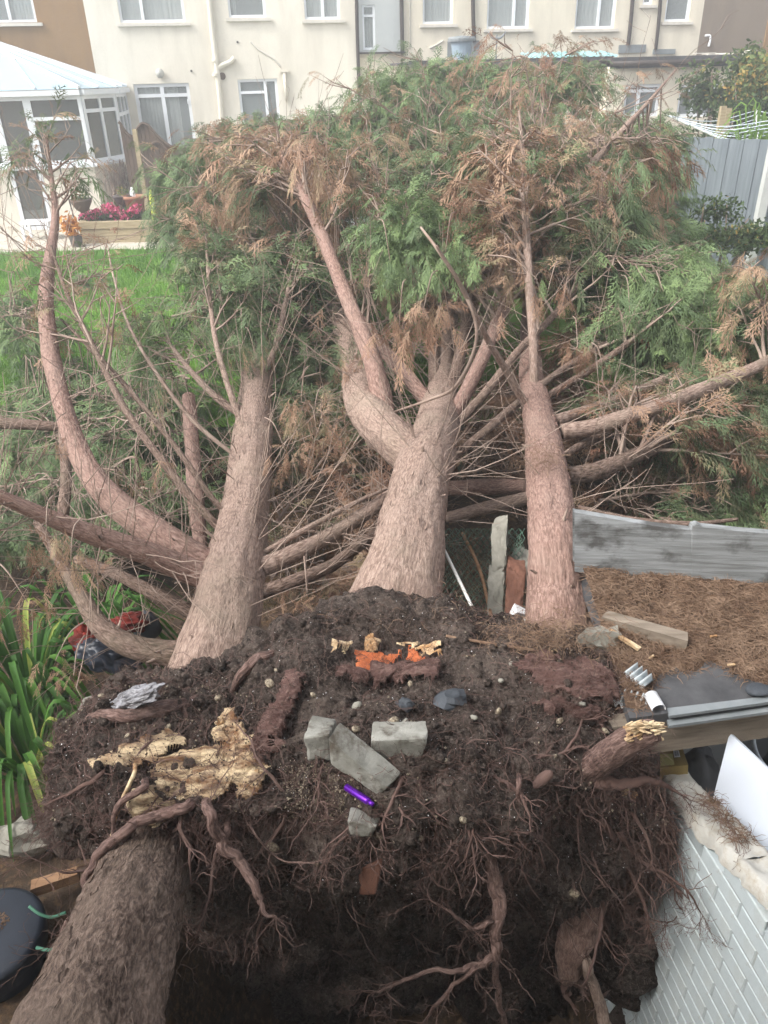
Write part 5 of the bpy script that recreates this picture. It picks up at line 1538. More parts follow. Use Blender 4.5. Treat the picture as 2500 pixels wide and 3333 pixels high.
# --- crowns
gm = g_mixed
crown_branches(A, PA, RA, .5, .97, 64, .7, gm(.3), nsec=7, nfr=6, zmax=2.75)
for p_, r_ in A['extra']: crown_branches(A, p_, r_, .45, .98, 10, .4, gm(.15), nsec=5, nfr=4, zmax=2.6)
crown_branches(A, PA1, RA1, .74, .99, 16, .5, gm(.1), nsec=4, nfr=2, fs=.2, taper=.3)
crown_branches(A, PA8, RA8, .45, .98, 12, .6, gm(-.5), nsec=4, nfr=1, fs=.17)
crown_branches(B, PB, RB, .50, .99, 80, 1.6, gm(.12), nsec=8, nfr=6, zmax=3.1)
crown_branches(B, PB1, RB1, .5, .98, 60, 1.3, gm(.1), nsec=8, nfr=6, zmax=2.95)
crown_branches(B, PB2, RB2, .66, .99, 20, .7, gm(-.1), nsec=6, nfr=4, taper=.3, zmax=2.9)
crown_branches(B, PB3, RB3, .35, .95, 14, .7, gm(-.3), nsec=5, nfr=4)
crown_branches(B, PB4, RB4, .4, .98, 20, .8, gm(-.05), nsec=6, nfr=5, zmax=2.9)
crown_branches(B, PB5, RB5, .45, .98, 18, .6, gm(-.05), nsec=5, nfr=4, zmax=2.6)
crown_branches(B, PB6, RB6, .7, .98, 8, .5, gm(.0), nsec=5, nfr=4, zmax=2.3)
crown_branches(B, PB7, RB7, .3, .98, 22, .8, gm(-.2), nsec=6, nfr=5, zmax=2.8)
crown_branches(B, PB8, RB8, .3, .98, 24, .8, gm(-.25), nsec=6, nfr=5, zmax=2.9)
crown_branches(C_, PC, RC, .5, .99, 80, 1.55, gm(.0), nsec=8, nfr=6, zmax=3.1)
crown_branches(C_, PC1, RC1, .62, .99, 26, .7, gm(-.1), nsec=6, nfr=5, zmax=2.1)
crown_branches(C_, PC2, RC2, .62, .99, 22, .8, gm(.05), nsec=6, nfr=5, zmax=2.2)
crown_branches(C_, PC3, RC3, .2, .99, 36, .7, gm(-.45), nsec=6, nfr=5, zmax=1.7)
crown_branches(C_, PC4, RC4, .35, .99, 24, .55, gm(-.35), nsec=5, nfr=4, taper=.3, zmax=2.95)
crown_branches(C_, PC5, RC5, .15, .9, 26, .6, gm(-.1), nsec=6, nfr=3, taper=.4, zmax=2.85, fs=.18)
crown_branches(C_, PC6, RC6, .35, .99, 24, .7, gm(.5), nsec=6, nfr=5, zmax=1.95)
crown_branches(C_, PC7, RC7, .4, .99, 18, .5, gm(-.1), nsec=6, nfr=5, zmax=1.6)
# boughs draped over the ground behind and beside the trunks
def bough(T, C, count, L_, bias, r=.012, fs=.22, nfr=5, nsec=6, zmax=3.0, flat=False):
    K = np.array([(*at(x, y, Y), r) for x, y, Y in C])
    S = spline(K, 40)
    if flat: S[:, :3] += np.stack([fbm(np.stack([np.linspace(0, 5, 40), np.full(40, C[0][0] * .1), np.full(40, q * 3.0)], -1), 3) for q in range(3)], -1) * [.12, .25, .14]
    S[:, 2] = np.maximum(S[:, 2], gz(S[:, 0], S[:, 1]) + .08)
    T['twigs'].tube(S[:, :3], np.linspace(r, .003, 40), 6, cap=False)
    crown_branches(T, S[:, :3], np.linspace(r, .003, 40), .05, .99, count, L_, gm(bias), nsec=nsec, nfr=nfr, fs=fs, inner=.1, zmax=zmax + (.15 if flat else 0), taper=.35, side=(lambda v: v[2] < .45) if flat else None, upb=-.25 if flat else .25)
for C0, cnt, L_, bias, zm_ in (
        ([(640, 1260, 6.0), (450, 1220, 6.3), (250, 1200, 6.4), (40, 1190, 6.6)], 40, .65, .9, .8),
        ([(650, 1170, 6.6), (480, 1130, 7.0), (320, 1100, 7.2), (120, 1060, 7.5)], 30, .6, .9, .75),
        ([(600, 1380, 5.2), (420, 1350, 5.5), (240, 1340, 5.7), (20, 1350, 5.8)], 42, .7, .6, .85),
        ([(560, 1560, 4.5), (380, 1540, 4.7), (180, 1530, 4.8), (-40, 1540, 4.8)], 34, .6, .1, .8),
        ([(60, 1050, 7.4), (30, 950, 8.0), (-20, 860, 8.6)], 18, .6, .5, 1.2),
        ([(330, 815, 12.0), (290, 812, 12.0), (250, 820, 12.0)], 6, .35, .7, .7)):
    bough(A, C0, cnt, L_, bias, r=.008, zmax=zm_, flat=True)
for C0, cnt, L_, bias, zm_ in (
        ([(640, 830, 9.6), (600, 690, 9.8), (590, 560, 9.9), (620, 480, 10.0)], 44, .42, .8, 2.45),
        ([(720, 900, 8.6), (700, 720, 9.0), (710, 560, 9.4), (760, 440, 9.8)], 44, .65, .5, 2.75),
        ([(740, 560, 10.6), (820, 430, 10.8), (900, 350, 11.0)], 40, .8, .4, 2.85),
        ([(1000, 620, 10.5), (1050, 470, 11.0), (1120, 350, 11.4)], 44, 1.0, .35, 2.9),
        ([(1200, 620, 10.8), (1280, 440, 11.2), (1360, 290, 11.8)], 50, 1.1, .5, 3.42),
        ([(1480, 600, 10.8), (1500, 400, 11.4), (1560, 270, 12.0)], 50, 1.1, .6, 3.45),
        ([(1700, 560, 10.8), (1760, 400, 11.2), (1840, 290, 11.6)], 48, 1.0, .2, 3.38),
        ([(1880, 700, 9.2), (1980, 540, 9.6), (2060, 430, 10.0)], 46, .9, .1, 2.85),
        ([(2060, 900, 8.2), (2090, 740, 8.8), (2110, 580, 9.4)], 46, .6, .7, 2.45),
        ([(900, 900, 8.0), (940, 720, 8.6), (1000, 560, 9.2)], 44, .95, .0, 2.7),
        ([(1650, 900, 8.0), (1850, 760, 8.4), (1980, 640, 8.8)], 44, .9, -.3, 2.7),
        ([(1350, 880, 7.6), (1330, 720, 8.2), (1300, 560, 8.8)], 44, .95, -.1, 2.9)):
    bough(B, C0, cnt, L_, bias, zmax=zm_)
for C0, cnt, L_, bias, zm_ in (
        ([(1900, 1500, 4.6), (2100, 1430, 4.9), (2300, 1420, 5.0), (2520, 1420, 5.1)], 34, .7, -.5, 1.5),
        ([(1950, 1630, 4.0), (2150, 1600, 4.2), (2350, 1600, 4.3), (2540, 1620, 4.3)], 34, .5, -.05, 1.1),
        ([(2050, 1150, 6.2), (2250, 1080, 6.5), (2420, 1040, 6.8), (2600, 1020, 7.0)], 44, .7, .9, 1.5),
        ([(2100, 1300, 5.5), (2300, 1220, 5.8), (2500, 1150, 6.0)], 36, .7, .15, 1.6),
        ([(1980, 980, 6.6), (2080, 880, 7.2), (2160, 830, 7.8)], 44, .7, .8, 2.0),
        ([(1500, 1560, 5.0), (1620, 1450, 5.4), (1700, 1330, 5.8)], 26, .7, -.4, 1.6),
        ([(2200, 1660, 4.2), (2350, 1650, 4.3), (2530, 1630, 4.4)], 24, .5, .5, 1.0)):
    bough(C_, C0, cnt, L_, bias, zmax=zm_)
for C0, cnt, L_, bias, zm_ in (
        ([(900, 1700, 4.0), (1000, 1560, 4.5), (1100, 1420, 5.0)], 26, .7, -.15, 1.4),
        ([(900, 1480, 5.0), (1000, 1360, 5.4), (1080, 1240, 5.8)], 26, .7, .1, 1.6),
        ([(880, 1880, 3.6), (1000, 1800, 3.8), (1150, 1720, 4.0)], 18, .5, -.4, .9),
        ([(900, 1250, 6.0), (980, 1120, 6.6), (1040, 1000, 7.2)], 30, .8, -.25, 1.9)):
    bough(A, C0, cnt, L_, bias, zmax=zm_)
for C0, cnt, L_, bias, zm_ in (
        ([(560, 1030, 6.2), (700, 1000, 6.1), (860, 1030, 6.0)], 22, .45, .9, 1.9),
        ([(1200, 900, 5.6), (1330, 830, 5.5), (1450, 800, 5.4)], 14, .45, .9, 3.0)):
    bough(B, C0, cnt, L_, bias, zmax=zm_)
for C0, cnt, L_, bias, zm_ in (
        ([(1900, 900, 5.4), (2020, 840, 5.5), (2140, 850, 5.6)], 22, .5, .9, 2.2),
        ([(2050, 1080, 5.2), (2180, 1020, 5.3), (2320, 1000, 5.5)], 24, .5, .8, 1.9),
        ([(1750, 780, 6.0), (1850, 700, 6.2), (1950, 680, 6.4)], 18, .5, .6, 2.5)):
    bough(C_, C0, cnt, L_, bias, zmax=zm_)
# dead twigs bristling off the trunks
sidew = lambda v: abs(v[0]) > .35
dead_twigs(A, PA, RA, .06, .45, 90, (.25, 1.0), sidew)
dead_twigs(A, PA1, RA1, .08, .8, 44, (.3, 1.1))
dead_twigs(A, PA2, RA2, .1, 1, 70, (.2, .8))
dead_twigs(A, PA3, RA3, .1, 1, 50, (.2, .7))
dead_twigs(A, PA8, RA8, .1, .95, 20, (.3, .9))
dead_twigs(A, PA9, RA9, .1, .95, 14, (.3, .9))
dead_twigs(A, PA10, RA10, .1, .95, 14, (.2, .6))
dead_twigs(A, PA4, RA4, .1, 1, 40, (.2, .7))
dead_twigs(A, PA5, RA5, .1, 1, 30, (.2, .6))
dead_twigs(B, PB, RB, .10, .5, 100, (.3, 1.1), sidew)
dead_twigs(B, PB1, RB1, .15, .6, 80, (.3, 1.0))
dead_twigs(B, PB2, RB2, .2, .9, 34, (.3, .9))
for p_, r_, n_ in ((PB3, RB3, 34), (PB4, RB4, 30), (PB5, RB5, 14), (PB6, RB6, 8), (PB7, RB7, 34), (PB8, RB8, 34)): dead_twigs(B, p_, r_, .1, .9, n_, (.25, .8))
dead_twigs(C_, PC, RC, .08, .5, 44, (.25, .9), sidew)
for p_, r_, n_ in ((PC1, RC1, 5), (PC2, RC2, 5), (PC3, RC3, 20), (PC4, RC4, 26), (PC5, RC5, 30), (PC6, RC6, 8), (PC7, RC7, 8)): dead_twigs(C_, p_, r_, .1, .95, n_, (.25, .8))
# bare boughs sweeping up out of the crowns, with tufts at their tips
def riser(T, P, R, f, L_, lean, r0=.014, zlim=3.35, tint=None):
    p, r, ax = along(P, R, f)
    d = nrm(np.array([lean, .35, 1.0]) + rng.normal(0, .12, 3))
    pts = [p]
    bend = rng.normal(0, .08)
    for s in range(11):
        d = nrm(d + np.array([bend, -.03, .02]) + rng.normal(0, .05, 3))
        q = pts[-1] + d * L_ / 11
        q[2] = min(q[2], zlim)
        pts.append(q)
    pts = np.array(pts)
    T['twigs'].tube(pts, np.linspace(r0, .003, 12), 6)
    FP, FD = [], []
    for j in range(16):
        i = rng.integers(2, 12)
        e_ = pts[i] + nrm(nrm(pts[i] - pts[i - 1]) * .9 + rng.normal(0, .6, 3)) * L_ * rng.uniform(.1, .32)
        e_[2] = min(e_[2], zlim + .12)
        T['twigs'].tube(np.array([pts[i], (pts[i] + e_) / 2 + rng.normal(0, .02, 3), e_]), np.array([.0055, .004, .0015]), 4)
        if i > 4:
            for q in range(rng.integers(1, 4)):
                FP.append(e_ + rng.normal(0, .03, 3)); FD.append(e_ - pts[i] + rng.normal(0, .1, 3) - [0, 0, .08])
    if FP:
        FP, FD = np.array(FP), np.array(FD)
        t_ = (rng.uniform(.16, .4) if tint is None else tint) + rng.normal(0, .05, len(FP))
        add_fronds(T['fol'][0], FP, FD, rng.uniform(.12, .24, len(FP)), np.clip(t_, .02, 1), rng.uniform(.3, .9, len(FP)), True)
for T, P_, R_, f0, f1, n_, Lr, sp in ((B, PB, RB, .42, .95, 22, (1.0, 2.1), .5), (B, PB1, RB1, .3, .85, 12, (.9, 1.6), .5), (B, PB2, RB2, .5, .95, 4, (.5, .9), .6), (C_, PC, RC, .45, .95, 22, (1.0, 2.0), .6), (C_, PC1, RC1, .6, .95, 2, (.4, .7), .5), (C_, PC5, RC5, .1, .7, 6, (.5, .9), .5), (A, PA, RA, .5, .85, 10, (.7, 1.3), .5), (B, PB4, RB4, .3, .9, 5, (.6, 1.1), .5), (B, PB5, RB5, .3, .9, 5, (.5, .9), .5)):
    for k in range(n_):
        riser(T, P_, R_, rng.uniform(f0, f1), rng.uniform(*Lr), rng.normal(0, sp), zlim=(3.35 if P_ is PB or P_ is PC else 2.7), tint=(.72 if rng.random() < .22 else None))
# hanging dry tassels in front of the trunks
def tassel(T, x, y, Y, size, n, tint, dr=1.2):
    P = at(x, y, Y)
    top_ = P + [rng.normal(0, .1), .15, size * .7]
    T['twigs'].tube(spline([top_, (top_ + P) / 2 + [0, 0, size * .3], P], 8), np.linspace(.005, .002, 8), 4, cap=False)
    Pn = P + rng.normal(0, 1, (n, 3)) * [size * .4, size * .25, size * .15]
    add_fronds(T['fol'][0], Pn, rng.normal(0, .5, (n, 3)) + [0, -.1, -.6], size * rng.uniform(.35, .65, n), np.clip(rng.normal(tint, .08, n), .02, 1), dr * .35, True)
for a_ in ((1300, 1060, 3.9, .28, 26, .3), (1380, 1000, 4.0, .22, 18, .33), (980, 1310, 3.7, .2, 12, .31), (930, 1470, 3.5, .18, 12, .3), (1020, 1360, 3.9, .18, 12, .33), (1000, 1930, 2.7, .13, 10, .25),
           (1780, 960, 4.0, .2, 14, .26), (1880, 1130, 4.3, .2, 14, .27), (1960, 1180, 4.2, .1, 8, .22), (720, 640, 6.8, .4, 12, .26), (1450, 820, 4.2, .25, 14, .86), (1270, 850, 4.6, .3, 20, .85), (1750, 910, 4.0, .14, 6, .95),
           (2150, 950, 5.2, .3, 16, .85), (2050, 1020, 4.9, .3, 16, .8), (2380, 1150, 4.6, .3, 18, .24), (2420, 1330, 4.4, .3, 18, .24)):
    tassel(B if a_[0] < 1700 else C_, *a_)
for a_ in ((150, 1760, 2.7, .2, 14, .28), (230, 1830, 2.6, .17, 16, .27), (90, 1960, 2.45, .16, 12, .2), (180, 2150, 2.35, .12, 10, .27), (240, 2200, 2.35, .12, 12, .25), (330, 1060, 4.6, .2, 9, .34), (440, 1530, 3.6, .2, 12, .32), (170, 1430, 3.6, .12, 8, .28), (790, 1120, 5.2, .3, 16, .72), (865, 1100, 5.3, .28, 14, .66), (830, 1150, 5.1, .2, 9, .34), (1130, 1170, 5.0, .25, 12, .3), (1160, 1120, 5.1, .25, 10, .68)):
    tassel(A, *a_)
for T in TREES.values():
    T['twigs'].build('twigs', M['twig'], T['o'], smooth=True, kind='stuff')
    T['fol'][0].build('crown', M['foliage'], T['o'], kind='stuff')
# ------------------------------------------------------------------ uplifted root plate
ST = [
    (200, [2360, 2385, 2420, 2460, 2510, 2570, 2625, 2670, 2700, 2705, 2700, 2680], [2.08, 2.0, 1.93, 1.86, 1.79, 1.71, 1.65, 1.62, 1.66, 1.74, 1.82, 1.92]),
    (330, [2270, 2305, 2360, 2420, 2480, 2555, 2630, 2690, 2725, 2735, 2725, 2690], [2.15, 2.06, 1.96, 1.87, 1.77, 1.66, 1.57, 1.53, 1.58, 1.7, 1.82, 1.97]),
    (480, [2235, 2270, 2330, 2400, 2470, 2550, 2620, 2670, 2700, 2710, 2690, 2650], [2.2, 2.12, 2.0, 1.88, 1.76, 1.62, 1.52, 1.5, 1.56, 1.7, 1.85, 2.0]),
    (640, [2190, 2230, 2300, 2380, 2460, 2550, 2630, 2700, 2770, 2820, 2850, 2850], [2.28, 2.18, 2.03, 1.88, 1.73, 1.58, 1.46, 1.43, 1.5, 1.62, 1.8, 2.0]),
    (770, [2150, 2200, 2280, 2370, 2460, 2560, 2660, 2760, 2880, 3030, 3260, 3620], [2.34, 2.22, 2.06, 1.88, 1.72, 1.56, 1.43, 1.42, 1.61, 1.88, 2.13, 2.35]),
    (1000, [2055, 2110, 2210, 2320, 2430, 2540, 2650, 2760, 2880, 3030, 3260, 3620], [2.46, 2.33, 2.12, 1.92, 1.74, 1.57, 1.43, 1.41, 1.61, 1.9, 2.17, 2.4]),
    (1250, [2000, 2070, 2180, 2300, 2420, 2540, 2650, 2760, 2880, 3030, 3260, 3620], [2.55, 2.4, 2.16, 1.93, 1.73, 1.56, 1.42, 1.4, 1.6, 1.9, 2.19, 2.43]),
    (1500, [2020, 2080, 2190, 2300, 2420, 2540, 2650, 2760, 2880, 3030, 3260, 3620], [2.53, 2.4, 2.16, 1.94, 1.74, 1.57, 1.44, 1.42, 1.61, 1.9, 2.19, 2.43]),
    (1750, [2065, 2110, 2200, 2310, 2430, 2540, 2650, 2760, 2880, 3030, 3260, 3620], [2.48, 2.36, 2.15, 1.95, 1.76, 1.6, 1.48, 1.46, 1.64, 1.91, 2.19, 2.41]),
    (1940, [2115, 2150, 2220, 2320, 2430, 2540, 2650, 2760, 2880, 3030, 3260, 3620], [2.36, 2.28, 2.1, 1.95, 1.8, 1.67, 1.57, 1.56, 1.72, 1.96, 2.19, 2.37]),
    (2040, [2230, 2255, 2300, 2375, 2460, 2550, 2640, 2735, 2850, 3000, 3180, 3420], [2.1, 2.04, 1.97, 1.89, 1.81, 1.73, 1.67, 1.65, 1.68, 1.75, 1.84, 1.92]),
    (2085, [2430, 2440, 2460, 2490, 2530, 2580, 2640, 2710, 2800, 2930, 3080, 3280], [1.86, 1.84, 1.82, 1.8, 1.77, 1.75, 1.73, 1.73, 1.75, 1.79, 1.84, 1.9])]
def tilt(y): return float(np.interp(y, [2150, 2430, 2650, 2800, 3050, 3400], [0, .07, .17, .18, .12, .08]))
def atp(x, y, Y): return at(x, y, Y + tilt(y))
def ctrlp(C): return ctrl([(x, y, Y + tilt(y), w_) for x, y, Y, w_ in C])
prof = []
for x, ys, Ys in ST:
    P = np.array([atp(x, y, Y) for y, Y in zip(ys, Ys)])
    first = P[0] + [0, .25, -.75]; f2 = P[0] + [0, .2, -.25]
    last = P[-1] + [0, .35, -.15]
    prof.append(np.vstack([first, f2, P, last]))
prof = [prof[0] * .12 + prof[0].mean(0) * .88 + [-.04, 0, 0]] + prof + [prof[-1] * .5 + prof[-1].mean(0) * .5 + [.035, 0, 0], prof[-1] * .06 + prof[-1].mean(0) * .94 + [.05, .02, 0]]
prof = np.array(prof)                       # stations, points, 3
nS, nP = 310, 285
A1 = np.stack([spline(prof[:, j], nS) for j in range(prof.shape[1])], 1)
RG = np.stack([spline(A1[i], nP) for i in range(nS)], 0)
def grid_normals(G):
    du, dv = np.gradient(G, axis=0), np.gradient(G, axis=1)
    n_ = np.cross(du, dv)
    n_ /= np.linalg.norm(n_, axis=2)[..., None] + 1e-9
    return n_
RN = grid_normals(RG)
if RN[nS // 2, int(nP * .35)][2] < 0: RN = -RN
low = np.clip((np.arange(nP) / nP - .45) / .3, 0, 1)[None, :]       # rougher on the torn underside
RSM = RG + RN * (fbm(RG * 3.2, 4) * (.065 + .05 * low) + .03)[..., None]
d1 = fbm(RG * 3.2, 4) * (.065 + .05 * low) + np.abs(fbm(RG * 8.0 + 5, 3)) * (.04 + .02 * low) + (.5 - np.abs(fbm(RG * 17.0 + 8, 3))) * .022 + fbm(RG * 34.0, 4) * .014
RG = RG + RN * d1[..., None]
RN = grid_normals(RG)
if RN[nS // 2, int(nP * .35)][2] < 0: RN = -RN
plate = thing('root_plate', 'torn up plate of dark soil and matted roots under the fallen trunks', 'root plate', (0.1, 1.8, 0.0))
MB().grid(RG).build('soil_mass', M['rootsoil'], plate, smooth=True)
FW_P = RG.reshape(-1, 3)
FW_D = (FW_P - CAM) @ FW
FW_U = (FW_P - CAM) @ RT / FW_D * FPX + 1250
FW_W = 1666.5 - (FW_P - CAM) @ UP / FW_D * FPX
def surf_px(x, y):
    """nearest place of the root plate surface towards photo pixel x, y"""
    e = (FW_U - x) ** 2 + (FW_W - y) ** 2
    k = np.argpartition(e, 40)[:40]
    i = k[np.argmin(FW_D[k])]
    return FW_P[i].copy(), RN.reshape(-1, 3)[i].copy()
# clods, flint grit, pebbles
def poly_ball(r, seg, rings):
    b = MB(); b.ball((0, 0, 0), 1.0, seg, rings, (1, 1, 1), .3, 1.7 + r)
    return np.concatenate(b.V), [f for f in b.F if len(f)]
BT = [poly_ball(k, 5, 3) for k in range(5)]
BTS = [poly_ball(k, 4, 2) for k in range(5)]
BTL = [poly_ball(k, 8, 5) for k in range(5)]
def scatter_balls(mb, idx, rad, sink=.2, squash=.7, BT=BTS):
    P, N_ = RG.reshape(-1, 3)[idx], RN.reshape(-1, 3)[idx]
    jt = rng.normal(0, .005, P.shape); P = P + jt - N_ * (jt * N_).sum(1)[:, None]
    for q in range(5):
        I = np.arange(q, len(idx), 5)
        V, Fs = BT[q]
        if len(I) == 0: continue
        a_ = rng.normal(0, 1, (len(I), 3)); a_ /= np.linalg.norm(a_, axis=1)[:, None]
        b_ = np.cross(a_, rng.normal(0, 1, (len(I), 3))); b_ /= np.linalg.norm(b_, axis=1)[:, None]
        Q = np.stack([a_, b_, np.cross(a_, b_)], 1)
        W_ = np.einsum('vk,nkj->nvj', V * [1, 1, squash], Q) * rad[I][:, None, None] + (P[I] + N_[I] * (rad[I] * (1 - sink) * .5)[:, None])[:, None]
        mb.add(W_.reshape(-1, 3), [(np.arange(len(I)) * len(V))[:, None, None].repeat(len(f), 1).repeat(f.shape[1], 2).reshape(-1, f.shape[1]) + np.tile(f, (len(I), 1)) for f in Fs])
vi = np.arange(nP) / nP
def pick(n, lo, hi, cond=None):
    si = rng.integers(4, nS - 4, n)
    pi = rng.integers(int(nP * lo), int(nP * hi), n)
    return si * nP + pi
b = MB(); k = pick(3200, .13, .85); scatter_balls(b, k, rng.uniform(.0025, .007, len(k)) * (1 + 1.2 * (rng.random(len(k)) > .93)), .5, BT=BT); b.build('clods', M['rootsoil'], plate, kind='stuff')
b = MB(); k = pick(2000, .14, .62)
k = k[(fbm(FW_P[k] * 3.0 + 11, 2) > -.35)]
scatter_balls(b, k, rng.uniform(.002, .0062, len(k)) * (1 + (rng.random(len(k)) > .95) * .6), .3); b.build('flint_grit', M['pebble'], plate, kind='stuff')
fk = MB(); k = pick(1500, .13, .7); scatter_balls(fk, k, rng.uniform(.0008, .0026, len(k)), .1); fk.build('white_flecks', M['whiteplastic'], plate, kind='stuff')
gold = MB()
kk = np.where(((FW_U - 1030) / 150) ** 2 + ((FW_W - 2585) / 110) ** 2 + .5 * fbm(FW_P * 9, 2) < .8)[0]
k = rng.choice(kk, 1300)
scatter_balls(gold, k, rng.uniform(.0012, .0042, len(k)), .3); gold.build('gravel_patch', M['pebble'], plate, kind='stuff')
for (x, y, r_) in ((865, 2215, .017), (1010, 2250, .013), (1320, 2220, .01), (1150, 2290, .016), (1165, 2345, .014), (1290, 2325, .016), (1335, 2330, .012), (1640, 2300, .014), (700, 2270, .013), (1650, 2210, .012), (1680, 2150, .008), (1560, 2330, .012), (900, 2160, .008),
                   (330, 2260, .012), (420, 2380, .01), (560, 2360, .01), (1230, 2740, .011), (1395, 2730, .009), (1480, 2640, .012), (1000, 2820, .012), (1240, 2200, .01), (1830, 2330, .013), (1900, 2290, .012), (1740, 2270, .01), (1980, 2380, .012), (910, 2780, .02), (1870, 2920, .02), (1480, 2480, .01)):
    P, N_ = surf_px(x, y)
    MB().ball(P + N_ * r_ * .35, r_, 9, 6, (1.2, .9, .7), .22, 1.8, rotm(nrm(rng.normal(0, 1, 3)), rng.uniform(0, 6))).build('pebble', M['pebble'] if rng.random() > .25 else M['stone'], plate, smooth=True)
for (x, y, r_) in ((1455, 2265, .055), (1330, 2285, .03)):
    P, N_ = surf_px(x, y)
    MB().ball(P + N_ * .01, r_, 9, 6, (1, .8, .6), .35, 1.6).build('slate_fragment', M['slate'], plate)
# root hairs
b = MB()
n = 26000
k = pick(n, .12, .96)
keep = (fbm(FW_P[k] * 4 + 2, 3) > -.25)
k = k[keep]
P0, N0 = FW_P[k], RN.reshape(-1, 3)[k]
frac = (k % nP) / nP
strands(b, P0 - N0 * .006, N0 * rng.uniform(.2, 1, (len(k), 1)) + rng.normal(0, .55, (len(k), 3)) + np.array([0, 0, -.35]) * frac[:, None], np.where(frac > .45, rng.uniform(.03, .17, len(k)), rng.uniform(.015, .05, len(k))), rng.uniform(.0010, .0022, len(k)), rng.uniform(0, .8, len(k)) * (frac > .3), .16, 5)
b.build('root_hairs', M['hair'], plate, kind='stuff')
b = MB()
k = pick(9000, .12, .8)
P0, N0 = FW_P[k], RN.reshape(-1, 3)[k]
tg = np.cross(N0, rng.normal(0, 1, (len(k), 3)))
strands(b, P0 + N0 * .008, tg + N0 * rng.normal(.05, .12, (len(k), 1)) * np.linalg.norm(tg, axis=1)[:, None], rng.uniform(.03, .13, len(k)), rng.uniform(.0012, .0032, len(k)), .12, .2, 5)
b.build('matted_roots', M['root'], plate, kind='stuff')
b = MB(); k = pick(420, .13, .7); scatter_balls(b, k, rng.uniform(.008, .024, len(k)), .5, .8, BTL); b.build('large_clods', M['rootsoil'], plate, smooth=True, kind='stuff')
# straw coloured mat around the trunk feet
b = MB()
for (x, y, Y, rx, n) in ((1190, 2020, 2.45, .22, 420), (1830, 2055, 2.22, .16, 700), (1700, 2080, 2.3, .18, 500), (1440, 1990, 2.5, .12, 160), (1765, 1480, 3.45, .1, 260)):
    P = at(x, y, Y)
    P0 = P + rng.normal(0, 1, (n, 3)) * [rx * .6, .06, .035]
    strands(b, P0, rng.normal(0, 1, (n, 3)) * [1, 1, .35], rng.uniform(.03, .09, n), rng.uniform(.0015, .003, n), .4, .15, 5)
b.build('straw_mat', M['litter'], plate, kind='stuff')
def in_poly(X, Y, poly):
    ins = np.zeros(X.shape, bool)
    n_ = len(poly)
    for a in range(n_):
        (x0, y0), (x1, y1) = poly[a], poly[(a + 1) % n_]
        c = ((y0 > Y) != (y1 > Y)) & (X < (x1 - x0) * (Y - y0) / (y1 - y0 + 1e-9) + x0)
        ins ^= c
    return ins
RNS = grid_normals(RSM)
if RNS[nS // 2, int(nP * .35)][2] < 0: RNS = -RNS
UG, WG = FW_U.reshape(nS, nP), FW_W.reshape(nS, nP)
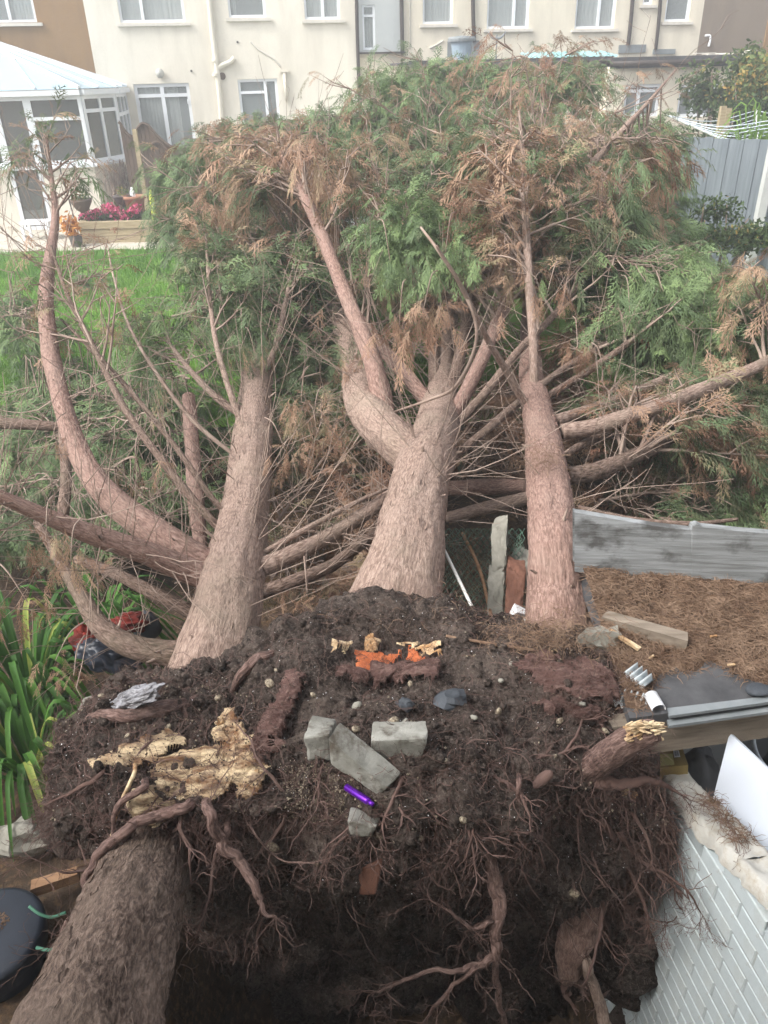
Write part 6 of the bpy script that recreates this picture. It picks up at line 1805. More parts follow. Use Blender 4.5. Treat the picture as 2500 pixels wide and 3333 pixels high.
def wood_patch(poly, mat, grain, lift, amp, freq, name='torn_wood', gfreq=60.0, dome=0, bulge=0.0):
    """a snapped face of wood: follows the plate, with raised torn fibres running along grain"""
    jx, jy = fbm(RG * 26.0, 3) * 16, fbm(RG * 26.0 + 9, 3) * 16
    ins = in_poly(UG + jx, WG + jy, poly) & (np.arange(nP)[None] > nP * .1) & (np.arange(nP)[None] < nP * .75)
    if not ins.any(): return
    s0, s1 = np.where(ins.any(1))[0][[0, -1]]; p0, p1 = np.where(ins.any(0))[0][[0, -1]]
    f_ = 2
    def up_(A_): 
        a = A_[s0:s1 + 2, p0:p1 + 2]
        n0, n1 = a.shape[:2]
        xi, yi = np.linspace(0, n0 - 1.001, n0 * f_), np.linspace(0, n1 - 1.001, n1 * f_)
        ix, iy = xi.astype(int), yi.astype(int)
        fx_, fy_ = (xi - ix)[:, None, None], (yi - iy)[None, :, None]
        a = a.reshape(n0, n1, -1)
        return (a[ix][:, iy] * (1 - fx_) * (1 - fy_) + a[ix + 1][:, iy] * fx_ * (1 - fy_) + a[ix][:, iy + 1] * (1 - fx_) * fy_ + a[ix + 1][:, iy + 1] * fx_ * fy_)
    G, N_ = up_(RSM), up_(RNS)
    msk = up_(ins.astype(float))[..., 0]
    g = nrm(grain); s_ = nrm(np.cross(g, [0, 1, .2])); u_ = np.cross(g, s_)
    q = np.stack([(G @ g) * freq, (G @ s_) * gfreq, (G @ u_) * gfreq], -1)
    fib = fbm(q, 4)
    big = fbm(G * 14.0 + 3, 3)
    steps = np.floor(fbm(q * .5 + 7, 2) * 3) / 3
    h = lift + amp * (fib * .6 + steps * .9 + big * .35)
    dm = msk.copy()
    for _ in range(dome):
        dm = (dm + np.roll(dm, 1, 0) + np.roll(dm, -1, 0) + np.roll(dm, 1, 1) + np.roll(dm, -1, 1)) / 5
    dm = np.clip((dm - .35) * 1.9, 0, 1) ** .7 if dome else 1.0
    h = (h + bulge * dm) * np.clip((msk - .15) / .5, 0, 1) - .02 * (msk < .3)
    V = G + N_ * h[..., None]
    n0, n1 = V.shape[:2]
    i_ = np.arange(n0 - 1)[:, None] * n1; j_ = np.arange(n1 - 1)[None]
    F = np.stack([i_ + j_, i_ + j_ + 1, i_ + n1 + j_ + 1, i_ + n1 + j_], -1)
    keep = (msk[:-1, :-1] > .2) & (msk[1:, 1:] > .2) & (msk[:-1, 1:] > .2) & (msk[1:, :-1] > .2)
    m_ = MB(); m_.add(V.reshape(-1, 3), F[keep]); o = m_.build(name, M[mat], plate)
    q = rng.choice(np.where(msk.ravel() > .3)[0], 260 if mat == 'rootwood' else 40)
    b = MB(); strands(b, V.reshape(-1, 3)[q], N_.reshape(-1, 3)[q] * .5 + rng.normal(0, .6, (len(q), 3)), rng.uniform(.02, .08, len(q)), .0016, .3, .18, 5)
    b.build('root_hairs', M['hair'], o, kind='stuff')
    if mat != 'orangewood':
        q = np.where(msk.ravel() > .25)[0]; q = rng.choice(q, min(130, len(q) // 25))
        b = MB(); T_, Fs = BT[1]
        for i in q: b.add(T_ * rng.uniform(.001, .0035) + V.reshape(-1, 3)[i] + rng.normal(0, .002, 3), Fs)
        b.build('soil_crumbs', M['rootsoil'], o, kind='stuff')
# individual roots
ROOTLETS = TB()
def rootlets(P, D, L_, r, depth):
    n_ = 6
    pts = [P]
    d = nrm(D)
    for s in range(n_):
        d = nrm(d + rng.normal(0, .28, 3) + np.array([0, 0, -.05]))
        pts.append(pts[-1] + d * L_ / n_)
    ROOTLETS.tube(np.array(pts), np.linspace(r, max(r * .4, .0008), n_ + 1), 3, cap=False)
    if depth > 0:
        for j in range(rng.integers(2, 5)):
            i = rng.integers(1, n_ + 1)
            rootlets(pts[i], nrm(pts[i] - pts[i - 1]) + rng.normal(0, .65, 3), L_ * rng.uniform(.35, .75), r * .55, depth - 1)
def root(C, n=60, sides=12, mat='root', amp=.16, seed=0.0, tip=2, tipL=.14, hairs=40, bury=0.0):
    C = [(C[0][0], C[0][1] - 40, C[0][2] + .22, C[0][3])] + list(C)
    C = [(x, y, Y + bury * (i == len(C) - 1), w_ * .82) for i, (x, y, Y, w_) in enumerate(C)]
    K = ctrlp(C)
    mb, P, R = bark_tube(K, n * 2, sides + 4, amp * 1.15, seed, .7)
    n = n * 2
    mb.build('root', M[mat], plate, smooth=True)
    e_ = nrm(P[-1] - P[-4])
    for q in range(3): rootlets(P[-1], e_ + rng.normal(0, .4, 3), tipL * rng.uniform(.6, 1.2), max(R[-1] * .6, .0015), tip)
    for q in range(5):
        i = rng.integers(n // 3, n)
        rootlets(P[i], rng.normal(0, 1, 3) + [0, -.2, -.6], tipL * rng.uniform(.4, 1.0), .0018, 1)
    i = rng.integers(n // 8, n, hairs)
    strands(ROOTLETS.mb, P[i], rng.normal(0, 1, (hairs, 3)) + [0, -.1, -.7], rng.uniform(.03, .12, hairs), .0015, .5, .2, 5)
def sroot(C, n=60, sides=18, mat='root', seed=0.0, sink=.25):
    K = []
    for i, (x, y, w_) in enumerate(C):
        P, N_ = surf_px(x, y)
        r_ = .5 * w_ * m_per_px(P)
        e_ = i in (0, len(C) - 1)
        K.append((*(P - N_ * (r_ * sink + (.05 if e_ else 0))), r_ * (.6 if e_ else 1)))
    mb, P, R = bark_tube(np.array(K), n * 2, sides + 6, .2, seed, .6)
    mb.build('root', M[mat], plate, smooth=True)
wood_patch([(950, 2195), (1000, 2215), (965, 2320), (905, 2440), (850, 2510), (825, 2450), (875, 2340), (915, 2250)], 'rootwood', (-.4, -.7, .1), .012, .012, 5, 'root', 40, 60, .018)
sroot([(720, 2230, 20), (800, 2170, 36), (880, 2115, 34), (930, 2095, 16)], seed=2.0, sink=.3)
root([(620, 2620, 1.48, 40), (520, 2655, 1.44, 46), (430, 2690, 1.4, 44), (345, 2750, 1.36, 38), (290, 2840, 1.3, 32), (268, 2940, 1.24, 27), (215, 3010, 1.19, 20), (180, 3070, 1.15, 8)], 90, 14, 'root', .14, 2, 2, .12, 90)
root([(470, 2560, 1.52, 30), (390, 2620, 1.48, 26), (370, 2680, 1.44, 16), (360, 2740, 1.4, 6)], 40, 8, 'root', .1, 3, 1, .08, 20)
root([(680, 2640, 1.4, 40), (720, 2740, 1.36, 44), (780, 2820, 1.32, 40), (830, 2900, 1.28, 34), (860, 2970, 1.25, 18), (900, 2985, 1.23, 8)], 70, 12, 'root', .15, 4, 2, .1, 110)
root([(1590, 2780, 1.44, 40), (1615, 2880, 1.4, 58), (1625, 2960, 1.38, 55), (1615, 3050, 1.36, 42), (1605, 3110, 1.35, 34), (1530, 3150, 1.33, 26), (1420, 3160, 1.31, 20), (1300, 3195, 1.29, 15), (1230, 3230, 1.28, 10)], 110, 12, 'root', .16, 5, 3, .16, 120)
root([(1610, 3070, 1.36, 32), (1615, 3180, 1.36, 28), (1630, 3280, 1.37, 22), (1660, 3380, 1.38, 12)], 60, 10, 'root', .15, 6, 3, .18, 60)
root([(1560, 3140, 1.34, 18), (1490, 3200, 1.32, 16), (1420, 3270, 1.31, 13), (1380, 3330, 1.3, 8)], 50, 8, 'root', .12, 7, 3, .16, 40)
root([(1600, 3000, 1.37, 20), (1540, 3020, 1.35, 16), (1480, 2980, 1.33, 13), (1400, 2930, 1.32, 6)], 50, 8, 'root', .12, 8, 2, .12, 20)
root([(1990, 2780, 1.68, 110), (1930, 2880, 1.66, 140), (1890, 3000, 1.64, 150), (1865, 3100, 1.64, 120), (1850, 3190, 1.66, 70)], 60, 30, 'redbark', .14, 9, 2, .12, 90)
root([(1905, 3120, 1.6, 40), (1930, 3200, 1.58, 44), (1960, 3290, 1.55, 48), (1990, 3400, 1.5, 52)], 50, 14, 'bark', .1, 10, 1, .1, 10)
root([(1690, 2540, 1.54, 22), (1688, 2620, 1.48, 18), (1692, 2700, 1.44, 12), (1680, 2760, 1.42, 5)], 40, 8, 'root', .12, 11, 3, .14, 60)
root([(1950, 2540, 1.66, 60), (2030, 2555, 1.62, 40), (2110, 2540, 1.6, 28), (2170, 2560, 1.58, 18), (2220, 2590, 1.56, 8)], 60, 10, 'hair', .15, 12, 3, .14, 70)
root([(2010, 2700, 1.62, 26), (2080, 2800, 1.56, 18), (2150, 2840, 1.5, 14), (2230, 2890, 1.45, 10), (2280, 2970, 1.42, 5)], 60, 8, 'hair', .15, 13, 3, .15, 70)
root([(1960, 2660, 1.62, 30), (2030, 2790, 1.58, 20), (2100, 2960, 1.5, 14), (2110, 3010, 1.49, 8)], 50, 8, 'hair', .15, 14, 3, .14, 80)
sroot([(640, 2250, 40), (540, 2290, 52), (420, 2320, 44), (300, 2325, 28), (210, 2390, 12)], seed=3.0, sink=.3)
root([(330, 2520, 1.64, 20), (230, 2580, 1.6, 14), (150, 2620, 1.58, 8)], 40, 8, 'hair', .12, 16, 3, .12, 60)
root([(420, 2700, 1.42, 20), (360, 2790, 1.36, 14), (230, 2840, 1.3, 10), (100, 2790, 1.28, 5)], 50, 8, 'root', .12, 17, 2, .12, 30)
wood_patch([(1640, 2175), (1720, 2150), (1830, 2150), (1950, 2180), (2020, 2270), (1960, 2300), (1840, 2255), (1720, 2240)], 'rootwood', (1, -.3, 0), .014, .014, 5, 'root', 40, 60, .018)
wood_patch([(1730, 2300), (1830, 2275), (1940, 2320), (1960, 2370), (1880, 2350), (1780, 2330)], 'rootwood', (1, -.3, 0), .008, .012, 5, 'root', 40, 60, .018)
wood_patch([(1080, 2180), (1180, 2190), (1300, 2185), (1420, 2165), (1440, 2200), (1320, 2235), (1180, 2240), (1090, 2215)], 'rootwood', (1, 0, 0), .012, .012, 5, 'root', 40, 60, .018)
root([(1380, 2470, 1.62, 10), (1340, 2560, 1.5, 12), (1290, 2630, 1.42, 12), (1240, 2650, 1.38, 6)], 40, 6, 'root', .1, 20, 1, .06, 10)
root([(820, 2700, 1.4, 8), (900, 2790, 1.36, 8), (1010, 2810, 1.34, 8), (1090, 2790, 1.34, 5)], 40, 6, 'root', .1, 21, 1, .06, 6)
root([(740, 2700, 1.4, 26), (700, 2800, 1.35, 18), (680, 2920, 1.3, 12), (640, 3040, 1.26, 6)], 50, 8, 'root', .12, 22, 2, .12, 60)
# broken stub on the right
mb, P, R = bark_tube(ctrlp([(1880, 2530, 1.72, 90), (1950, 2480, 1.68, 95), (2030, 2420, 1.64, 92), (2100, 2385, 1.62, 84), (2135, 2375, 1.61, 70)]), 40, 22, .12, 30)
stub = mb.build('root', M['root'], plate, smooth=True)
def jag(c, r, sq, seed, mat, n=16, rings=10, rot=None, noise=.25, nscale=2.2, parent=None):
    return MB().ball(np.asarray(c), r, n, rings, sq, noise, nscale + seed * .013, rot).build('torn_wood', M[mat], parent or plate)
b = MB()
for k in range(150):
    P = atp(rng.uniform(2045, 2150), rng.uniform(2352, 2412), rng.uniform(1.585, 1.63))
    d = nrm(np.array([.8, -.15, .25]) + rng.normal(0, .25, 3))
    l_, r_ = rng.uniform(.015, .042), rng.uniform(.0015, .0048)
    b.tube([P - d * l_ * .5, P + d * l_ * .1, P + d * l_ * .4, P + d * l_ * .5], [r_, r_, r_ * .7, r_ * .15], 5)
b.build('torn_wood', M['palewood'], stub)
# torn pale wood on the left arm: bundles of snapped fibres
def torn(x, y, w_, dirv, n, L_, mat='palewood', rr=(.002, .006)):
    P, N_ = surf_px(x, y)
    d0 = nrm(np.asarray(dirv, float) + N_ * .35)
    s_ = nrm(np.cross(d0, N_))
    b = MB()
    for k in range(n):
        o_ = P + s_ * rng.normal(0, w_ * .5) - N_ * rng.uniform(0, w_ * .5) + d0 * rng.normal(0, w_ * .45)
        d = nrm(d0 + rng.normal(0, .22, 3))
        l_ = L_ * rng.uniform(.4, 1.1)
        r_ = rng.uniform(*rr)
        b.tube(np.array([o_ - d * l_ * .5, o_ + d * l_ * .15 + rng.normal(0, .003, 3), o_ + d * l_ * .45, o_ + d * l_ * .5 + rng.normal(0, .004, 3)]), np.array([r_ * .8, r_, r_ * .75, r_ * .15]), 5)
    b.build('torn_wood', M[mat], plate)
wood_patch([(690, 2345), (740, 2320), (790, 2335), (800, 2400), (850, 2430), (870, 2490), (865, 2570), (800, 2600), (720, 2590), (690, 2540), (740, 2480), (700, 2430)], 'stumpwood', (-.3, .2, .9), .006, .009, 6, dome=40, bulge=.006)
wood_patch([(300, 2480), (400, 2440), (480, 2415), (590, 2405), (600, 2440), (520, 2480), (400, 2500), (320, 2505)], 'stumpwood', (-1, 0, .2), .010, .007, 7)
wood_patch([(520, 2490), (600, 2460), (700, 2440), (745, 2480), (705, 2540), (730, 2610), (640, 2630), (540, 2660), (440, 2660), (420, 2610), (500, 2560), (480, 2520)], 'stumpwood', (-.9, -.3, .2), .006, .009, 6, dome=40, bulge=.006)
for a_ in ((735, 2350, .02, (-.2, .2, 1), 12, .05), (470, 2440, .02, (-1, 0, .15), 10, .07), (500, 2610, .02, (-1, -.3, -.1), 10, .07), (850, 2500, .02, (.3, -.2, .8), 10, .05)):
    torn(*a_, rr=(.0015, .0045))
root([(440, 2520, 1.58, 16), (400, 2600, 1.5, 14), (380, 2660, 1.46, 8), (360, 2720, 1.42, 4)], 30, 8, 'palewood', .1, 33, 1, .04, 4)
# torn wood on the top rim
wood_patch([(1150, 2128), (1230, 2140), (1292, 2126), (1288, 2160), (1225, 2190), (1148, 2186)], 'orangewood', (1, 0, .1), .012, .008, 10)
wood_patch([(1328, 2120), (1352, 2118), (1356, 2140), (1398, 2150), (1395, 2180), (1335, 2178)], 'orangewood', (1, 0, .1), .010, .008, 10)
for poly in ([(1080, 2088), (1150, 2090), (1155, 2112), (1090, 2110)], [(1176, 2090), (1232, 2085), (1238, 2118), (1190, 2124)], [(1284, 2098), (1425, 2104), (1420, 2130), (1345, 2124), (1290, 2118)], [(1762, 2140), (1812, 2136), (1800, 2156), (1765, 2158)], [(1828, 2150), (1876, 2148), (1870, 2172), (1830, 2172)]):
    wood_patch(poly, 'palewood', (1, 0, .1), .010, .008, 10)
for a_ in ((1130, 2098, .015, (1, 0, .2), 6, .03), (1350, 2110, .02, (1, 0, .2), 8, .03)):
    torn(*a_, rr=(.0012, .003))
P, N_ = surf_px(2030, 2560); jag(P, .022, (.7, .7, 1.2), 9, 'palewood')
P, N_ = surf_px(2070, 2590); jag(P, .02, (.7, .7, 1.2), 19, 'palewood')
P, N_ = surf_px(1770, 2540); MB().ball(P + N_ * .02, .032, 10, 7, (.6, .6, 1.4), .15, 2, rotm((0, 1, 0), .7)).build('root_stump', M['root'], plate, smooth=True)
for k in range(260):
    si, pi = rng.integers(20, nS - 12), rng.integers(int(nP * .42), int(nP * .9))
    rootlets(RG[si, pi], RN[si, pi] + [0, 0, -.5], rng.uniform(.05, .16), rng.uniform(.0012, .003), 1)
for k in range(46):
    si, pi = rng.integers(60, nS - 30), rng.integers(int(nP * .44), int(nP * .74))
    P, d = RG[si, pi].copy(), nrm(RN[si, pi] + [rng.normal(0, .4), -.2, -.5])
    L_, r_ = rng.uniform(.12, .42), rng.uniform(.004, .010)
    pts = [P - RN[si, pi] * .03]
    for s in range(12):
        d = nrm(d + rng.normal(0, .2, 3) + [0, .02, -.12])
        pts.append(pts[-1] + d * L_ / 12)
    pts = np.array(pts)
    ROOTLETS.tube(pts, np.linspace(r_, r_ * .25, 13) * rng.uniform(.85, 1.15, 13), 6)
    for j in range(6):
        i = rng.integers(4, 13)
        rootlets(pts[i], pts[i] - pts[i - 1] + rng.normal(0, .02, 3), L_ * rng.uniform(.2, .5), r_ * .3, 1)
ROOTLETS.build('rootlets', M['root'], plate, kind='stuff')

# ------------------------------------------------------------------ concrete blocks and finds lodged in the root plate
def rough_hexa(P8, n, amp):
    """a worn six-sided block: rounded arrises, chips and pitted faces"""
    P8 = np.asarray(P8, float)
    t_ = np.linspace(-1, 1, n)
    m_ = MB()
    A_, B_ = np.meshgrid(t_, t_, indexing='ij')
    for ax in range(3):
        for sg in (-1, 1):
            q = np.zeros((n, n, 3))
            q[..., ax] = sg; q[..., (ax + 1) % 3] = A_; q[..., (ax + 2) % 3] = B_
            l6 = (np.abs(q) ** 26).sum(-1) ** (1 / 26)
            q = q / l6[..., None]
            a, b, c = (q[..., 0:1] + 1) / 2, (q[..., 1:2] + 1) / 2, (q[..., 2:3] + 1) / 2
            bt = (P8[0] * (1 - a) + P8[1] * a) * (1 - b) + (P8[3] * (1 - a) + P8[2] * a) * b
            tp = (P8[4] * (1 - a) + P8[5] * a) * (1 - b) + (P8[7] * (1 - a) + P8[6] * a) * b
            W_ = bt * (1 - c) + tp * c
            cen = P8.mean(0)
            out = W_ - cen; out /= np.linalg.norm(out, axis=-1)[..., None]
            edge = np.clip((np.sort(np.abs(q), -1)[..., 1] - .75) / .25, 0, 1)
            d = fbm(W_ * 30, 3) * amp * .35 - np.clip(fbm(W_ * 18 + 4, 3) - .1, 0, 1) * amp * 2.2 * edge
            W_ = W_ + out * d[..., None]
            m_.grid(W_ if sg > 0 else W_[::-1])
    return m_
def block(label, F4, B2, name='concrete_block', cat='concrete block', mat='conc', chip=.006):
    TL, TR, BR, BL = [atp(*p) for p in F4]
    tl, tr = [atp(*p) for p in B2]
    br, bl = tr + (BR - TR), tl + (BL - TL)
    m_ = rough_hexa([BL, BR, br, bl, TL, TR, tr, tl], 14, chip)
    return m_.build(name, M[mat], label=label, cat=cat, smooth=False, group={'concrete_block': 'concrete blocks lodged in the root plate', 'brick_fragment': 'brick fragments in the root plate'}.get(name))
block('squat grey concrete block on the left of the lodged group', [(986, 2400, 1.65), (1072, 2388, 1.65), (1076, 2474, 1.62), (1000, 2478, 1.62)], [(1016, 2326, 1.8), (1096, 2340, 1.8)])
block('long grey concrete edging slanting down between the other two blocks', [(1066, 2402, 1.585), (1260, 2566, 1.45), (1235, 2592, 1.44), (1076, 2490, 1.53)], [(1104, 2346, 1.67), (1310, 2514, 1.53)])
block('grey concrete block with the flat pale top on the right of the group', [(1206, 2412, 1.63), (1396, 2404, 1.63), (1356, 2505, 1.60), (1216, 2490, 1.60)], [(1212, 2346, 1.76), (1390, 2343, 1.76)])
block('soil stained concrete block below the purple tube', [(1128, 2672, 1.345), (1228, 2688, 1.335), (1206, 2730, 1.325), (1140, 2718, 1.335)], [(1140, 2622, 1.42), (1242, 2656, 1.41)])
block('dull red brick fragment wedged above the slanting edging', [(1140, 2372, 1.78), (1192, 2392, 1.75), (1190, 2412, 1.74), (1150, 2395, 1.76)], [(1150, 2355, 1.82), (1195, 2378, 1.80)], 'brick_fragment', 'brick', 'brick', .005)
block('dark red brick hanging in the shaded underside of the root plate', [(1165, 2830, 1.36), (1248, 2790, 1.37), (1222, 2915, 1.36), (1170, 2912, 1.36)], [(1165, 2822, 1.46), (1250, 2782, 1.47)], 'brick_fragment', 'brick', 'brick', .004)
(vA, nA), (vB, nB) = surf_px(1118, 2550), surf_px(1200, 2616)
vA, vB = vA + nA * .026, vB + nB * .026
vB = vA + nrm(vB - vA) * .115
pt = thing('vape_tube', 'shiny purple tube lying on the gravelly soil below the concrete blocks', 'tube', vA)
b = MB(); b.tube([vA, vA + (vB - vA) * .02, vA + (vB - vA) * .78, vA + (vB - vA) * .86], [.0095, .0112, .0112, .0095], 20); b.build('barrel', M['purple'], pt, smooth=True)
b = MB(); b.tube([vA + (vB - vA) * .85, vB], [.0085, .0065], 16); b.build('mouthpiece', M['purple'], pt, smooth=True)
# silvery plastic wrap
P = at(440, 2255, 2.02)
MB().ball(P - [0, 0, .02], .085, 40, 26, (1.1, .45, .36), .3, 3.3, rotm((0, 1, 0), -.35)).build('plastic_wrap', M['foil'], label='crumpled silver plastic wrap beside the left hand trunk foot', cat='plastic wrap', smooth=False)
# metal rod, second rod, netting and stones between the two right hand trunks
def rod(name, label, C, r, mat, cat='rod'):
    b = MB(); b.tube(spline([at(*c) for c in C], 20), r, 8)
    return b.build(name, M[mat], label=label, cat=cat, smooth=True)
rod('metal_rod', 'long straight pale metal rod leaning beside the middle trunk', [(1420, 1738, 3.15), (1500, 1900, 2.85), (1578, 2062, 2.55)], .008, 'metal')
rod('broken_cane', 'split brown cane leaning behind the pale metal rod', [(1505, 1735, 3.5), (1560, 1850, 3.3), (1600, 2010, 3.0)], .009, 'planted', 'cane')
rod('bamboo_cane', 'thin straw coloured cane lying along the top of the root plate', [(1452, 2070, 2.32), (1580, 2092, 2.27), (1745, 2118, 2.22)], .006, 'litter', 'cane')
net = thing('wire_netting', 'sagging roll of green wire netting between the two right hand trunks', 'netting', at(1560, 1900, 3.5))
b = MB()
for k in range(26):
    t0 = k / 25
    xs_ = np.linspace(1440, 1700, 24)
    f = lambda x, y: at(x, y, 3.55 + .12 * math.sin(x * .03 + y * .02) + .1 * math.sin(y * .013))
    b.tube([f(x, 1720 + 300 * t0 + 10 * ((i + k) % 2)) for i, x in enumerate(xs_)], .0018, 3, cap=False)
    x0 = 1440 + 260 * t0
    b.tube([f(x0 + 8 * ((j + k) % 2), y) for j, y in enumerate(np.linspace(1720, 2020, 20))], .0018, 3, cap=False)
b.build('mesh', M['netting'], net)
sp = thing('broken_pillar', 'broken pale stone pillar with a red brick core between the trunks', 'pillar', at(1640, 2020, 3.2))
block_pts = lambda F4, B2: None
def sub_hexa(name, F4, dY, mat):
    TL, TR, BR, BL = [at(*p) for p in F4]
    dv_ = np.array([0, dY, 0])
    m_ = MB(); G = []
    m_.hexa([BL, BR, BR + dv_, BL + dv_, TL, TR, TR + dv_, TL + dv_])
    o = m_.build(name, M[mat], sp)
    md = o.modifiers.new('bevel', 'BEVEL'); md.width = .012; md.segments = 2
def rock(nm, A_, B_, w_, mat, sd, squash=.7):
    A_, B_ = at(*A_), at(*B_)
    d = B_ - A_; L_ = np.linalg.norm(d); d = d / L_
    s_ = nrm(np.cross(d, [0, 1, 0])); u_ = np.cross(s_, d)
    Q = np.stack([s_, u_, d], 1)
    MB().ball((A_ + B_) / 2, 1.0, 22, 16, (w_, w_ * squash, L_ * .55), .22, 2.0 + sd, Q).build(nm, M[mat], sp)
def sub_rough(name, F4, dY, mat):
    TL, TR, BR, BL = [at(*p) for p in F4]
    dv_ = np.array([.02, dY, 0])
    rough_hexa([BL, BR, BR + dv_, BL + dv_, TL, TR, TR + dv_, TL + dv_], 14, .022).build(name, M[mat], sp)
sub_rough('pale_face', [(1598, 1722, 3.4), (1652, 1700, 3.4), (1646, 1860, 3.2), (1600, 1870, 3.2)], .1, 'stone')
sub_rough('pale_face', [(1588, 1874, 3.18), (1642, 1866, 3.18), (1636, 2015, 3.0), (1586, 2018, 3.0)], .1, 'stone')
sub_rough('brick_core', [(1650, 1850, 3.18), (1712, 1862, 3.18), (1700, 2018, 3.0), (1642, 2012, 3.0)], .12, 'brick')
rock('rubble', (1690, 1790, 3.42), (1700, 1900, 3.3), .07, 'stone', .7)
P = at(1700, 2010, 2.75)
MB().box(-.05, .05, -.02, .02, -.03, .03, lambda V: V @ rotm((0, 1, 0), .4).T + P, .008).build('white_scrap', M['whiteplastic'], label='small white scrap at the left edge of the right hand trunk', cat='scrap')
# ------------------------------------------------------------------ left hand border
def strap_leaf(base, tip, lift, w_, tint, parent):
    base, tip = np.asarray(base), np.asarray(tip)
    mid = (base + tip) / 2 + [0, 0, lift]
    C = spline([base, base * .55 + mid * .45 + [0, 0, lift * .25], mid, tip * .7 + mid * .3 + [0, 0, lift * .1], tip], 16)
    T_ = np.gradient(C, axis=0); T_ /= np.linalg.norm(T_, axis=1)[:, None]
    s_ = np.cross(T_, [0, 0, 1.0]); s_ /= np.linalg.norm(s_, axis=1)[:, None] + 1e-9
    t_ = np.linspace(0, 1, 16)
    ww = w_ * np.minimum(1, .5 + t_ * 2.2) * (1 - t_ ** 4) + .001
    upn = np.cross(s_, T_)
    G = np.stack([C - s_ * ww[:, None] / 2 + upn * (ww * .18)[:, None], C, C + s_ * ww[:, None] / 2 + upn * (ww * .18)[:, None]], 1)
    m_ = MB(); m_.grid(G); m_.T = [np.clip(np.full(48, tint) + np.tile([.06, -.06, .06], 16), .01, 1)]
    m_.build('leaf', M['strap'], parent, smooth=True)
def strap_plant(label, c, n, R_, H_, seed):
    t = thing('strap_leaved_plant', label, 'plant', c, 'strap leaved plants in the border')
    for k in range(n):
        a = 6.283 * (k * .618 + rng.uniform(-.06, .06))
        r_ = R_ * rng.uniform(.55, 1.1)
        tip = np.asarray(c) + [math.cos(a) * r_, math.sin(a) * r_ * .9, rng.uniform(-.15, .45) * H_]
        strap_leaf(np.asarray(c) + [math.cos(a) * .04, math.sin(a) * .04, 0], tip, H_ * rng.uniform(.5, 1.0), rng.uniform(.018, .036), .95 if rng.random() < .06 else rng.uniform(.2, .75), t)
def gpt(x, y, z):
    P = atz(x, y, z); return P
strap_plant('big strap leaved plant arching under the left hand boughs', (-1.95, 3.15, .2), 84, .8, .55, 1)
strap_plant('strap leaved plant lower down at the left edge above the tub', (-1.78, 2.7, .2), 60, .66, .4, 2)
strap_plant('small strap leaved plant behind the larger ones', (-1.75, 3.65, .1), 40, .66, .55, 3)
# tub with lid
Pt = at(-40, 3040, 1.78); Pt[2] = 0
zl_ = at(-40, 3040, 1.78)[2]
tub = thing('lidded_tub', 'dark blue round plastic tub with dirt on its lid', 'tub', (Pt[0], Pt[1], .1))
zl_ = max(zl_, .3)
MB().lathe((Pt[0], Pt[1], 0), [(.16, .1), (.185, zl_ - .12), (.19, zl_ - .12), (.19, zl_ - .06), (.0, zl_ - .06)], 48).build('body', M['potblue'], tub, smooth=False)
MB().lathe((Pt[0], Pt[1], 0), [(.2, zl_ - .075), (.205, zl_ - .02), (.198, zl_ - .006), (.18, zl_ + .0), (.1, zl_ + .004), (.0, zl_ + .005)], 48).build('lid', M['potblue'], tub, smooth=True)
b = MB()
for k in range(260):
    a, rr = rng.uniform(0, 6.28), rng.random() ** .6 * .075
    b.ball((Pt[0] - .01 + rr * math.cos(a), Pt[1] + .04 + rr * math.sin(a) * .7, zl_ + .006), rng.uniform(.002, .006), 6, 4, (1, 1, .35), .3)
b.build('lid_dirt', M['litterbase'], tub)
def arc(name, label, C, r, mat):
    b = MB(); b.tube(spline([at(*c) for c in C], 26), r, 8); b.build(name, M[mat], label=label, cat='hose', smooth=True)
arc('hose', 'short arc of green hose right beside the tub lid', [(95, 2950, 1.72), (130, 2975, 1.7), (170, 2985, 1.7), (215, 2970, 1.72)], .006, 'greenhose')
arc('hose', 'lower arc of green hose beside the body of the tub', [(120, 3085, 1.58), (165, 3092, 1.56), (230, 3075, 1.56)], .006, 'greenhose')
plank('timber_offcut', 'short brown plank on the ground behind the leaning trunk', 'plank', atz(112, 2905, .30), atz(262, 2855, .30), .05, .05, 'planted')
for (x, y, z, r_, sq, mt, nm, lab, ct) in ((60, 2730, .34, .15, (.8, .5, .55), 'stone', 'boulder', 'pale boulder at the left edge below the strap leaved plants', 'boulder'),
                                   (180, 2735, .3, .09, (.9, .5, .6), 'slate', 'slate_lump', 'blue grey slate lump between the boulder and the leaning trunk', 'stone'),
                                   (270, 2660, .3, .07, (1, .5, .6), 'slate', 'slate_lump', 'smaller slate lump nearer the root plate', 'stone')):
    P = atz(x, y, z)
    MB().ball(P, r_, 16, 10, sq, .35, 2.0).build(nm, M[mt], label=lab, cat=ct, loc=P)
P = at(305, 2350, 2.3)
block('pale broken paving slab behind the left end of the root plate', [(245, 2330, 2.35), (380, 2290, 2.35), (385, 2370, 2.25), (250, 2410, 2.25)], [(270, 2270, 2.5), (340, 2250, 2.5)], 'broken_slab', 'slab', 'stone', .012)
P = at(285, 2080, 3.0)
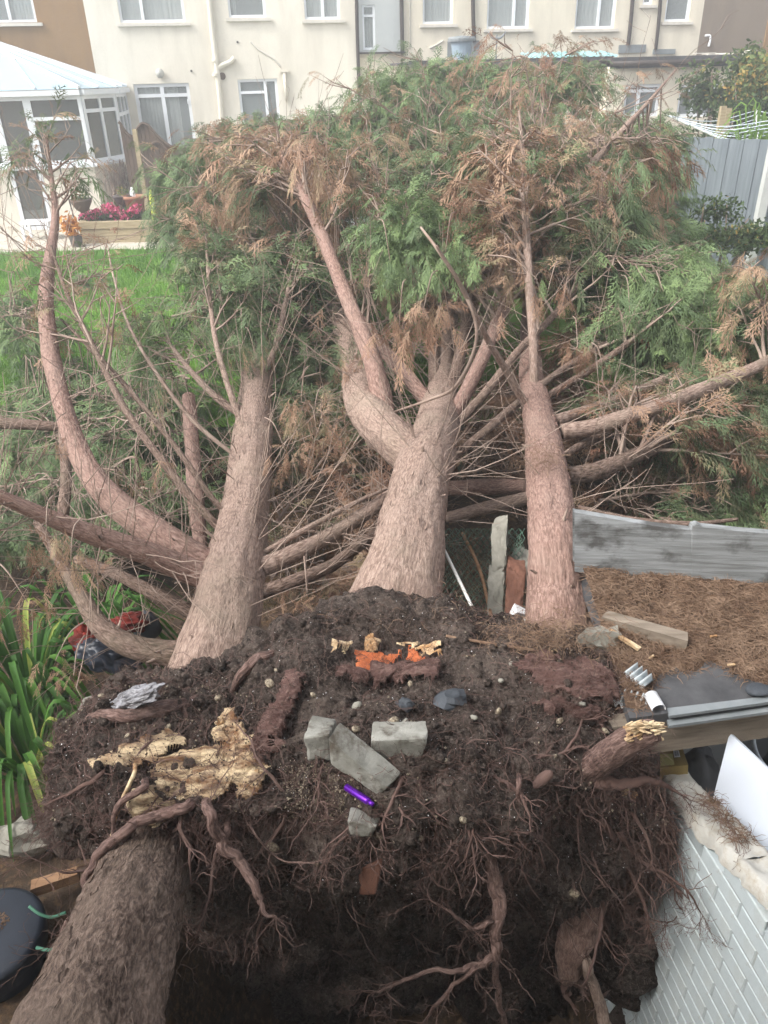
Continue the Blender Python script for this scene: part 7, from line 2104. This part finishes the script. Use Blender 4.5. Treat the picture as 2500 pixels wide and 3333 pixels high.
MB().ball(P, .1, 40, 26, (.7, .5, .8), .42, 3.6).build('red_cloth', M['red'], label='red cloth bundle on the ground at the left of the dark limb', cat='cloth', smooth=True)
P = at(420, 2025, 3.15)
MB().ball(P, .09, 40, 26, (1, .5, .5), .42, 3.6).build('red_cloth', M['red'], label='red cloth scrap showing above the dark limb', cat='cloth', smooth=True)
P = at(360, 2140, 2.75)
MB().ball(P, .12, 44, 30, (1.15, .6, .55), .32, 4.2, rotm((0, 1, 0), .5)).build('black_bag', M['potblue'], label='dark blue black plastic bag under the limb by the left trunk', cat='bag', smooth=True)
P = at(480, 2040, 3.2)
MB().ball(P, .1, 16, 10, (.7, .6, .9), .2, 2.0).build('blue_bag', M['slate'], label='slate blue bag beside the left trunk behind the dark limb', cat='bag', smooth=True)
# needle and twig litter over the ground under the trees
b = MB()
n = 9000
x_, y_ = rng.uniform(-2.6, 3.0, n), rng.uniform(2.6, 7.5, n)
strands(b, np.stack([x_, y_, gz(x_, y_) + .03 + .03 * fbm(np.stack([x_ * 2.2, y_ * 2.2, x_ * 0], -1), 4)], -1), rng.normal(0, 1, (n, 3)) * [1, 1, .15], rng.uniform(.03, .12, n), rng.uniform(.002, .005, n), .1, .12, 4)
b.build('ground_litter', M['litter'], label='brown needles and bits of twig on the soil under the trees', cat='leaf litter', kind='stuff')
# unseen wall of the house at the viewpoint, added to shade the root plate
MB().box(-6, 6, -.9, -.45, -.3, 5.2).build('unseen_house_wall', M['cream'], label='unseen rendered house wall behind the viewpoint, added for its shade', cat='house wall')

# thin damp air over the gardens
HAZE = 0.0105
t_ = NT('damp_air')
t_.t.nodes.remove(t_.p)
pv = t_.n('VolumePrincipled')
pv.inputs['Color'].default_value = (.93, .95, .97, 1)
pv.inputs['Density'].default_value = HAZE
pv.inputs['Anisotropy'].default_value = 0.3
t_.l(pv.outputs[0], t_.out.inputs['Volume'])
MB().box(-340, 340, -340, 340, -3.0, 8.0).build('haze', t_.m, kind='stuff', label='thin pale damp air over the whole garden', cat='haze')
